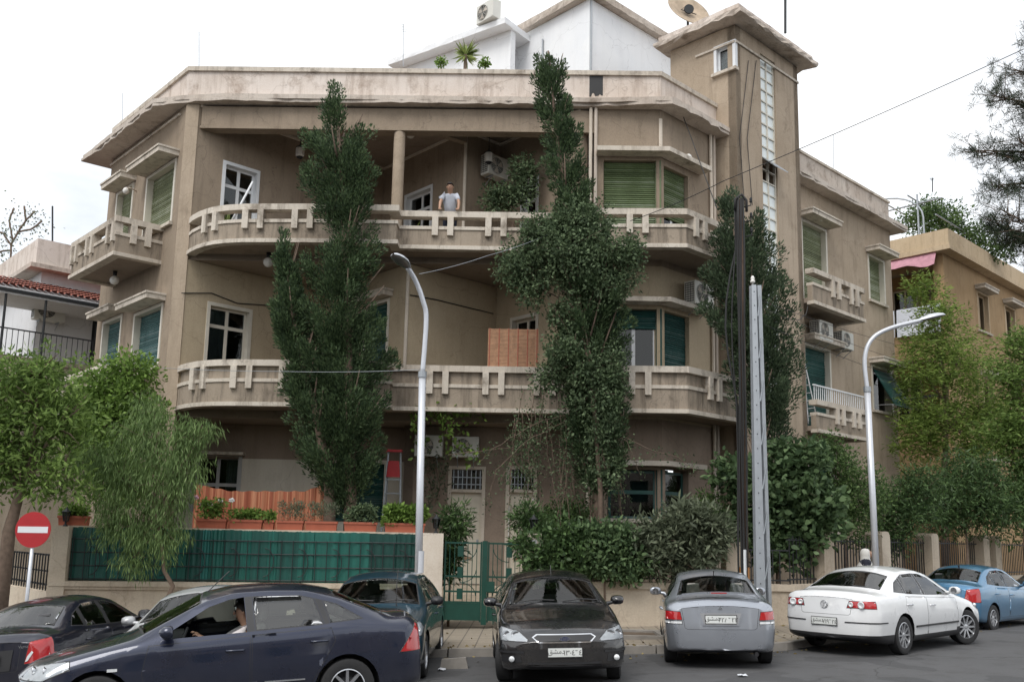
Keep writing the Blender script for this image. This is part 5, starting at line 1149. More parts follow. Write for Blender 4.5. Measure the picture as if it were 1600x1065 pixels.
def text_mesh(s,size,mat,parent,name='lettering',M=None,squash=1.0):
    cu_=bpy.data.curves.new(name,'FONT'); cu_.body=s; cu_.size=size; cu_.align_x='CENTER'; cu_.align_y='CENTER'; cu_.resolution_u=3
    o=bpy.data.objects.new(name,cu_); me=eval_mesh(o); bpy.data.objects.remove(o); bpy.data.curves.remove(cu_)
    me.materials.clear(); me.materials.append(mat)
    if squash!=1.0:
        for v in me.vertices: v.co.x*=squash
    t=link(name,me,parent); 
    if M is not None: t.matrix_local=M
    return t
SED=dict(L=4.48,W=1.80,H=1.48,wb=2.64,fo=.86,
 zt=[(0,.60),(.03,.67),(.12,.74),(.45,.85),(.95,.95),(1.13,.985),(1.95,1.405),(2.3,1.47),(2.7,1.48),(3.05,1.455),(3.3,1.395),(3.85,1.13),(4.0,1.095),(4.36,1.075),(4.44,1.02),(4.48,.96)],
 ze=[(0,.57),(.12,.69),(.45,.80),(.95,.905),(1.22,.965),(1.98,1.33),(2.3,1.395),(2.7,1.405),(3.05,1.38),(3.4,1.27),(3.88,1.06),(4.0,1.045),(4.36,1.03),(4.48,.92)],
 ye=[(0,.80),(.45,.84),(.95,.85),(1.2,.84),(1.98,.665),(2.3,.64),(2.8,.64),(3.1,.655),(3.45,.69),(3.9,.76),(4.48,.78)],
 zb=[(0,.54),(.12,.64),(.45,.745),(.95,.85),(1.25,.905),(2.0,.935),(3.0,.975),(3.5,1.0),(4.0,.985),(4.36,.965),(4.48,.88)],
 ws=(1.26,1.96,.70,.585), rw=(3.30,3.82,.56,.66), bowF=.24,bowR=.16,lean=0,
 wins=[[(1.52,.955),(1.60,1.03),(2.02,1.275),(2.28,1.345),(2.47,1.355),(2.50,.985)],[(2.59,.99),(2.56,1.36),(2.98,1.345),(3.12,1.30),(3.20,1.02)],[(3.27,1.03),(3.20,1.27),(3.36,1.215),(3.60,1.06)]],
 doors=[[(1.36,.30),(1.30,.62),(1.36,.90),(2.535,.95),(2.535,.30)],[(2.55,.30),(2.55,.955),(3.30,.985),(3.36,.80),(3.12,.42),(3.05,.30)]],
 head=[[(.46,.60),(.50,.72),(.86,.80),(.885,.74),(.86,.60)]], tail=[[(.55,.70),(.62,.95),(.92,.97),(.92,.70)]], tail_d=.35,
 handles=[(2.36,.80),(3.22,.84)],tyre=.315,rim=.205)
def scaled(L,W,H,**kw):
    s=dict(SED); kL,kH=L/SED['L'],H/SED['H']
    for q in ('zt','ze','zb'): s[q]=[(d*kL,z*kH) for d,z in SED[q]]
    s['ye']=[(d*kL,v) for d,v in SED['ye']]; s['wb']=SED['wb']*kL; s['fo']=SED['fo']*kL
    s['ws']=(SED['ws'][0]*kL,SED['ws'][1]*kL,SED['ws'][2]*W/1.8,SED['ws'][3]*W/1.8); s['rw']=(SED['rw'][0]*kL,SED['rw'][1]*kL,SED['rw'][2]*W/1.8,SED['rw'][3]*W/1.8)
    for q in ('wins','doors'): s[q]=[[(d*kL,z*kH) for d,z in p] for p in SED[q]]
    s['handles']=[(d*kL,z*kH) for d,z in SED['handles']]; s.update(L=L,W=W,H=H); s.update(kw); return s
HATCH=dict(zt=[(0,.60),(.03,.67),(.12,.75),(.45,.87),(.95,.97),(1.1,1.005),(1.9,1.42),(2.25,1.49),(2.7,1.50),(3.3,1.47),(3.65,1.42),(3.95,1.10),(4.1,.98),(4.2,.9)],
 ze=[(0,.57),(.12,.70),(.45,.82),(.95,.92),(1.18,.98),(1.92,1.345),(2.25,1.41),(2.7,1.42),(3.3,1.39),(3.65,1.33),(4.0,1.03),(4.1,.95),(4.2,.86)],
 ye=[(0,.80),(.45,.84),(.95,.85),(1.2,.84),(1.95,.665),(2.3,.64),(2.8,.64),(3.4,.65),(3.9,.70),(4.2,.74)],
 zb=[(0,.54),(.12,.65),(.45,.76),(.95,.865),(1.25,.92),(2.0,.945),(3.0,.985),(3.6,1.0),(4.0,.95),(4.2,.82)],
 ws=(1.22,1.90,.71,.59),rw=(3.68,3.93,.54,.60),L=4.2,W=1.80,H=1.50,wb=2.6,fo=.84,bowF=.24,bowR=.1,
 wins=[[(1.48,.97),(1.56,1.045),(1.98,1.29),(2.25,1.36),(2.40,1.365),(2.43,.995)],[(2.52,1.0),(2.49,1.37),(3.0,1.36),(3.15,1.33),(3.2,1.03)],[(3.27,1.04),(3.22,1.32),(3.5,1.27),(3.65,1.06)]],
 doors=[[(1.34,.30),(1.28,.62),(1.34,.91),(2.465,.96),(2.465,.30)],[(2.48,.30),(2.48,.965),(3.24,.99),(3.28,.80),(3.05,.42),(3.0,.30)]],handles=[(2.3,.81),(3.12,.85)])
def car(label,spec,col,loc,heading,group=None,metal=.35,rough=.32,steer=0,dark_glass=False,rim_style=10,plate=None,grille=None,logo=None,rear_plate=None,extra=None,trim=None,open_win=None,chrome_mirror=False,seatmat=None,spoiler=False,tail_mats=None,name='parked_car',tail_zone=None,lower_black=None):
    S=dict(SED); S.update(spec); L,W,H=S['L'],S['W'],S['H']; hw=W/2
    root=empty(name,loc,label,'car',group,0); sl=(gz(loc[0]+.8)-gz(loc[0]-.8))/1.6; root.rotation_euler=(Vector((-sl,0,1)).normalized().rotation_difference(Vector((0,0,1))).inverted().to_matrix() @ Matrix.Rotation(heading,3,'Z')).to_euler(); PM=paint('car_paint',col,metal,rough)
    N=int(L/.05); d=np.linspace(0,L,N+1); d=np.unique(np.concatenate([d,[.012,.03,.07,L-.012,L-.03,L-.07]])); n=len(d)
    zt=curve(S['zt'],d); ze=curve(S['ze'],d); ye=curve(S['ye'],d,.06)*hw; zb=curve(S['zb'],d)
    taper=1-.05*np.clip(1-d/1.0,0,1)**2-.05*np.clip(1-(L-d)/1.0,0,1)**2
    rnd=1-.16*np.clip(1-d/.22,0,1)**2.2-.13*np.clip(1-(L-d)/.22,0,1)**2.2
    Wd=hw*taper*rnd; ye=np.minimum(ye*rnd,Wd*.93); zbot=.19+.10*np.clip(1-d/.5,0,1)**2+.11*np.clip(1-(L-d)/.7,0,1)**1.5
    secs=[]
    for i in range(n):
        w_=Wd[i]; p=[(0,zbot[i]),(w_*.5,zbot[i]),(w_*.86,zbot[i]),(w_*.945,zbot[i]+.03),(w_*.968,zbot[i]+.09)]
        zl=zbot[i]+.10; b=zb[i]
        for f,q in ((.12,.978),(.26,.990),(.42,1.0),(.56,1.0),(.66,.995),(.76,.990),(.86,.985),(.94,.972)): p.append((w_*q,zl+(b-zl)*f))
        p.append((w_*.950,b)); yb=w_*.950
        for f in (.12,.3,.5,.7,.88): 
            p.append((yb+(ye[i]-yb)*f+.018*math.sin(math.pi*f),b+(ze[i]-b)*f))
        p.append((ye[i],ze[i]))
        for f in (.94,.86,.74,.58,.40,.2,0): p.append((ye[i]*f,ze[i]+(zt[i]-ze[i])*(1-f**2.2)))
        secs.append(p)
    m=len(secs[0]); bm=bmesh.new(); zone=bm.faces.layers.int.new('zone')
    def warp(dd,y,z):
        f=max(0,1-dd/1.0)**2; g=max(0,1-(L-dd)/.9)**2; a=min(1.2,abs(y)/hw)**2.2
        x=L/2-dd-S['bowF']*a*f+S['bowR']*a*g
        if dd<.5: x-=max(0,1-dd/.5)*(.10*max(0,(z-.52))*1.4+.05*max(0,.40-z))
        if L-dd<.4: x+=max(0,1-(L-dd)/.4)*(.10*max(0,z-.62)+.10*max(0,.40-z))
        return x
    V={}
    def vert(i,k,s):
        y,z=secs[i][k]; key=(i,k,s if y>1e-6 else 0)
        if key not in V: V[key]=bm.verts.new((warp(d[i],y,z),y*s,z))
        return V[key]
    for i in range(n-1):
        for k in range(m-1):
            for s in (1,-1):
                q=[vert(i,k,s),vert(i,k+1,s),vert(i+1,k+1,s),vert(i+1,k,s)]
                if s==-1: q.reverse()
                try: f=bm.faces.new(q); f[zone]=0 if k<4 else (1 if k<13 else (2 if k<19 else 3))
                except ValueError: pass
    TS=[1,.9,.75,.55,.3,0]
    for i,sg in ((0,1),(n-1,-1)):                    # nose and tail faces
        G={}
        for k in range(1,m-1):
            y,z=secs[i][k]
            for s in (1,-1):
                for j,t in enumerate(TS):
                    if j==0: G[(k,s,j)]=vert(i,k,s)
                    else:
                        key=(k,s if t>0 else 0,j)
                        if key not in G: G[key]=bm.verts.new((warp(d[i],y*t,z),y*t*s,z))
                        G[(k,s,j)]=G[key]
        for k in range(1,m-2):
            for s in (1,-1):
                for j in range(len(TS)-1):
                    q=[G[(k,s,j)],G[(k,s,j+1)],G[(k+1,s,j+1)],G[(k+1,s,j)]]
                    if s*sg==-1: q.reverse()
                    try: f=bm.faces.new(q); f[zone]=4 if i==0 else 5
                    except ValueError: pass
        for s in (1,-1):
            q=[G[(m-2,s,j)] for j in range(len(TS))]+[V[(i,m-1,0)]]
            try: f=bm.faces.new(q); f[zone]=4 if i==0 else 5
            except ValueError: pass
    bmesh.ops.remove_doubles(bm,verts=bm.verts[:],dist=.0015)
    bmesh.ops.dissolve_degenerate(bm,edges=bm.edges[:],dist=.0005)
    bmesh.ops.recalc_face_normals(bm,faces=bm.faces[:])
    X=lambda dd:L/2-dd
    orig=[v.co.copy() for v in bm.verts]; me0=bpy.data.meshes.new('shell'); bm.to_mesh(me0)
    pick=lambda test:[f for f in bm.faces if test(f,f.calc_center_median())]
    # wheel arches
    axf,axr=S['fo'],S['fo']+S['wb']; rt=S['tyre']; ra=rt+.055
    for s in (1,-1):
        for ax in (axf,axr):
            poly=[(X(ax)+ra*math.cos(a),rt+ra*math.sin(a)) for a in np.linspace(0,2*math.pi,26)[:-1]]
            fs=pick(lambda f,c:c.y*s>.42 and abs(c.x-X(ax))<.6 and c.z<.95)
            fs=clipf(bm,fs,poly,0,2); bmesh.ops.delete(bm,geom=fs,context='FACES')
            mb=MB(); k=18; vs=[]; yo=hw*.965; 
            for j in range(k+1):
                a=-.12+(math.pi+.24)*j/k; vs+=[(X(ax)+ra*math.cos(a),s*yo,rt+ra*math.sin(a)),(X(ax)+ra*math.cos(a),s*.45,rt+ra*math.sin(a))]
            mb.add(vs,[(2*j,2*j+1,2*j+3,2*j+2) for j in range(k)]); mb.add([(X(ax)+ra*math.cos(a),s*.45,rt+ra*math.sin(a)) for a in np.linspace(0,math.pi,20)[:-1]],[tuple(range(19))])
            mb.build('wheel_housing',C_PLASTIC,root)
    # wheels
    for ax,st in ((axf,steer),(axr,0)):
        for s in (1,-1):
            wroot=bpy.data.objects.new('wheel',None); COL.objects.link(wroot); wroot.parent=root; wroot.location=(X(ax),s*(hw-.115),rt); wroot.rotation_euler=(0,0,st+(math.pi if s<0 else 0)); wroot.empty_display_size=.1
            ri=S['rim']; T=MB(); T.lathe((0,0,0),[(ri,-.085),(rt-.03,-.10),(rt-.006,-.085),(rt,-.04),(rt,.04),(rt-.006,.085),(rt-.03,.10),(ri,.085)],32,axis='y',cap=False); 
            T.build('tyre',C_TYRE,wroot,50)
            D_=MB(); D_.lathe((0,0,0),[(0.001,.02),(ri*.96,.02)],24,axis='y'); D_.lathe((0,0,0),[(ri*.30,.03),(ri*.56,.035)],20,axis='y',cap=False); D_.build('brake_disc',C_PLASTIC,wroot)
            Rm=MB(); Rm.lathe((0,0,0),[(ri,-.08),(ri*.985,.086),(ri*.93,.09),(ri*.90,.05),(ri*.90,-.08)],32,axis='y',cap=False); Rm.lathe((0,0,0),[(.001,.075),(.03,.078),(.055,.07),(.06,.03)],14,axis='y')
            ns=rim_style
            for q in range(ns):
                a=2*math.pi*q/ns; ww=.018 if ns>7 else .034; off_=.0
                u=Vector((math.cos(a),0,math.sin(a))); v_=Vector((-math.sin(a),0,math.cos(a)))
                lo=[u*.045-v_*ww*1.2+Vector((0,.03,0)),u*.045+v_*ww*1.2+Vector((0,.03,0)),u*ri*.93+v_*ww+Vector((0,.04,0)),u*ri*.93-v_*ww+Vector((0,.04,0))]
                hi=[u*.045-v_*ww+Vector((0,.072,0)),u*.045+v_*ww+Vector((0,.072,0)),u*ri*.93+v_*ww*.8+Vector((0,.080,0)),u*ri*.93-v_*ww*.8+Vector((0,.080,0))]
                Rm.hexa(lo,hi)
            Rm.build('rim',C_ALLOY,wroot,40)
    GL=C_GLASSD if dark_glass else C_GLASS
    # glass
    w0,w1,y0,y1=S['ws']; fs=pick(lambda f,c:f[zone]>=2 and abs(c.x-X((w0+w1)/2))<.7)
    fs=clipf(bm,fs,[(X(w0-.05),0),(X(w0+.03),y0),(X(w1),y1),(X(w1-.03),0),(X(w1),-y1),(X(w0+.03),-y0)],0,1); extract(bm,fs,'windscreen',[C_GLASS,C_PLASTIC],root,.022)
    r0,r1,y0,y1=S['rw']; fs=pick(lambda f,c:f[zone]>=2 and c.x<X(r0-.2))
    fs=clipf(bm,fs,[(X(r0-.02),0),(X(r0),y0),(X(r1-.02),y1),(X(r1+.03),0),(X(r1-.02),-y1),(X(r0),-y0)],0,1); extract(bm,fs,'rear_window',[GL,C_PLASTIC],root,.022)
    for s in (1,-1):
        for wi,pl in enumerate(S['wins']):
            fs=pick(lambda f,c:f[zone] in (1,2) and c.y*s>.35 and c.z>.8)
            fs=clipf(bm,fs,[(X(a),z) for a,z in pl],0,2)
            if open_win==(s,wi): bmesh.ops.delete(bm,geom=fs,context='FACES')
            else: extract(bm,fs,'side_window',[C_GLASSS if name=='moving_car' else GL,C_PLASTIC],root,.016)
        # black frame strips between the windows
        a_,b_=S['wins'][0],S['wins'][1]
        pil=[(X(a_[-1][0]+.005),a_[-1][1]),(X(a_[-2][0]+.005),a_[-2][1]),(X(b_[1][0]-.005),b_[1][1]),(X(b_[0][0]-.005),b_[0][1])]
        fs=pick(lambda f,c:f[zone] in (1,2) and c.y*s>.35 and c.z>.8); fs=clipf(bm,fs,pil,0,2); extract(bm,fs,'pillar_trim',[C_PLASTIC],root)
        b_,c_=S['wins'][1],S['wins'][2]
        pil=[(X(b_[-1][0]+.005),b_[-1][1]),(X(b_[-2][0]+.005),b_[-2][1]),(X(c_[1][0]-.004),c_[1][1]),(X(c_[0][0]-.004),c_[0][1])]
        fs=pick(lambda f,c:f[zone] in (1,2) and c.y*s>.35 and c.z>.8); fs=clipf(bm,fs,pil,0,2); extract(bm,fs,'pillar_trim',[C_PLASTIC],root)
    # lamps
    hz=pick(lambda f,c:c.x>X(.62)); 
    for s in (1,-1):
        for pl in S['head']:
            fs=pick(lambda f,c:c.x>X(.60) and c.y*s>.1 and f[zone]!=0); fs=clipf(bm,fs,[(y*s*hw/.9,z) for y,z in pl],1,2)
            o=extract(bm,fs,'headlight',[C_LENS,C_PLASTIC],root,.010,off=.004,delete=False)
            for f in fs: f.material_index=2
            cxy=[(f.calc_center_median(),f.calc_area()) for f in fs]; A=sum(a for _,a in cxy) or 1
            if o is not None:
                c=sum((p*a for p,a in cxy),Vector())/A
                ys=[q[0] for q in pl]; zs_=[q[1] for q in pl]
                for yy,rr in ((min(ys)*.55+max(ys)*.45,.055),(min(ys)*.25+max(ys)*.75,.05)):
                    b=MB(); zc_=(min(zs_)+max(zs_))/2; b.lathe((0,0,0),[(.012,-.03),(rr*.6,-.02),(rr*.9,0),(rr,.006),(rr*.98,.0)],16,axis='x')
                    hit=min(((p-Vector((p.x,yy*s*hw/.9,zc_))).length,p.x) for p,a in cxy)[1]
                    bo=b.build('reflector',C_CHROME,o,True); bo.location=(hit+.004,yy*s*hw/.9,zc_)
        tz=S['tail_d']
        for ti,pl in enumerate(S['tail']):
            if S.get('tail_side'):
                fs=pick(lambda f,c:c.x<X(L-.75) and c.y*s>.3 and f[zone]!=0 and f[zone]!=3); fs=clipf(bm,fs,[(X(a),z) for a,z in S['tail_side']],0,2)
                fs=[f for f in fs if f[zone]!=5 or f.calc_center_median().y*s>S.get('tail_in',.55)]
            else:
                fs=pick(lambda f,c:c.x<X(L-tz) and c.y*s>.1 and f[zone]!=0); fs=clipf(bm,fs,[(y*s*hw/.9,z) for y,z in pl],1,2)
            tm=(tail_mats or {}).get(ti,C_RED)
            extract(bm,fs,'tail_light',[tm,C_PLASTIC],root,.008,off=.004,delete=False)
            for f in fs: f.material_index=2
        # doors
        for di,pl in enumerate(S['doors']):
            fs=pick(lambda f,c:f[zone]==1 and c.y*s>.4); fs=clipf(bm,fs,[(X(a),z) for a,z in pl],0,2)
            dr=extract(bm,fs,'door',[PM,C_PLASTIC],root,.007)
            hx,hz_=S['handles'][di]; h=MB(); yh=hw*.985
            h.tube([(X(hx)+.10,s*(yh-.01),hz_),(X(hx)+.085,s*(yh+.03),hz_),(X(hx)-.085,s*(yh+.03),hz_),(X(hx)-.10,s*(yh-.01),hz_)],.013,6)
            if dr: h.build('handle',trim or PM,dr,True)
            if dr:
                q=MB(); q.lathe((X(hx),s*(yh-.004),hz_-.005),[(.001,0),(.055,.001)],14,axis='y'); q.build('handle_recess',C_PLASTIC,dr)
        # mirrors
        mx_=S['wins'][0][0]; h=MB(); my=hw*.93; xm=X(mx_[0]+.06); zm=mx_[1]+.085
        sec=[(-.055,.0),(-.05,.8),(-.02,1.0),(.05,.85),(.085,.45),(.095,0)]
        vs=[];nn_=10
        for xx,rr in sec:
            for j in range(nn_):
                a=2*math.pi*j/nn_; ca,sa=math.cos(a),math.sin(a); vs.append((xm+xx,s*(my+.135+.105*rr*math.copysign(abs(ca)**.7,ca)),zm+.072*rr*math.copysign(abs(sa)**.7,sa)))
        h.add(vs,[(i*nn_+j,i*nn_+(j+1)%nn_,(i+1)*nn_+(j+1)%nn_,(i+1)*nn_+j) for i in range(len(sec)-1) for j in range(nn_)])
        h.tube([(xm+.02,s*(my-.03),zm-.05),(xm+.02,s*(my+.07),zm-.03)],[.035,.025],7)
        mo=h.build('wing_mirror',C_PLASTIC if chrome_mirror=='black' else PM,root,60)
        g=MB(); g.lathe((xm-.0565,s*(my+.135),zm),[(.001,0),(.058,.0)],14,axis='x'); g.build('mirror_glass',C_CHROME,mo)
    # bonnet, boot lid
    kL=S['L']/4.48; hood=[(X(.16),.0),(X(.20),-.55*hw/.9),(X(.5),-.66*hw/.9),(X(S['ws'][0]-.10),-.70*hw/.9),(X(S['ws'][0]-.16),0),(X(S['ws'][0]-.10),.70*hw/.9),(X(.5),.66*hw/.9),(X(.20),.55*hw/.9)]
    fs=pick(lambda f,c:f[zone] in (2,3) and c.x>X(1.4) and f.material_index==0 and c.z>.5); fs=clipf(bm,fs,hood,0,1); extract(bm,fs,'bonnet',[PM,C_PLASTIC],root,.006)
    if not S.get('no_boot'):
        zz=S.get('boot_z',.62); wy=S.get('boot_w',.60)*hw/.9
        fs=pick(lambda f,c:f[zone]==5 and f.material_index==0); fs=clipf(bm,fs,[(-wy,1.2),(wy,1.2),(wy*.86,zz+.02),(wy*.8,zz),(-wy*.8,zz),(-wy*.86,zz+.02)],1,2); bo=extract(bm,fs,'boot_lid',[PM,C_PLASTIC],root,.006)
    # lower sills in black
    if lower_black:
        fs=pick(lambda f,c:c.z<lower_black+.2 and f.material_index==0 and f[zone] in (0,1,4,5)); fs=clipf(bm,fs,[(-3,-.1),(3,-.1),(3,lower_black),(-3,lower_black)],0,2)
        for f in fs: f.material_index=1
    me=bpy.data.meshes.new('body'); bm.to_mesh(me); 
    for q in (PM,C_PLASTIC,C_CLEAR): me.materials.append(q)
    me.polygons.foreach_set('use_smooth',[True]*len(me.polygons)); body=link('body',me,root)
    # inside: floor, dashboard, seats, steering wheel
    b=MB(); b.box((X(L-.5),-hw*.84,.24),(X(.9),hw*.84,.30)); b.build('cabin_floor',C_PLASTIC,root)
    wsd=S['ws'][0]; b=MB(); b.hexa([(X(wsd+.62),-hw*.80,.45),(X(wsd-.05),-hw*.80,.45),(X(wsd-.05),hw*.80,.45),(X(wsd+.62),hw*.80,.45)],[(X(wsd+.46),-hw*.80,H*.635),(X(wsd+.02),-hw*.76,H*.635),(X(wsd+.02),hw*.76,H*.635),(X(wsd+.46),hw*.80,H*.635)]); b.build('dashboard',C_PLASTIC,root)
    sm=seatmat or C_SEAT; fx=S['fo']+S['wb']*.50
    def seat(x,y,w_):
        q=MB()
        q.box((x-.26,y-w_/2,.30),(x+.26,y+w_/2,.50)); q.hexa([(x-.30,y-w_/2,.48),(x-.16,y-w_/2,.48),(x-.16,y+w_/2,.48),(x-.30,y+w_/2,.48)],[(x-.44,y-w_*.42,1.04),(x-.34,y-w_*.42,1.04),(x-.34,y+w_*.42,1.04),(x-.44,y+w_*.42,1.04)])
        for hy in ((0,) if w_<.8 else (-.35,.35)): q.hexa([(x-.45,y+hy-.11,1.07),(x-.36,y+hy-.12,1.07),(x-.36,y+hy+.12,1.07),(x-.45,y+hy+.11,1.07)],[(x-.47,y+hy-.10,1.25),(x-.39,y+hy-.10,1.25),(x-.39,y+hy+.10,1.25),(x-.47,y+hy+.10,1.25)])
        o=q.build('seat',sm,root); bv=o.modifiers.new('b','BEVEL'); bv.width=.03; bv.segments=2
    seat(X(fx),.36,.48); seat(X(fx),-.36,.48); seat(X(fx+.88),0,1.2)
    q=MB(); cx_,cz_=X(fx-.50),.86; tl=.45
    q.tube([(cx_+.185*math.sin(tl)*math.sin(a)*-1,.36+.185*math.cos(a),cz_+.185*math.cos(tl)*math.sin(a)) for a in np.linspace(0,2*math.pi,22)],.016,7,cap=False); q.tube([(cx_,.36-.18,cz_),(cx_,.36+.18,cz_)],.015,5); q.tube([(cx_,.36,cz_),(cx_+.3,.36,cz_-.12)],.03,6); q.build('steering_wheel',C_PLASTIC,root,True)
    q=MB(); zi=S['ws'][1]; q.box((X(zi+.02),-.12,H*.875),(X(zi-.01),.12,H*.92)); q.build('inner_mirror',C_PLASTIC,root)
    # wipers
    q=MB(); wz=lambda dd:float(np.interp(dd,d,zt)); 
    for a,bb in ((.10,.62),(-.55,-.02)):
        q.tube([(X(wsd-.02),a,wz(wsd-.02)+.015),(X(wsd+.02),(a+bb)/2,wz(wsd+.02)+.02),(X(wsd+.03),bb,wz(wsd+.03)-.0)],.009,5)
    q.build('wiper',C_PLASTIC,root)
    # plates
    def put_plate(txt,front,zp,frame_=C_PLASTIC,wpl=.46,hpl=.115,yo=0):
        xs_=[v.x for v in orig if abs(v.y)<.35 and abs(v.z-zp)<.10]; x=(max(xs_) if front else min(xs_)) if xs_ else (L/2 if front else -L/2)
        sg=1 if front else -1; x+=sg*.004; q=MB(); q.box((min(x,x+sg*.012),-wpl/2-.01+yo,zp-hpl/2-.01),(max(x,x+sg*.012),wpl/2+.01+yo,zp+hpl/2+.01)); po=q.build('number_plate',frame_,root)
        q=MB(); q.box((min(x+sg*.0125,x+sg*.016),-wpl/2+yo,zp-hpl/2),(max(x+sg*.0125,x+sg*.016),wpl/2+yo,zp+hpl/2)); q.build('plate_face',C_PLATE,po)
        rot=Matrix(((0,0,sg,0),(sg,0,0,0),(0,1,0,0),(0,0,0,1)))
        if isinstance(txt,(tuple,list)):
            text_mesh(txt[0],.088,C_INK,po,'lettering',Matrix.Translation((x+sg*.018,-sg*.12+yo,zp+.012))@rot)
            text_mesh(txt[1],.098,C_INK,po,'digits',Matrix.Translation((x+sg*.018,sg*.105+yo,zp-.008))@rot)
        return x
    if plate: put_plate(plate,True,S.get('fplate_z',.40))
    if rear_plate: put_plate(rear_plate,False,S.get('rplate_z',.72))
    ctx=dict(root=root,X=X,S=S,hw=hw,me=me0,PM=PM,L=L,H=H,W=W,warp=warp,zt=lambda dd:float(np.interp(dd,d,zt)),body=body)
    def nose(zp,front=True,y=0,tol=.05):
        xs_=[v.x for v in orig if abs(v.y-y)<.12 and abs(v.z-zp)<tol]; return (max(xs_) if front else min(xs_)) if xs_ else (L/2 if front else -L/2)
    ctx['nose']=nose
    if extra: extra(ctx)
    bm.free(); bpy.data.meshes.remove(me0); return root
def patch_front(ctx,pts,name,mat,front=True,off=.006,thick=.01,parent=None):
    """a thin plate that follows the nose or tail, outline in (y,z)"""
    me=ctx['me']; sg=1 if front else -1
    bm=bmesh.new(); bm.from_mesh(me); X=ctx['X']; 
    fs=[f for f in bm.faces if (f.calc_center_median().x>X(.6) if front else f.calc_center_median().x<X(ctx['L']-.5))]
    cl=clipf(bm,fs,pts,1,2); o=extract(bm,cl,name,[mat],parent or ctx['root'],off=off,delete=False); bm.free(); return o
def emblem(ctx,kind,z,front,r=.06,parent=None,mat=None):
    sg=1 if front else -1; x=ctx['nose'](z,front)+sg*.012; rt_=ctx['root']; mat=mat or C_CHROME
    b=MB()
    if kind=='oval':
        n=20; vs=[(x,r*1.0*math.cos(2*math.pi*j/n),z+r*.42*math.sin(2*math.pi*j/n)) for j in range(n)]; vs2=[(v[0]+sg*.006,v[1],v[2]) for v in vs]; b.add(vs+vs2,[tuple(range(n)),tuple(range(n,2*n))]+[(j,(j+1)%n,n+(j+1)%n,n+j) for j in range(n)]); o=b.build('emblem',C_CHROME,rt_)
        b=MB(); b.add([(x+sg*.008,r*.9*math.cos(2*math.pi*j/n),z+r*.34*math.sin(2*math.pi*j/n)) for j in range(n)],[tuple(range(n))]); b.build('emblem_field',plain('emblem_blue',(.03,.035,.09),.3),o)
        text_mesh('Ford',r*.75,C_CHROME,o,'lettering',Matrix.Translation((x+sg*.010,0,z))@Matrix(((0,0,sg,0),(sg,0,0,0),(0,1,0,0),(0,0,0,1))))
    elif kind=='ring':
        b.tube([(x,r*math.cos(a),z+r*math.sin(a)) for a in np.linspace(0,2*math.pi,22)],r*.14,6,cap=False); b.box((x-.004,-r*1.25,z-r*.2),(x+.004,r*1.25,z+r*.2)); b.build('emblem',mat,rt_,True)
    elif kind=='vw':
        b.tube([(x,r*math.cos(a),z+r*math.sin(a)) for a in np.linspace(0,2*math.pi,22)],r*.11,6,cap=False)
        for pts in ([(-.38,.85),(0,.12),(.38,.85)],[(-.8,.5),(-.38,-.78),(0,.0),(.38,-.78),(.8,.5)]): b.tube([(x,p[0]*r,z+p[1]*r) for p in pts],r*.10,5)
        b.build('emblem',mat,rt_,True)
    elif kind=='diamonds':
        for a in (90,210,330):
            u=(math.cos(rad(a)),math.sin(rad(a))); v_=(-u[1],u[0]); P_=[(0,0),(u[0]*.5+v_[0]*.29,u[1]*.5+v_[1]*.29),(u[0],u[1]),(u[0]*.5-v_[0]*.29,u[1]*.5-v_[1]*.29)]; b.add([(x,p[0]*r,z+p[1]*r) for p in P_]+[(x+sg*.006,p[0]*r,z+p[1]*r) for p in P_],[(0,1,2,3),(4,5,6,7)]+[(i,(i+1)%4,4+(i+1)%4,4+i) for i in range(4)])
        b.build('emblem',mat,rt_)
    elif kind=='oval_h':
        b.tube([(x,r*1.3*math.cos(a),z+r*.75*math.sin(a)) for a in np.linspace(0,2*math.pi,22)],r*.12,6,cap=False); b.tube([(x,-r*.4,z-r*.45),(x,-r*.25,z+r*.45)],r*.1,5); b.tube([(x,r*.25,z-r*.45),(x,r*.4,z+r*.45)],r*.1,5); b.tube([(x,-r*.3,z),(x,r*.3,z)],r*.1,5); b.build('emblem',mat,rt_,True)
DAM='\uFED6\uFEB8\uFEE3\uFEA9'
def ar(s): return ''.join(chr(0x660+int(c)) for c in s)
G_CARS='cars parked nose-in or along the kerb'
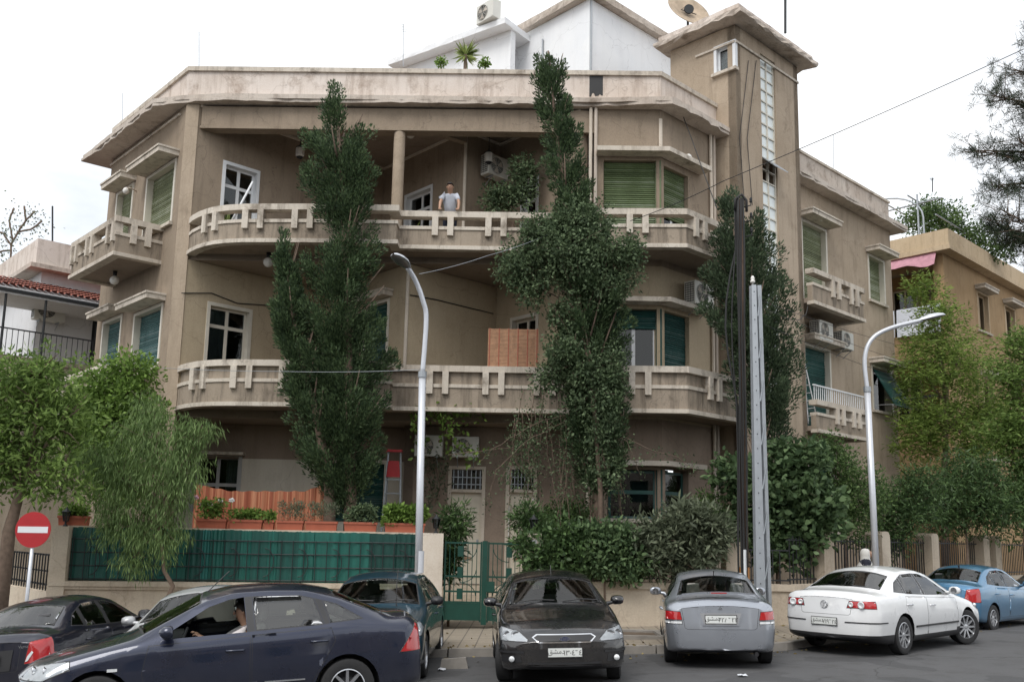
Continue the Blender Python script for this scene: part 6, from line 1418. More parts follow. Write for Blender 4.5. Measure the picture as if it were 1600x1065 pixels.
# black hatchback, facing the camera
def blackx(c):
    patch_front(c,[(-.44,.665),(-.36,.595),(.36,.595),(.44,.665),(.38,.705),(-.38,.705)],'grille_surround',C_CHROME,off=.006)
    patch_front(c,[(-.415,.66),(-.35,.612),(.35,.612),(.415,.66),(.365,.69),(-.365,.69)],'grille',C_PLASTIC,off=.010)
    emblem(c,'oval',.652,True,.075)
    patch_front(c,[(-.52,.30),(.52,.30),(.46,.235),(-.46,.235)],'lower_intake',C_PLASTIC,off=.006); patch_front(c,[(-.50,.345),(.50,.345),(.50,.315),(-.50,.315)],'intake_slot',C_PLASTIC,off=.006)
    for s in (1,-1):
        patch_front(c,[(s*.55,.46),(s*.88,.46),(s*.88,.49),(s*.55,.49)],'bumper_strip',C_PLASTIC,off=.01); patch_front(c,[(s*.58,.34),(s*.84,.34),(s*.84,.43),(s*.60,.43)],'fog_lamp_recess',C_PLASTIC,off=.006)
        b=MB(); x=c['nose'](.385,True,s*.72); b.lathe((x,s*.72,.385),[(.001,.02),(.035,.018),(.042,.0)],14,axis='x'); b.build('fog_lamp',C_CLEAR,c['root'],True)
    b=MB(); X=c['X']; b.tube([(X(2.0),0,c['zt'](2.0)),(X(2.06),0,c['zt'](2.06)+.12)],.006,5); b.build('aerial',C_PLASTIC,c['root'])
    b=MB(); w0=c['S']['ws'][0]; rr=random.Random(5); pts=[]
    for i in range(6):
        for j in range(5): pts.append((X(w0+.10+j*.05),.42+i*.05,c['H']*.64+.01+rr.random()*.05*(1 if 0<i<5 and 0<j<4 else .1)))
    b.add(pts,[(i*5+j,i*5+j+1,(i+1)*5+j+1,(i+1)*5+j) for i in range(5) for j in range(4)]); b.build('crumpled_cloth',M_CURT,c['root'],True)
    b=MB(); b.box((X(w0+.34),-.66,c['H']*.64),(X(w0+.10),-.1,c['H']*.645)); b.build('paper_on_dashboard',M_CURT,c['root'])
bx,by=.72,15.45
car('black hatchback with chrome-edged grille facing the camera in front of the gate',dict(HATCH,W=1.80,head=[[(.50,.605),(.485,.64),(.60,.735),(.865,.80),(.885,.755),(.86,.61)]],fplate_z=.475,tyre=.315),(.006,.0062,.008),(bx,by,gz(bx)),rad(-90+2.5),G_CARS,metal=0,rough=.25,steer=rad(-10),plate=(DAM,ar('130464')),extra=blackx,rim_style=10)
# silver saloon, seen from behind
def silverx(c):
    X=c['X']; L=c['L']; b=MB(); zt=c['zt']; d0=L-.30
    pts=[(-.62,0),(-.56,.055),(-.3,.08),(0,.088),(.3,.08),(.56,.055),(.62,0)]
    top=[]; 
    for y,h in pts:
        z=zt(d0)+h; top+= [(X(d0-.06),y,z+.0),(X(d0+.10),y,z+.012),(X(d0+.10),y,z-.012),(X(d0-.06),y,z-.02)]
    b.add(top,[(i*4+j,i*4+(j+1)%4,(i+1)*4+(j+1)%4,(i+1)*4+j) for i in range(len(pts)-1) for j in range(4)]); b.build('boot_spoiler',c['PM'],c['root'],30)
    b=MB(); b.box((X(d0+.112),-.12,zt(d0)+.07),(X(d0+.100),.12,zt(d0)+.085)); b.build('brake_light',C_RED,c['root'])
    patch_front(c,[(-.34,.86),(.34,.86),(.27,.66),(-.27,.66)],'plate_surround',c['PM'],False,.012)
    patch_front(c,[(-.31,.845),(.31,.845),(.25,.675),(-.25,.675)],'plate_recess',C_ALLOY,False,.014)
    emblem(c,'diamonds',.925,False,.035)
    b=MB(); b.tube([(X(L-.05),-.52,.24),(X(L-.25),-.52,.25)],.032,10); b.build('exhaust',C_PLASTIC,c['root'])
    b=MB(); b.tube([(X(L*.74),0,zt(L*.74)),(X(L*.74+.03),0,zt(L*.74)+.09)],.008,5); b.build('aerial',C_PLASTIC,c['root'])
sx=at_z(1120,1028,.12); sl_=scaled(4.48,1.72,1.445,rplate_z=.755,boot_z=.60,boot_w=.66,bowR=.13,tail=[[(.60,.735),(.63,.865),(.88,.875),(.88,.735)],[(.60,.675),(.605,.725),(.88,.725),(.88,.675)]],tyre=.30,rim=.19)
car('silver saloon with boot spoiler seen from behind beside the galvanised mast',sl_,(.36,.385,.43),(3.28+.30,14.93+2.22,gz(3.4)),rad(82.3),G_CARS,metal=.6,rough=.3,rear_plate=(DAM,ar('228622')),extra=silverx,tail_mats={1:C_CLEAR},seatmat=C_SEATL)
# white saloon, three-quarter rear
def whitex(c):
    emblem(c,'vw',.845,False,.062,mat=C_ALLOY)
    for s in (1,-1):
        for y,r,z in ((.47,.046,.86),(.635,.064,.855)):
            xs=c['nose'](z,False,s*y,.06); b=MB(); b.lathe((0,0,0),[(.001,-.004),(r*.5,-.004),(r*.6,-.010),(r*.95,-.011),(r,-.003)],22,axis='x'); o=b.build('lamp_ring',C_CLEAR,c['root'],True); o.location=(xs-.002,s*y,z); o.rotation_euler=(0,0,s*(.25 if y>.7 else .12))
    for s in (1,-1):
        b=MB(); hw=c['hw']; X=c['X']; b.box((X(1.4),s*(hw*1.0)-.008,.44),(X(3.2),s*(hw*1.0)+.008,.47)); b.build('side_strip',C_PLASTIC,c['root'])
    patch_front(c,[(-.9,.555),(-.36,.555),(-.36,.575),(-.9,.575)],'bumper_strip',C_PLASTIC,False,.008); patch_front(c,[(.9,.555),(.36,.555),(.36,.575),(.9,.575)],'bumper_strip',C_PLASTIC,False,.008)
wr_=v2(at_z(1400,1010,.14)); hd=dR.normalized(); ang=math.atan2(hd.y,hd.x)-rad(1)
whs=scaled(4.76,1.82,1.472,rplate_z=.565,tail=[[(.39,.80),(.43,.92),(.93,.92),(.93,.79)]],tail_d=.24,boot_z=.68,boot_w=.52,tyre=.325,rim=.225,fo=.93,wb=2.71,bowR=.20)
u_=Vector((math.cos(ang),math.sin(ang))); lft=Vector((-u_.y,u_.x))
ra_=Vector((6.82,17.0)); cw=ra_+lft*(.91-.11)+u_*(.93+2.71-4.76/2)
car('white saloon with alloy wheels parked at the kerb bend right of the mast',whs,(.78,.79,.80),(cw.x,cw.y,gz(7.5)),ang,G_CARS,metal=0,rough=.3,rear_plate=(DAM,ar('719624')),extra=whitex,dark_glass=True,rim_style=10,steer=rad(-22),trim=C_CHROME,lower_black=.36)
# light blue saloon further on
def bluex(c):
    patch_front(c,[(-.36,.84),(.36,.84),(.30,.64),(-.30,.64)],'plate_recess',C_PLASTIC,False,.010)
    for s in (1,-1):
        b=MB(); hw=c['hw']; X=c['X']; b.box((X(1.2),s*(hw*.985)-.006,.70),(X(3.6),s*(hw*.985)+.008,.715)); b.build('side_strip',C_CHROME,c['root'])
    b=MB(); X=c['X']; b.tube([(X(3.1),0,c['zt'](3.1)),(X(3.13),0,c['zt'](3.13)+.06)],.02,5); b.build('aerial',C_PLASTIC,c['root'])
acc=scaled(4.28,1.695,1.47,rplate_z=.74,tail=[[(.56,.66),(.62,.94),(.90,.98),(.90,.66)]],tail_d=.30,boot_z=.58,boot_w=.56,tyre=.30,rim=.19)
rb_=Vector((11.0,22.2)); cb=rb_+lft*(.85-.11)+u_*(acc['fo']+acc['wb']-4.28/2)
car('light blue saloon parked ahead of the white saloon',acc,(.075,.21,.36),(cb.x,cb.y,gz(11)-.05),ang-rad(1),G_CARS,metal=.45,rear_plate=(DAM,ar('504188')),extra=bluex,rim_style=9)
rc_=rb_+u_*6.0+lft*.35; cc=rc_+u_*.4
car('dark grey saloon mostly cut off at the right picture edge',scaled(4.4,1.72,1.45),(.05,.055,.06),(cc.x,cc.y,gz(15)-.05),ang,G_CARS,metal=.4)
# dark blue saloon at the far left, seen from behind
def leftx(c):
    patch_front(c,[(-.40,.86),(.40,.86),(.36,.60),(-.36,.60)],'plate_recess',C_PLASTIC,False,.008)
    text_mesh('Verna',.055,C_CHROME,c['root'],'lettering',Matrix.Translation((c['nose'](.87,False,-.55)-.012,-.53,.885))@Matrix(((0,0,-1,0),(-1,0,0,0),(0,1,0,0),(0,0,0,1))))
    for s in (1,-1): 
        patch_front(c,[(s*.545,.69),(s*.575,.70),(s*.64,.80),(s*.62,.82),(s*.57,.76)],'reverse_lamp',C_CLEAR,False,.012)
car('dark blue saloon cut off by the left picture edge',dict(acc),(.006,.008,.022),(-6.56,12.8+2.14,gz(-6.56)),rad(90-4),G_CARS,metal=.35,rear_plate=(DAM,ar('214126')),extra=leftx,chrome_mirror='black',dark_glass=True)
# teal hatchback behind the moving saloon, facing the camera
def tealx(c):
    patch_front(c,[(-.30,.64),(.30,.64),(.24,.58),(-.24,.58)],'grille',C_PLASTIC); emblem(c,'oval_h',.61,True,.045)
    patch_front(c,[(-.5,.40),(.5,.40),(.42,.28),(-.42,.28)],'lower_intake',C_PLASTIC)
    b=MB(); X=c['X']; w0=c['S']['ws'][0]; b.box((X(w0+.3),.12,c['H']*.64),(X(w0+.1),.6,c['H']*.65)); b.build('paper_on_dashboard',M_CURT,c['root'])
    b=MB(); b.tube([(X(w0-.1),.36,c['zt'](w0-.1)-.02),(X(w0-.05),.36,c['zt'](w0)+.25),(X(w0+.05),.37,c['zt'](w0)+.48)],.007,5); b.build('aerial',C_PLASTIC,c['root'])
th=dict(HATCH,head=[[(.54,.62),(.52,.68),(.66,.80),(.82,.84),(.88,.80),(.86,.64)]],W=1.74,fplate_z=.46)
tx=-2.0; car('teal hatchback facing the camera, half hidden by the dark blue saloon',th,(.016,.055,.085),(tx,15.9,gz(tx)),rad(-90-1),G_CARS,metal=.45,plate=(DAM,ar('342017')),extra=tealx,chrome_mirror='black')
# white hatchback behind the driver
def wh2(c): emblem(c,'ring',.72,True,.06,mat=C_PLASTIC)
car('silver-white car hidden behind the moving dark blue saloon, seen through its window',scaled(4.3,1.70,1.38),(.42,.43,.44),(-4.67,15.35,gz(-4.67)),rad(-90),G_CARS,metal=0,extra=wh2)
# dark blue saloon driving past in front
def drivex(c):
    X=c['X']; hw=c['hw']
    b=MB(); b.box((X(1.06),hw*.99-.004,.66),(X(.96),hw*.99+.012,.69)); b.build('indicator',C_CLEAR,c['root'])
    for s in (1,-1):
        for a,bb in ((1.42,2.50),(2.58,3.02)):
            b=MB(); b.box((X(a),s*hw*1.0-.006,.435),(X(bb),s*hw*1.0+.006,.45)); b.build('door_strip',C_ALLOY,c['root'])
        b=MB(); b.tube([(X(4.48)+.28,s*hw*.86,.50),(X(4.48)+.12,s*hw*.80,.50),(X(4.48)+.03,s*hw*.62,.50)],.022,6); b.build('bumper_strip',C_PLASTIC,c['root'],True)
    b=MB(); b.tube([(X(1.98),.1,c['zt'](1.98)),(X(2.22),.1,c['zt'](2.0)+.22)],.006,5); b.build('aerial',C_PLASTIC,c['root'])
al=rad(198.4)
foc=dict(zt=[(0,.60),(.03,.67),(.12,.74),(.45,.85),(.95,.95),(1.13,.985),(1.93,1.405),(2.25,1.47),(2.65,1.485),(3.05,1.465),(3.38,1.395),(4.0,1.12),(4.1,1.095),(4.38,1.085),(4.44,1.02),(4.48,.96)],
 ze=[(0,.57),(.12,.69),(.45,.80),(.95,.905),(1.22,.965),(1.96,1.33),(2.25,1.395),(2.65,1.405),(3.05,1.39),(3.45,1.285),(4.02,1.06),(4.1,1.05),(4.38,1.04),(4.48,.92)],rw=(3.38,3.97,.56,.68),
 wins=[[(1.50,.955),(1.58,1.03),(1.98,1.265),(2.2,1.335),(2.36,1.355),(2.39,.985)],[(2.48,.99),(2.45,1.36),(2.98,1.35),(3.14,1.31),(3.24,1.02)],[(3.31,1.03),(3.24,1.285),(3.40,1.24),(3.70,1.06)]],
 doors=[[(1.36,.30),(1.30,.62),(1.36,.90),(2.425,.95),(2.425,.30)],[(2.44,.30),(2.44,.955),(3.32,.985),(3.38,.80),(3.12,.42),(3.05,.30)]],handles=[(2.26,.80),(3.18,.845)],
 tail_side=[(4.10,.66),(4.33,.985),(4.60,.985),(4.60,.66)],tail_in=.62)
cd_=Vector((-3.32,11.95))
DRV=car('dark blue saloon with a driver passing in front of the parked cars',foc,(.016,.022,.048),(cd_.x,cd_.y,gz(-3.32)),al,None,metal=.5,rough=.28,extra=drivex,open_win=(1,0),rim_style=8,name='moving_car',seatmat=C_SEATL)

DRV.scale=(1.022,)*3
# ------------------------------------------------------------------ air conditioners
def ac_unit(label,M,w_=.82,h=.56,dp=.30,grp='outdoor air conditioner units',bracket=True,mark=False):
    """front faces local -y, back at y=0, bottom at z=0, centred on x"""
    root=empty('air_conditioner',(0,0,0),label,'air conditioner',grp); root.matrix_world=M
    b=MB(); b.box((-w_/2,-dp,0),(w_/2,0,h)); o=b.build('casing',M_ACW,root); m=o.modifiers.new('b','BEVEL'); m.width=.015; m.segments=2
    r=h*.41; cx=-w_*.12
    b=MB(); b.lathe((cx,-dp-.002,h/2),[(.001,0),(r,.0)],28,axis='y'); b.build('fan_opening',M_ACG,root)
    b=MB()
    for k in range(6): q=r*(k+1)/6.2; b.tube([(cx+q*math.cos(a),-dp-.012,h/2+q*math.sin(a)) for a in np.linspace(0,2*math.pi,25)],.004 if k<5 else .009,4,cap=False)
    for k in range(10): a=2*math.pi*k/10; b.tube([(cx+.03*math.cos(a),-dp-.014,h/2+.03*math.sin(a)),(cx+r*math.cos(a),-dp-.010,h/2+r*math.sin(a))],.004,4)
    b.build('fan_guard',M_ACW,root)
    for k in range(3):
        a=2*math.pi*k/3; b=MB(); b.hexa([(cx+.03*math.cos(a),-dp-.004,h/2+.03*math.sin(a)),(cx+.03*math.cos(a+.9),-dp-.004,h/2+.03*math.sin(a+.9)),(cx+r*.9*math.cos(a+.8),-dp-.004,h/2+r*.9*math.sin(a+.8)),(cx+r*.9*math.cos(a),-dp-.004,h/2+r*.9*math.sin(a))],[(cx+.03*math.cos(a),-dp-.007,h/2+.03*math.sin(a)),(cx+.03*math.cos(a+.9),-dp-.007,h/2+.03*math.sin(a+.9)),(cx+r*.9*math.cos(a+.8),-dp-.007,h/2+r*.9*math.sin(a+.8)),(cx+r*.9*math.cos(a),-dp-.007,h/2+r*.9*math.sin(a))]); b.build('fan_blade',M_PIPE,root)
    b=MB()
    for k in range(9): z=h*.12+h*.76*k/8; b.box((-w_/2-.008,-dp*.9,z),(-w_/2+.001,-dp*.1,z+.02))
    for k in range(4): y=-dp*.85+dp*.7*k/3; b.box((-w_/2-.006,y,h*.1),(-w_/2+.002,y+.012,h*.9))
    b.build('side_grille',M_ACG,root)
    b=MB(); b.box((w_*.34,-dp-.004,h*.08),(w_*.47,-dp+.001,h*.92)); b.build('end_panel',M_ACW,root)
    if mark:
        b=MB(); b.lathe((w_*.40,-dp-.0065,h*.72),[(.001,0),(.045,0)],18,axis='y'); b.build('round_mark',plain('maroon_print',(.28,.03,.05),.5),root)
    if bracket:
        for x in (-w_*.3,w_*.3):
            b=MB(); b.box((x-.015,-dp,-.035),(x+.015,.0,-.003)); b.tube([(x,-dp*.9,-.03),(x,0,-.25)],.012,5); b.build('bracket',M_STEEL,root)
    return root
def on_wall(fr,px,py,n=.12,zoff=0):
    s,z=fr.px(px,py,n); q=fr.pt(s,n,z+zoff); return Matrix.Translation(q)@Matrix(((fr.u.x,-fr.n.x,0,0),(fr.u.y,-fr.n.y,0,0),(0,0,1,0),(0,0,0,1)))
ac_unit('air conditioner high on the loggia wall, right of the man on the balcony',on_wall(F3,768,281,.10),.85,.6,.32)
ac_unit('air conditioner on the wall beside the cable pole, below the upper balcony',on_wall(FR,1084,481,.12),.85,.62,.34)
ac_unit('left of the two air conditioners under the right wing balcony',on_wall(FR,1276,534,.12),.85,.6,.34)
ac_unit('right of the two air conditioners under the right wing balcony',on_wall(FR,1311,547,.12),.75,.55,.32)
ac_unit('air conditioner with a maroon round mark beside the lamp post, above the ground floor',on_wall(Hd,671,714,.12),.72,.54,.32,mark=True)
ac_unit('air conditioner half covered by vine leaves above the left cream door',on_wall(Hd,728,715,.12),.68,.52,.32)
q=v2(HLb.pt(HLb.L-.55,.2,0)); ac_unit('air conditioner standing on the edge of the rooftop room slab',Matrix.Translation((q.x,q.y,zl+.24))@Matrix.Rotation(math.atan2(FL.u.y,FL.u.x),4,'Z'),.8,.62,.34,bracket=False)
ac_unit('air conditioner under the tiled porch of the white house',on_wall(Kr,72,503,.05),1.0,.72,.34)
# ------------------------------------------------------------------ lamps on the building
def globe(label,p,r=.13,drop=.12,cat='lamp'):
    o=empty('globe_lamp',p,label,cat,'white globe lamps on the house'); b=MB(); b.lathe((0,0,-drop-r),[(.001,-r),(r*.6,-r*.8),(r*.95,-r*.3),(r*.95,r*.3),(r*.6,r*.8),(.04,r)],14); b.build('globe',M_GLOBE,o,True)
    b=MB(); b.lathe((0,0,-drop),[(.05,-.02),(.06,drop)],10); b.build('holder',M_IRON,o,True); return o
def ceil_at(px,py,z): p=at_z(px,py,z); return (p.x,p.y,z)
globe('globe lamp under the left end of the upper front balcony',ceil_at(420,395,ZR2-.93))
globe('globe lamp under the upper balcony on the left street wall',ceil_at(180,424,ZR2-1.0))
globe('globe lamp on the loggia ceiling right of the broad cypress, beside the column',ceil_at(642,196,ZC-.01))
globe('globe lamp on the loggia ceiling left of the broad cypress',ceil_at(473,180,ZC-.01))
globe('globe lamp on the loggia ceiling above the hanging lantern',ceil_at(773,186,ZC-.01))
def wall_lamp(label,fr,px,py):
    s,z=fr.px(px,py,.3); o=empty('wall_lamp',fr.pt(s,0,z),label,'lamp'); b=MB(); u=Vector((*fr.n,0)); b.tube([u*0,u*.15+Vector((0,0,.05)),u*.3+Vector((0,0,.03))],.018,6); b.build('arm',M_PIPE,o,True); b=MB(); b.lathe(tuple(u*.3+Vector((0,0,-.06))),[(.001,-.1),(.07,-.07),(.09,0),(.07,.06),(.03,.1)],12); b.build('bulb',M_GLOBE,o,True)
wall_lamp('small white wall lamp above the angled green shutter',FR,1076,243); wall_lamp('small white wall lamp on the right wing above the upper balcony',FR,1283,338); wall_lamp('small white wall lamp on the left street wall beside a shuttered window',FL,197,295)
def lantern(label,p,rod):
    o=empty('hanging_lantern',p,label,'lantern'); b=MB(); b.tube([(0,0,0),(0,0,-rod)],.012,5); b.build('rod',M_IRON,o); b=MB(); b.lathe((0,0,-rod-.3),[(.09,0),(.12,.04),(.13,.24),(.10,.27)],8); b.build('shade',M_GLOBE,o,30); b=MB(); b.lathe((0,0,-rod-.03),[(.13,0),(.05,.06),(.02,.09)],8); b.build('cap',M_IRON,o); b=MB(); b.lathe((0,0,-rod-.32),[(.05,-.03),(.10,.02)],8); b.build('base',M_IRON,o)
p=at(765,196,25.0); lantern('white hanging lantern in the loggia above the air conditioner',(p.x,p.y,ZC-.01),.38+ZC-.01-at(765,196,25.0).z if False else .62)
p=at(471,200,25.2); lantern('white hanging lantern in the loggia beside the broad cypress',(p.x,p.y,ZC-.01),.5)
# ------------------------------------------------------------------ rooftop things
dp=at(1076,16,28.8); dish=empty('satellite_dish',(dp.x,dp.y,ZT+.4),'large rust-stained satellite dish beside the tower roof','satellite dish')
M_DISH=plain('stained_dish',(.42,.33,.24),.7,var=.5,scale=3)
b=MB(); b.lathe((0,0,0),[(.001,.16),(.25,.145),(.5,.09),(.72,.0),(.75,-.015),(.72,-.03),(.5,.06),(.25,.115),(.001,.13)],30,axis='y'); Mx=Matrix.Translation((0,0,dp.z-ZT-.4))@Matrix.Rotation(rad(-28),4,'X')@Matrix.Rotation(rad(18),4,'Z'); b.xf(Mx); b.build('reflector',M_DISH,dish,True)
b=MB(); b.tube([(0,.2,-1.2),(0,.15,dp.z-ZT-.4)],.04,8); b.tube([(.25,0,dp.z-ZT-.55),(-.25,-.02,dp.z-ZT-.4),(0,-.06,dp.z-ZT-.25)],.015,5); b.lathe((0,-.05,dp.z-ZT-.4),[(.16,-.03),(.16,.03)],14,axis='y'); b.build('mount',M_IRON,dish)
def mast(label,px,y0,y1,Y,r=.02,cross=0,mat=None):
    a=at(px,y1,Y); t=at(px,y0,Y); o=empty('aerial_mast',(a.x,Y,a.z),label,'mast'); b=MB(); b.tube([(0,0,0),(t.x-a.x,0,t.z-a.z)],r,6); b.build('pole',mat or M_IRON,o)
    if cross:
        b=MB()
        for k in range(4): z=(t.z-a.z)*(.98-.05*k); b.tube([(-cross*(1-.15*k),0,z),(cross*(1-.15*k),0,z)],.008,4)
        b.build('antenna_rod',mat or M_STEEL,o)
mast('thick black mast rising from the tower roof',1227,-40,52,27.5,.04); mast('thin pale mast above the left front corner of the parapet',311,50,108,25.5,.012,mat=M_STEEL); mast('thin pale mast left of the rooftop room',630,38,104,27,.012,.12,M_STEEL); mast('dark pole above the white house roof',82,322,385,33,.03); mast('thin mast on the right wing roof',1302,210,275,31,.012,mat=M_STEEL); mast('thin pale mast above the left street parapet',191,145,200,28.2,.010,mat=M_STEEL); mast('slim finial mast above the roof pergola',1457,278,300,37.2,.02,.1)
# ------------------------------------------------------------------ on the wall top: planters
def planter(label,x0,x1,kind,ytop=812,ybot=828,n=60):
    s0,_=GW.px(x0,820,-.32); s1,_=GW.px(x1,820,-.32); zb_=zt+.002; h=.19; root=empty('window_box',GW.pt((s0+s1)/2,-.33,zb_),label,'planter','terracotta planters on the garden wall'); 
    b=MB(); w_=(s1-s0)/2; lo=[(-w_*.95,-.08,0),(w_*.95,-.08,0),(w_*.95,.08,0),(-w_*.95,.08,0)]; hi=[(-w_,-.1,h),(w_,-.1,h),(w_,.1,h),(-w_,.1,h)]; b.hexa(lo,hi); b.hexa([(-w_-.012,-.112,h-.04),(w_+.012,-.112,h-.04),(w_+.012,.112,h-.04),(-w_-.012,.112,h-.04)],[(-w_-.012,-.112,h+.004),(w_+.012,-.112,h+.004),(w_+.012,.112,h+.004),(-w_-.012,.112,h+.004)]); b.build('trough',M_TERRA,root); root.rotation_euler=(0,0,math.atan2(GW.u.y,GW.u.x))
    b=MB(); b.box((-w_*.95,-.09,h+.004),(w_*.95,.09,h+.012)); b.build('soil',M_SOIL,root)
    mat,hh,ln,wd,mode,per=kind; C=np.stack([NR.uniform(-w_*.9,w_*.9,n),NR.uniform(-.08,.08,n),h+.03+NR.random(n)**.7*hh],1)
    P,D,l_,w2=tufts(C,.07,per,mode,ln,wd); P[:,2]=np.maximum(P[:,2],h*.6)
    o=leaf_mesh('foliage',P,D,l_,w2,mat,None); o.parent=root
    return root
KB=(L_BRIGHT,.13,.08,.045,'arch',12); KG=(L_GREY,.34,.06,.018,'up',12); KL=(L_BRIGHT,.28,.11,.07,'arch',18); KD=(L_CLIMB,.3,.08,.04,'arch',16); KF=(L_BRIGHT,.34,.08,.05,'arch',9)
planter('terracotta window box half hidden behind the pepper tree, farthest left',92,138,KB); planter('terracotta window box with flowering plants beside the pepper tree',308,354,KF)
planter('terracotta window box with sparse low leaves, second from the flowering one',359,410,KB); planter('small square terracotta pot between the long window boxes',414,428,KB,n=18)
planter('terracotta window box with silvery stems in front of the orange curtain',433,474,KG); planter('terracotta window box with silvery stems at the right end of the orange curtain',478,527,KG); planter('terracotta window box with green shoots in front of the cypress trunk',538,589,KD); planter('long terracotta window box with dense bright leaves at the wall end',601,664,KL,n=120)
# white and pink blossoms
def blossoms(pxs):
    for i,(px_,py_,c,lb) in enumerate(pxs):
        p=at(px_,py_,20.35); o=empty('flower',p,lb,'flower','blossoms in the window boxes'); b=MB()
        for k in range(14):
            a=2.4*k; q_=math.sqrt(k/14); e=Vector((math.cos(a)*.05*q_,math.sin(a*1.7)*.02,math.sin(a)*.045*q_)); b.lathe(tuple(e),[(.001,-.02),(.022,0),(.001,.02)],6)
        b.build('petals',c,o,True); b=MB(); b.tube([(0,0,-.02),(.01,0,-.32)],.006,5); b.build('stem',L_BRIGHT,o)
MW=plain('white_petal',(.75,.75,.74),.7); MPk=plain('pink_petal',(.55,.30,.42),.7)
blossoms([(328,787,MW,'leftmost white blossom above the flowering window box'),(344,782,MW,'white blossom in the middle above the window boxes'),(362,781,MW,'rightmost white blossom above the window boxes'),(306,777,MPk,'pink blossom touching the pepper tree'),(316,788,MPk,'pink blossom between the pepper tree and the white blossoms')])
# orange curtain strung behind them
cz=Frame(v2(at(303,790,21.6)),v2(at(506,790,21.6))); b=MB(); vs=[]; N=110
for i in range(N+1):
    s=cz.L*i/N; t_=i/N; px_=303+203*t_; yt=(756 if t_<.04 else 756+11*min(1,(t_-.0)/.28)) if t_<.85 else 767-12*(t_-.85)/.15
    zt_=cz.px(px_,yt)[1]; dpt=.05*math.sin(i*.9)+.03*math.sin(i*2.3+1)
    for j in range(4): vs.append(cz.pt(s,dpt*(.4+.2*j),zt_-(zt_-1.3)*j/3-.01*math.sin(i*.5)))
b.add(vs,[(i*4+j,i*4+j+1,(i+1)*4+j+1,(i+1)*4+j) for i in range(N) for j in range(3)])
m_,t_,b_=nodemat('orange_striped_cloth'); g=nn(t_,'ShaderNodeNewGeometry').outputs['Position']; n_=noise(t_,g,1.0,3,.5,(16,1,.1)); c_=ramp(t_,n_,[(.38,(.34,.11,.055)),(.5,(.50,.23,.13)),(.6,(.29,.085,.045))]).outputs['Color']; t_.links.new(c_,b_.inputs['Base Color']); b_.inputs['Roughness'].default_value=.9
b.build('orange_curtain',m_,None,True,label='pleated orange curtain strung behind the window boxes',cat='curtain')
b=MB(); 
# step ladder with red treads
lp=at(612,820,23.6); lad=empty('step_ladder',(lp.x,lp.y,.58),'aluminium step ladder with red top and tread left of the lamp post','ladder'); z1_=at(612,706,23.6).z-.58
for s in (-1,1):
    b=MB(); b.tube([(s*.28,-.3,0),(s*.15,0,z1_)],.022,6); b.build('leg',M_STEEL,lad); b=MB(); b.tube([(s*.24,.5,0),(s*.15,.03,z1_)],.018,6); b.build('leg',M_STEEL,lad)
for k in range(9):
    f=(k+1)/10; w_=.28-.13*f; b=MB(); b.box((-w_,-.3+.3*f-.05,z1_*f-.015),(w_,-.3+.3*f+.05,z1_*f+.015)); b.build('tread',M_STEEL,lad)
M_REDP=plain('red_plastic',(.42,.025,.03),.5); b=MB(); b.box((-.19,-.12,z1_),(.19,.1,z1_+.06)); b.build('top_step',M_REDP,lad); b=MB(); b.hexa([(-.17,-.12,z1_-.62),(.17,-.12,z1_-.62),(.17,-.10,z1_-.62),(-.17,-.10,z1_-.62)],[(-.13,-.1,z1_-.22),(.13,-.1,z1_-.22),(.13,-.08,z1_-.22),(-.13,-.08,z1_-.22)]); b.build('tool_tray',M_REDP,lad)
# reed mat on the lower balcony
pm_=main[9].lerp(main[10],.6); RM=Frame(pm_-FF.n*.25,pm_-FF.n*.25+FF.u); s0,zA=RM.px(763,513); s1,_=RM.px(842,513); 
b=MB(); N=46
mat_=plain('reed_mat',(.44,.25,.15),.85,var=.35,scale=9)
rm=empty('reed_mat',RM.pt((s0+s1)/2,0,ZS1),'brown reed mat standing as a screen on the lower balcony','screen')
b=MB()
for i in range(38):
    z=ZR1-.3+(zA-ZR1+.3)*i/38; RM.box(b,s0,s1,-.006+.004*math.sin(i),.006+.004*math.sin(i),z,z+(zA-ZR1+.3)/38*.8)
part(b,'reeds',mat_,rm,kind='stuff')
for k in range(6):
    b=MB(); x=s0+.04+(s1-s0-.08)*k/5; RM.box(b,x-.012,x+.012,.011,.016,ZR1-.3,zA+.01); part(b,'binding',M_TERRA,rm)
# white ladder on the wing balcony
wl_=empty('folding_ladder',(FR.pt(T2s+.15,nw*.5,0).x,FR.pt(T2s+.15,nw*.5,0).y,ZR1-.7),'white folding ladder leaning at the tower on the wing balcony','ladder')
wf=Frame(FR.pt(T2s+.1,nw*.55,0)[:2],FR.pt(T2s+1.1,nw*.55,0)[:2])
for a0_,a1_ in ((.05,.05),(.62,.12)):
    b=MB(); b.tube([wf.pt(a0_,.1,ZR1-.6),wf.pt(a1_,0,ZR1+1.15)],.02,5); part(b,'leg',M_WFRAME,wl_)
    b=MB(); b.tube([wf.pt(a0_,.1-.3,ZR1-.6),wf.pt(a1_,-.3,ZR1+1.15)],.02,5); part(b,'leg',M_WFRAME,wl_)
for k in range(7):
    f=(k+1)/8; x=.62-.5*f; b=MB(); b.tube([wf.pt(x,.1-.1*f,ZR1-.6+1.75*f),wf.pt(x,-.2-.1*f,ZR1-.6+1.75*f)],.016,5); part(b,'rung',M_WFRAME,wl_)
# balcony pole and rail with drying rack at the left French window
pA=at(347,352,23.2); pB=at(395,284,23.2); b=MB(); b.tube([(pA.x,pA.y,ZS2+.02),(pB.x,pB.y,pB.z)],.03,8); pole=b.build('leaning_pole',M_WFRAME,None,True,label='white pole leaning on the upper balcony by the left French window',cat='pole')
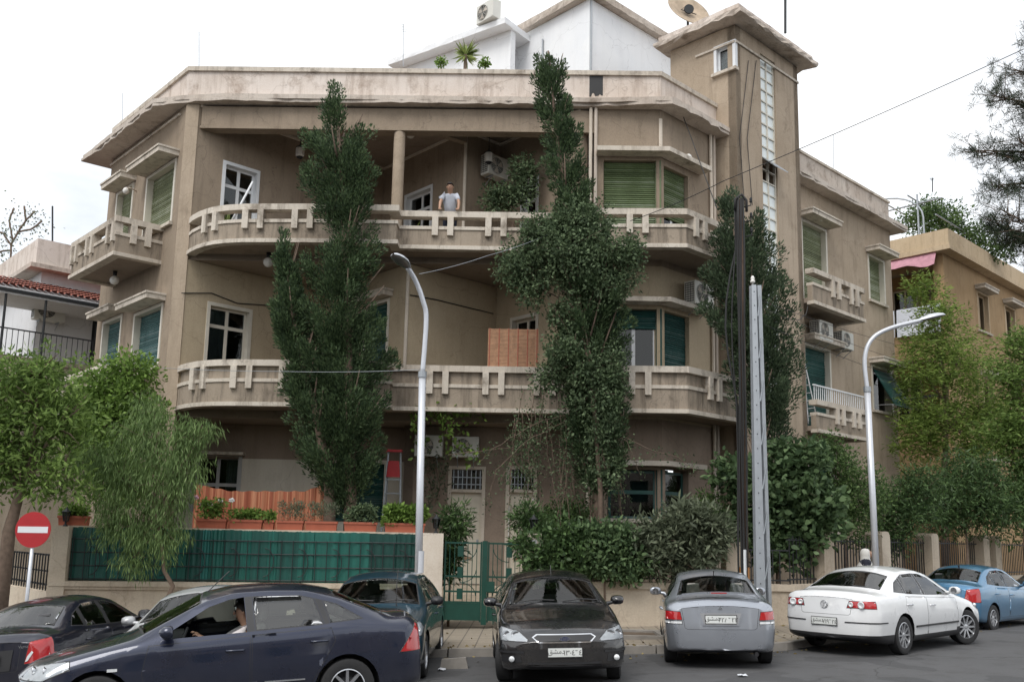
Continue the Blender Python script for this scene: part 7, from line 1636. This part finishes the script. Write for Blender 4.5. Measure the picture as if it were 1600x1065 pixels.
# carriage lantern on the gate pillar
def pillar_lantern(label,fr,s,n,z):
    o=empty('pillar_lantern',fr.pt(s,n,z),label,'lantern'); b=MB(); b.lathe((0,0,0),[(.05,0),(.05,.02),(.02,.05),(.02,.1)],8); b.build('foot',M_IRON,o); b=MB(); b.lathe((0,0,.3),[(.10,0),(.03,.06),(.01,.1)],6); b.build('cap',M_IRON,o); b=MB(); b.lathe((0,0,.1),[(.05,0),(.085,.2)],6); b.build('glass',M_GLASS,o)
    for k in range(6): a=2*math.pi*k/6; b=MB(); b.tube([(.05*math.cos(a),.05*math.sin(a),.1),(.088*math.cos(a),.088*math.sin(a),.3)],.007,4); b.build('bar',M_IRON,o)
pillar_lantern('black lantern on the pillar left of the gate',GW,GW.L-.16,-.2,zt); pillar_lantern('black lantern on the number pillar right of the gate',RW,.15,-.15,RW.px(830,833)[1]); pillar_lantern('black lantern on the left corner pillar of the garden wall',GW,.1,-.2,zt-.02)
# ------------------------------------------------------------------ street furniture
def street_lamp(label,base,path,head_dir,r0=.075,r1=.05,Y=None):
    root=empty('street_lamp',base,label,'street lamp','curved-neck street lamps'); B=Vector(base); pts=[Vector(p)-B for p in path]
    mid=len(pts)//2; b=MB(); b.tube([pts[0],pts[1]],[r0,r0*.95],14); b.build('lower_pole',M_LAMPP,root,True)
    dd=[]; P=pts[1:]
    for i in range(len(P)-1):
        p0=P[max(0,i-1)];p1=P[i];p2=P[i+1];p3=P[min(len(P)-1,i+2)]
        for k in range(6):
            t=k/6; dd.append(.5*((2*p1)+(p2-p0)*t+(2*p0-5*p1+4*p2-p3)*t*t+(-p0+3*p1-3*p2+p3)*t**3))
    dd.append(P[-1]); b=MB(); b.tube(dd,r1,12); b.build('curved_neck',M_LAMPP,root,True)
    b=MB(); b.tube([pts[1]-Vector((0,0,.06)),pts[1]+Vector((0,0,.06))],r0*1.15,14); b.build('collar',M_STEEL,root)
    d=Vector(head_dir).normalized(); e=pts[-1]; side=d.cross(Vector((0,0,1))).normalized(); up=side.cross(d); n=14; rings=[(0,.05,.05),(.10,.09,.07),(.28,.15,.10),(.45,.15,.09),(.58,.10,.06),(.64,.02,.02)]
    def shell(lo,hi):
        vs=[]; 
        for x,w_,h in rings:
            for j in range(n+1):
                a=lo+(hi-lo)*j/n; vs.append(e+d*(x-.06)+side*(w_*math.cos(a))+up*(h*math.sin(a)*(1 if math.sin(a)>0 else .45)))
        q=MB(); q.add(vs,[(i*(n+1)+j,i*(n+1)+j+1,(i+1)*(n+1)+j+1,(i+1)*(n+1)+j) for i in range(len(rings)-1) for j in range(n)]); return q
    shell(0,math.pi).build('lamp_housing',M_LAMPP,root,True); shell(math.pi,2*math.pi).build('lamp_bowl',plain('dark_lamp_bowl',(.12,.12,.12),.2,coat=1),root,True); return root
Yl=18.9; bl_=at(655,905,Yl); bz=gz(bl_.x)+PAV; xb=atx(653,Yl,bz)
street_lamp('street lamp with curved neck standing left of the gate pillar',(bl_.x,Yl,bz),[(bl_.x,Yl,bz),at(660,585,Yl),at(666,500,Yl),at(661,470,Yl-.05),at(650,440,Yl-.15),at(637,418,Yl-.35)],at(622,404,Yl-.7)-at(637,418,Yl-.35))
b=MB(); q=at(656,878,Yl); b.lathe((q.x,q.y,q.z-.2),[(.0785,0),(.0785,.42)],14,cap=False); b.build('paper_notice',M_CURT,None,True,label='white paper notice wrapped round the left street lamp',cat='notice')
Yr=22.0; br_=at(1369,872,Yr); bz=gz(br_.x)+PAV; 
street_lamp('street lamp with long curved arm beside the woman behind the white saloon',(br_.x,Yr,bz),[(br_.x,Yr,bz),at(1355,608,Yr),at(1351,560,Yr),at(1362,530,Yr),at(1390,513,Yr),at(1440,500,Yr)],at(1485,490,Yr)-at(1440,500,Yr))
# galvanised mast: two faces of plate with bolts and diagonal braces on the open side
Yp=18.9; p0=at(1193,965,Yp); p1=at(1180,446,Yp); gzp=gz(p0.x)+PAV
mastp=empty('galvanised_mast',(p0.x,Yp,gzp),'tapering galvanised steel mast with open braced side behind the silver saloon','utility pole')
w0_,w1_=.13,.075; B0=Vector((0,0,-.05)); B1=Vector((p1.x-p0.x,0,p1.z-gzp))
def leg(cx,cy,name):
    b=MB(); lo=[B0+Vector((w0_*cx+dx,w0_*cy+dy,0)) for dx,dy in ((-.03,-.02),(.03,-.02),(.03,.02),(-.03,.02))]; hi=[B1+Vector((w1_*cx+dx*.8,w1_*cy+dy,0)) for dx,dy in ((-.05,-.02),(.05,-.02),(.05,.02),(-.05,.02))]; b.hexa(lo,hi); b.build(name,M_STEEL,mastp)
b=MB(); lo=[B0+Vector(v) for v in ((-.15,-.09,0),(.03,-.12,0),(.03,-.105,0),(-.15,-.075,0))]; hi=[B1+Vector(v) for v in ((-.09,-.06,0),(.0,-.08,0),(.0,-.068,0),(-.09,-.048,0))]; b.hexa(lo,hi); b.build('front_plate',M_STEEL,mastp)
for cx,cy in ((-.95,.6),(1.0,-.3),(1.0,.7)): leg(cx,cy,'corner_angle')
b=MB(); lo=[B0+Vector(v) for v in ((-.12,.08,0),(.12,.10,0),(.12,.11,0),(-.12,.09,0))]; hi=[B1+Vector(v) for v in ((-.07,.05,0),(.06,.06,0),(.06,.07,0),(-.07,.06,0))]; b.hexa(lo,hi); b.build('back_plate',M_STEEL,mastp)
nbz=8
for k in range(nbz):
    f=(k+.25)/nbz; g=f+.5/nbz; w_=w0_+(w1_-w0_)*f; ax=lambda f_:B0.lerp(B1,f_)
    a=ax(f)+Vector((.02,-.115*(1-f)-.08*f,0)); e=ax(g)+Vector((w_*1.05,-.06,0)); b=MB(); b.tube([a,e],.014,4); b.build('brace',M_STEEL,mastp)
for k in range(24):
    f=(k+.5)/24; b=MB(); q=B0.lerp(B1,f)+Vector((-.07*(1-f*.4),-.112+.045*f,0)); b.lathe(tuple(q),[(.012,-.008),(.001,-.02)],6,axis='y'); b.build('bolt',M_IRON,mastp)
b=MB(); b.lathe(tuple(B1+Vector((-.05,0,0))),[(.02,0),(.02,.05),(.05,.06),(.05,.1),(.03,.12),(.045,.15),(.02,.2)],10); b.build('insulator',M_GLOBE,mastp,True)
# wooden pole with a bundle of black cables
Yc=19.5; q0=at(1163,905,Yc); q1=at(1157,312,Yc); gzc=gz(q0.x)+PAV; wood=empty('cable_pole',(q0.x,Yc,gzc),'brown wooden pole carrying thick black cables beside the galvanised mast','utility pole')
tp_=Vector((q1.x-q0.x,0,q1.z-gzc)); b=MB(); b.tube([(0,0,-.1),tp_],[.085,.06],10); b.build('pole',plain('weathered_wood',(.13,.085,.06),.9,var=.3,scale=10),wood,True)
rc=random.Random(8)
for k in range(6):
    off=[(-.09,-.09),(-.03,-.11),(-.12,-.02),(.03,-.10),(-.135,-.07),(-.06,-.12)][k]; pts=[]
    bulge=[0,0,.22,0,.10,.03][k]
    for i in range(17):
        f=i/16; c=Vector((0,0,.0)).lerp(tp_,f); s_=math.sin(math.pi*min(1,max(0,(f-.52)/.36)))*bulge if .52<f<.88 else 0
        pts.append(c+Vector((off[0]-s_+.012*math.sin(f*13+k),off[1],0)))
    b=MB(); b.tube(pts,.021 if k<4 else .015,7); b.build('cable',M_WIRE,wood,True)
b=MB(); b.tube([tp_+Vector((-.15,-.1,-.25)),tp_+Vector((-.13,-.1,-.02)),tp_+Vector((.0,-.12,.07)),tp_+Vector((.10,-.1,-.05)),tp_+Vector((.1,-.1,-.3))],.03,7); b.build('cable_loop',M_WIRE,wood,True)
for k in range(3):
    z=-.12-.33*k; b=MB(); b.tube([tp_+Vector((.05,0,z-.05)),tp_+Vector((.22,0,z)),tp_+Vector((.22,0,z+.09))],.014,5); b.lathe(tuple(tp_+Vector((.22,0,z+.06))),[(.02,0),(.035,.02),(.02,.05),(.035,.07),(.015,.11)],8); b.build('insulator',M_IRON,wood,True)
b=MB(); b.box((-.13,-.17,.1),(.03,-.03,1.0)); b.tube([(-.02,-.16,.1),(-.02,-.16,1.6)],.03,6); b.build('white_conduit',M_WFRAME,wood)
b=MB(); b.lathe((0,0,1.0),[(.11,0),(.108,.25)],12,cap=False); b.build('paint_band',plain('orange_paint',(.45,.2,.06),.7),wood)
# no-entry sign
Ys=16.4; sp=at(52,827,Ys); b0=at(42,930,Ys); sgz=gz(b0.x)+PAV; sign=empty('no_entry_sign',(b0.x,Ys,sgz),'round red no-entry sign with white bar on a grey post','road sign')
b=MB(); b.tube([(0,0,-.05),(sp.x-b0.x,.03,sp.z-sgz+.15)],.03,10); b.build('post',M_LAMPP,sign,True)
M_SRED=plain('sign_red',(.40,.02,.025),.4,var=.1); b=MB(); b.lathe((sp.x-b0.x,0,sp.z-sgz),[(.30,-.015),(.30,.0),(.292,.006)],36,axis='y'); b.build('disc',M_SRED,sign,40)
b=MB(); x=sp.x-b0.x; z=sp.z-sgz; b.hexa([(x-.255,-.0175,z-.055),(x+.255,-.0175,z-.05),(x+.255,-.0155,z-.05),(x-.255,-.0155,z-.055)],[(x-.255,-.0175,z+.05),(x+.255,-.0175,z+.055),(x+.255,-.0155,z+.055),(x-.255,-.0155,z+.05)]); b.build('bar',M_WFRAME,sign)
# ------------------------------------------------------------------ overhead wires
def wire(label,pts,r=.009,sag=0,mat=None,name='overhead_wire'):
    W_=[Vector(p) for p in pts]; dd=[]
    for a,e in zip(W_[:-1],W_[1:]):
        for i in range(10): t=i/10; dd.append(a.lerp(e,t)-Vector((0,0,sag*4*t*(1-t))))
    dd.append(W_[-1]); b=MB(); b.tube(dd,r,5); b.build(name,mat or M_WIRE,None,True,label=label,cat='wire')
wire('wire rising from the balcony past the tower to the upper right edge',[at(985,345,21.8),at(1130,283,19.6),at(1640,58,19.0)],.009,.05)
wire('black wire falling from the broken cornice to the cable pole',[at(1056,150,24.3),at(1080,215,23.5),at(1120,325,20.2)],.012,.02)
wire('pale wire from the street lamp to the climber at balcony height',[at(655,428,19.0),at(760,400,20.0),at(860,365,21.2)],.006,.03,M_STEEL)
wire('pale wire along the lower balcony from the left corner to the lamp post',[at(215,572,22.5),at(440,580,20.5),at(662,577,18.95)],.006,.03,M_STEEL)
for i,(ya,yb) in enumerate(((480,521),(505,548),(470,498))): wire(['upper','lower','topmost'][i]+' of the thin wires crossing the right wing wall',[at(1190,ya,19.0),at(1400,yb+40,30.5)],.006,.05)
wire('drooping wire loop between the cypress and the right wing',[at(1238,495,22),at(1256,492,24.5),at(1262,478,26.5)],.012,.1)
wire('black cable curving across the plaster under the upper balcony, left bay',[G1.pt(G1.px(283,458)[0],.02,G1.px(283,458)[1]),G1.pt(G1.px(330,458)[0],.02,G1.px(330,458)[1]),G1.pt(G1.px(370,474)[0],.02,G1.px(370,474)[1]),G1.pt(G1.px(430,478)[0],.02,G1.px(430,478)[1])],.014,.0)
wire('black cable curving across the plaster right of the lamp post',[G3.pt(G3.px(x,y)[0],.02,G3.px(x,y)[1]) for x,y in ((640,461),(680,468),(720,478),(770,490))],.014,0)
for k,(x_,lb) in enumerate(((1160,'left'),(1172,'right'))): wire(lb+' of the two cables running down the tower face',[TG.pt(TG.px(x_+8,90)[0],.03,TG.px(x_,90)[1]),TG.pt(TG.px(x_-6,220)[0],.03,TG.px(x_,220)[1]),TG.pt(TG.px(x_+2,320)[0],.03,TG.px(x_,320)[1])],.010,0)
# ------------------------------------------------------------------ people
def skin(name,V,E,rad_,mat,parent,sub=1,root=0):
    me=bpy.data.meshes.new(name); me.from_pydata(V,E,[]); o=bpy.data.objects.new(name,me)
    m=o.modifiers.new('s','SKIN'); m.use_smooth_shade=True; sv=me.skin_vertices[0].data
    for i,r in enumerate(rad_): sv[i].radius=(r,r) if not isinstance(r,tuple) else r
    sv[root].use_root=True; m2=o.modifiers.new('u','SUBSURF'); m2.levels=m2.render_levels=sub
    me2=eval_mesh(o); bpy.data.objects.remove(o)
    me2.name=name; me2.materials.clear(); me2.materials.append(mat); me2.polygons.foreach_set('use_smooth',[True]*len(me2.polygons)); return link(name,me2,parent)
M_SKIN=plain('skin',(.42,.25,.17),.55,var=.08); M_HAIR=plain('dark_hair',(.025,.02,.017),.7)
def person(label,loc,rz,J,shirt,pants,hair='short',sleeve=.5,scale=1.0,scarf=None,coat=None,shoes=True):
    """J: joint positions, facing local -y"""
    root=empty('person',loc,label,'person',rz=rz); root.scale=(scale,)*3
    g=lambda k:Vector(J[k]); names=['pelvis','waist','chest','neck','head0','head1']; V=[];Rr=[];E=[];ix={}
    def add(k,p,r,par=None):
        ix[k]=len(V); V.append(tuple(p)); Rr.append(r)
        if par is not None: E.append((ix[par],ix[k]))
    add('pelvis',g('pelvis'),(.115,.085)); add('waist',g('waist'),(.10,.075),'pelvis'); add('chest',g('chest'),(.10,.065),'waist'); add('neck',g('neck'),(.06,.06),'chest'); hd_=(g('head')-g('neck')).normalized()
    add('jaw',g('head')-hd_*.075+Vector((0,-.018,0)),(.072,.078),'neck'); add('skull',g('head')+hd_*.005,(.088,.10),'jaw'); add('crown',g('head')+hd_*.085,(.066,.075),'skull')
    for s in ('l','r'):
        add('sh'+s,g('sh'+s),.048,'chest'); add('el'+s,g('el'+s),.043,'sh'+s); add('wr'+s,g('wr'+s),.028,'el'+s); hdv=(g('ha'+s)-g('wr'+s)); add('pa'+s,g('wr'+s)+hdv*.5,(.036,.020),'wr'+s)
        side=hdv.cross(Vector((0,0,1))); side=side.normalized() if side.length>1e-4 else Vector((1,0,0))
        for f in range(4):
            o_=side*((f-1.5)*.019); ln=(.95,1.1,1.05,.85)[f]; add(f'k{s}{f}',g('wr'+s)+hdv*.8+o_,.010,'pa'+s); add(f'f{s}{f}',g('wr'+s)+hdv*(.8+.35*ln)+o_+Vector((0,0,-.012)),.009,f'k{s}{f}'); add(f't{s}{f}',g('wr'+s)+hdv*(.8+.55*ln)+o_+Vector((0,0,-.04)),.007,f'f{s}{f}')
        add('th'+s,g('wr'+s)+hdv*.55+side*(.045 if s=='l' else -.045),.011,'pa'+s); add('tt'+s,g('wr'+s)+hdv*.9+side*(.055 if s=='l' else -.055)+Vector((0,0,-.015)),.009,'th'+s)
        add('hi'+s,g('hi'+s),.095,'pelvis'); add('kn'+s,g('kn'+s),.062,'hi'+s); add('an'+s,g('an'+s),.04,'kn'+s); add('to'+s,g('an'+s)+Vector(J.get('toe',(0,-.17,-.045))),(.04,.03),'an'+s)
    body=skin('body',V,E,Rr,M_SKIN,root)
    sel=lambda ks:[ix[k] for k in ks]
    def cloth(name,ks,grow,mat,ext=()):
        VV=[V[ix[k]] for k in ks]; RR=[(Rr[ix[k]] if isinstance(Rr[ix[k]],tuple) else (Rr[ix[k]],)*2) for k in ks]; CR=dict(pelvis=(.165,.125),waist=(.155,.115),chest=(.175,.125),shl=(.082,.082),shr=(.082,.082)); RR=[CR.get(k,(a+grow,b+grow)) for k,(a,b) in zip(ks,RR)]; m={ix[k]:i for i,k in enumerate(ks)}; EE=[(m[a],m[b]) for a,b in E if a in m and b in m]
        for (k,p,r) in ext: m_=m[ix[k]]; VV.append(tuple(p)); RR.append((r,r)); EE.append((m_,len(VV)-1))
        return skin(name,VV,EE,RR,mat,root)
    ee=[]
    for s in ('l','r'):
        ee.append(('sh'+s,g('sh'+s).lerp(g('el'+s),min(1,sleeve*1.6)),.066))
        if sleeve>.7: ee.append(('sh'+s,g('el'+s),.055))
    nb_=g('chest').lerp(g('neck'),.55)
    cloth('shirt',['pelvis','waist','chest','shl','shr'],.05,shirt,ee+[('chest',nb_,.095)])
    cloth('trousers',['pelvis','hil','hir','knl','knr','anl','anr'],.016,pants)
    c=g('head'); b=MB(); f=Vector((0,-1,0)); 
    if scarf is None:
        b=MB(); n=12; vs=[]
        for i in range(6):
            th=i/5*1.75
            for j in range(n):
                a=2*math.pi*j/n; back=math.cos(a); lim=th*(.62 if math.sin(a)<-.35 else 1.0); vs.append(c+hd_*(.012+.112*math.cos(lim))+Vector((.089*math.sin(lim)*math.cos(a),.105*math.sin(lim)*math.sin(a)+.008,0)))
        b.add(vs,[(i*n+j,i*n+(j+1)%n,(i+1)*n+(j+1)%n,(i+1)*n+j) for i in range(5) for j in range(n)]); b.build('hair',M_HAIR,root,True)
    else:
        b=MB(); b.lathe((c.x,c.y+.01,c.z),[(.001,.135),(.07,.12),(.11,.06),(.118,-.02),(.105,-.10),(.13,-.17),(.19,-.26),(.21,-.33)],18); 
        vs=[];
        b.build('headscarf',scarf,root,True)
        fm=MB(); fm.lathe((c.x,c.y-.085,c.z),[(.001,-.09),(.05,-.06),(.062,0),(.055,.06),(.001,.085)],14); fm.build('face',M_SKIN,root,True)
    b=MB(); b.lathe((0,0,0),[(.001,-.02),(.014,-.008),(.012,.008),(.001,.035)],8); o=b.build('nose',M_SKIN,root,True); o.location=c+Vector((0,-.098,-.015))
    for s in (-1,1):
        b=MB(); b.lathe((0,0,0),[(.001,-.009),(.011,0),(.001,.009)],8); o=b.build('eye',M_HAIR,root,True); o.location=c+Vector((s*.032,-.083,.012))
        if scarf is None: b=MB(); b.lathe((0,0,0),[(.001,-.03),(.016,0),(.001,.03)],8); o=b.build('ear',M_SKIN,root,True); o.location=c+Vector((s*.082,.005,-.005))
    b=MB(); b.box((-.022,-.004,-.004),(.022,.004,.004)); o=b.build('mouth',plain('lip',(.30,.12,.10),.5),root); o.location=c+Vector((0,-.088,-.058))
    if shoes:
        for s in ('l','r'):
            a=g('an'+s); d_=Vector(J.get('toe',(0,-.17,-.045))); skin('shoe',[tuple(a+Vector((0,.05,-.05))),tuple(a+Vector((0,-.05,-.05))),tuple(a+d_+Vector((0,-.04,-.01)))],[(0,1),(1,2)],[(.045,.04),(.05,.042),(.045,.03)],M_BLACK,root)
    if coat:
        b=MB(); p=g('pelvis'); ch=g('chest'); n=16; vs=[]
        for z,rx,ry in ((.25,.27,.22),(.6,.24,.19),(p.z,.215,.165),(g('waist').z,.19,.15),(ch.z,.21,.15),(ch.z+.13,.18,.13),(ch.z+.2,.09,.08)):
            for j in range(n): a=2*math.pi*j/n; vs.append((rx*math.cos(a)*(1+.04*math.sin(5*a)),ry*math.sin(a)+p.y,z))
        b.add(vs,[(i*n+j,i*n+(j+1)%n,(i+1)*n+(j+1)%n,(i+1)*n+j) for i in range(6) for j in range(n)]); b.build('coat',coat,root,True)
        for s in ('l','r'): skin('sleeve',[V[ix['sh'+s]],V[ix['el'+s]],V[ix['wr'+s]]],[(0,1),(1,2)],[.085,.07,.055],coat,root)
    return root
# man leaning on the upper balcony rail
mp_=at(703,310,23.0); rail_y=None
for a,e in zip(main[:-1],main[1:]):
    if min(a.x,e.x)<=mp_.x<=max(a.x,e.x): rail_y=a.y+(e.y-a.y)*((mp_.x-a.x)/(e.x-a.x)); break
rail_y=rail_y or 22.9; hz_=ZR2-ZS2+.03
J=dict(pelvis=(0,.42,.86),waist=(0,.37,1.0),chest=(0,.27,1.20),neck=(0,.18,1.36),head=(0,.12,1.475),shl=(.165,.22,1.29),shr=(-.165,.22,1.29),ell=(.235,.10,1.06),elr=(-.235,.10,1.06),wrl=(.235,-.07,hz_+.02),wrr=(-.235,-.07,hz_+.02),hal=(.22,-.16,hz_),har=(-.22,-.16,hz_),hil=(.09,.43,.80),hir=(-.09,.43,.80),knl=(.10,.38,.45),knr=(-.10,.40,.45),anl=(.11,.46,.09),anr=(-.11,.46,.09))
M_SHIRT=plain('pale_check_shirt',(.50,.53,.60),.85,var=.12,scale=25); M_TROU=plain('navy_trousers',(.02,.025,.05),.85)
person('man in a pale short-sleeved shirt leaning on the upper balcony rail',(mp_.x,rail_y+.04,ZS2+.02),0,J,M_SHIRT,M_TROU,sleeve=.45)
# driver
bpy.context.view_layer.update()
fx=SED['fo']+SED['wb']*.50; dl=Vector((2.24-fx+.02,.37,.0))
Mw=DRV.matrix_world; dw=Mw@dl; hdg=rad(198.4)
J=dict(pelvis=(0,.12,.58),waist=(0,.16,.70),chest=(0,.20,.90),neck=(0,.20,1.08),head=(0,.15,1.21),shl=(.19,.18,1.0),shr=(-.19,.18,1.0),ell=(.24,-.10,.84),elr=(-.24,-.10,.80),wrl=(.17,-.30,.93),wrr=(-.15,-.32,.92),hal=(.15,-.37,.98),har=(-.13,-.39,.98),hil=(.10,.08,.56),hir=(-.10,.08,.56),knl=(.14,-.36,.60),knr=(-.14,-.36,.60),anl=(.13,-.62,.38),anr=(-.13,-.62,.38))
person('driver in a white shirt with hands on the steering wheel of the dark blue saloon',dw,hdg+rad(90),J,plain('white_shirt',(.66,.62,.62),.85),M_TROU,sleeve=.5)
# woman walking behind the white saloon
wp=at(1352,870,22.3); wzz=gz(wp.x)+PAV; J=dict(pelvis=(0,0,.86),waist=(0,0,1.02),chest=(0,0,1.2),neck=(0,0,1.36),head=(0,-.01,1.49),shl=(.17,0,1.3),shr=(-.17,0,1.3),ell=(.22,.04,1.05),elr=(-.22,.0,1.05),wrl=(.22,-.06,.84),wrr=(-.2,-.12,.9),hal=(.22,-.08,.75),har=(-.19,-.2,.86),hil=(.085,0,.80),hir=(-.085,0,.80),knl=(.09,-.12,.46),knr=(-.09,.05,.46),anl=(.09,-.16,.09),anr=(-.09,.22,.11))
mC,tC,bC=nodemat('dark_flowered_cloth'); g=nn(tC,'ShaderNodeTexCoord').outputs['Object']; v=nn(tC,'ShaderNodeTexVoronoi',Scale=14); tC.links.new(g,v.inputs['Vector']); c_=ramp(tC,v.outputs['Distance'],[(.16,(.45,.47,.52)),(.24,(.02,.022,.035))]).outputs['Color']; tC.links.new(c_,bC.inputs['Base Color']); bC.inputs['Roughness'].default_value=.9
person('woman in a white headscarf and dark patterned coat beside the right street lamp',(wp.x,22.3,wzz),rad(75),J,mC,M_TROU,scarf=plain('white_scarf',(.70,.69,.66),.9),coat=mC)
# litter on the road
for px_,py_,lb in ((1160,1056,'white scrap of litter on the road below the silver saloon'),(690,1047,'white scrap of litter on the road beside the teal hatchback')):
    p=at_z(px_,py_,gz(2)); b=MB(); rr=random.Random(px_); N=5; vs=[(i*.03-.06+rr.uniform(-.01,.01),j*.03-.06+rr.uniform(-.01,.01),.012+rr.random()*.03) for i in range(N) for j in range(N)]; b.add(vs,[(i*N+j,(i+1)*N+j,(i+1)*N+j+1,i*N+j+1) for i in range(N-1) for j in range(N-1)]); o=b.build('litter',M_CURT,None,True,label=lb,cat='litter'); p=at_z(px_,py_,gz(p.x)); o.location=(p.x,p.y,gz(p.x))

bpy.data.scenes.remove(TMP)
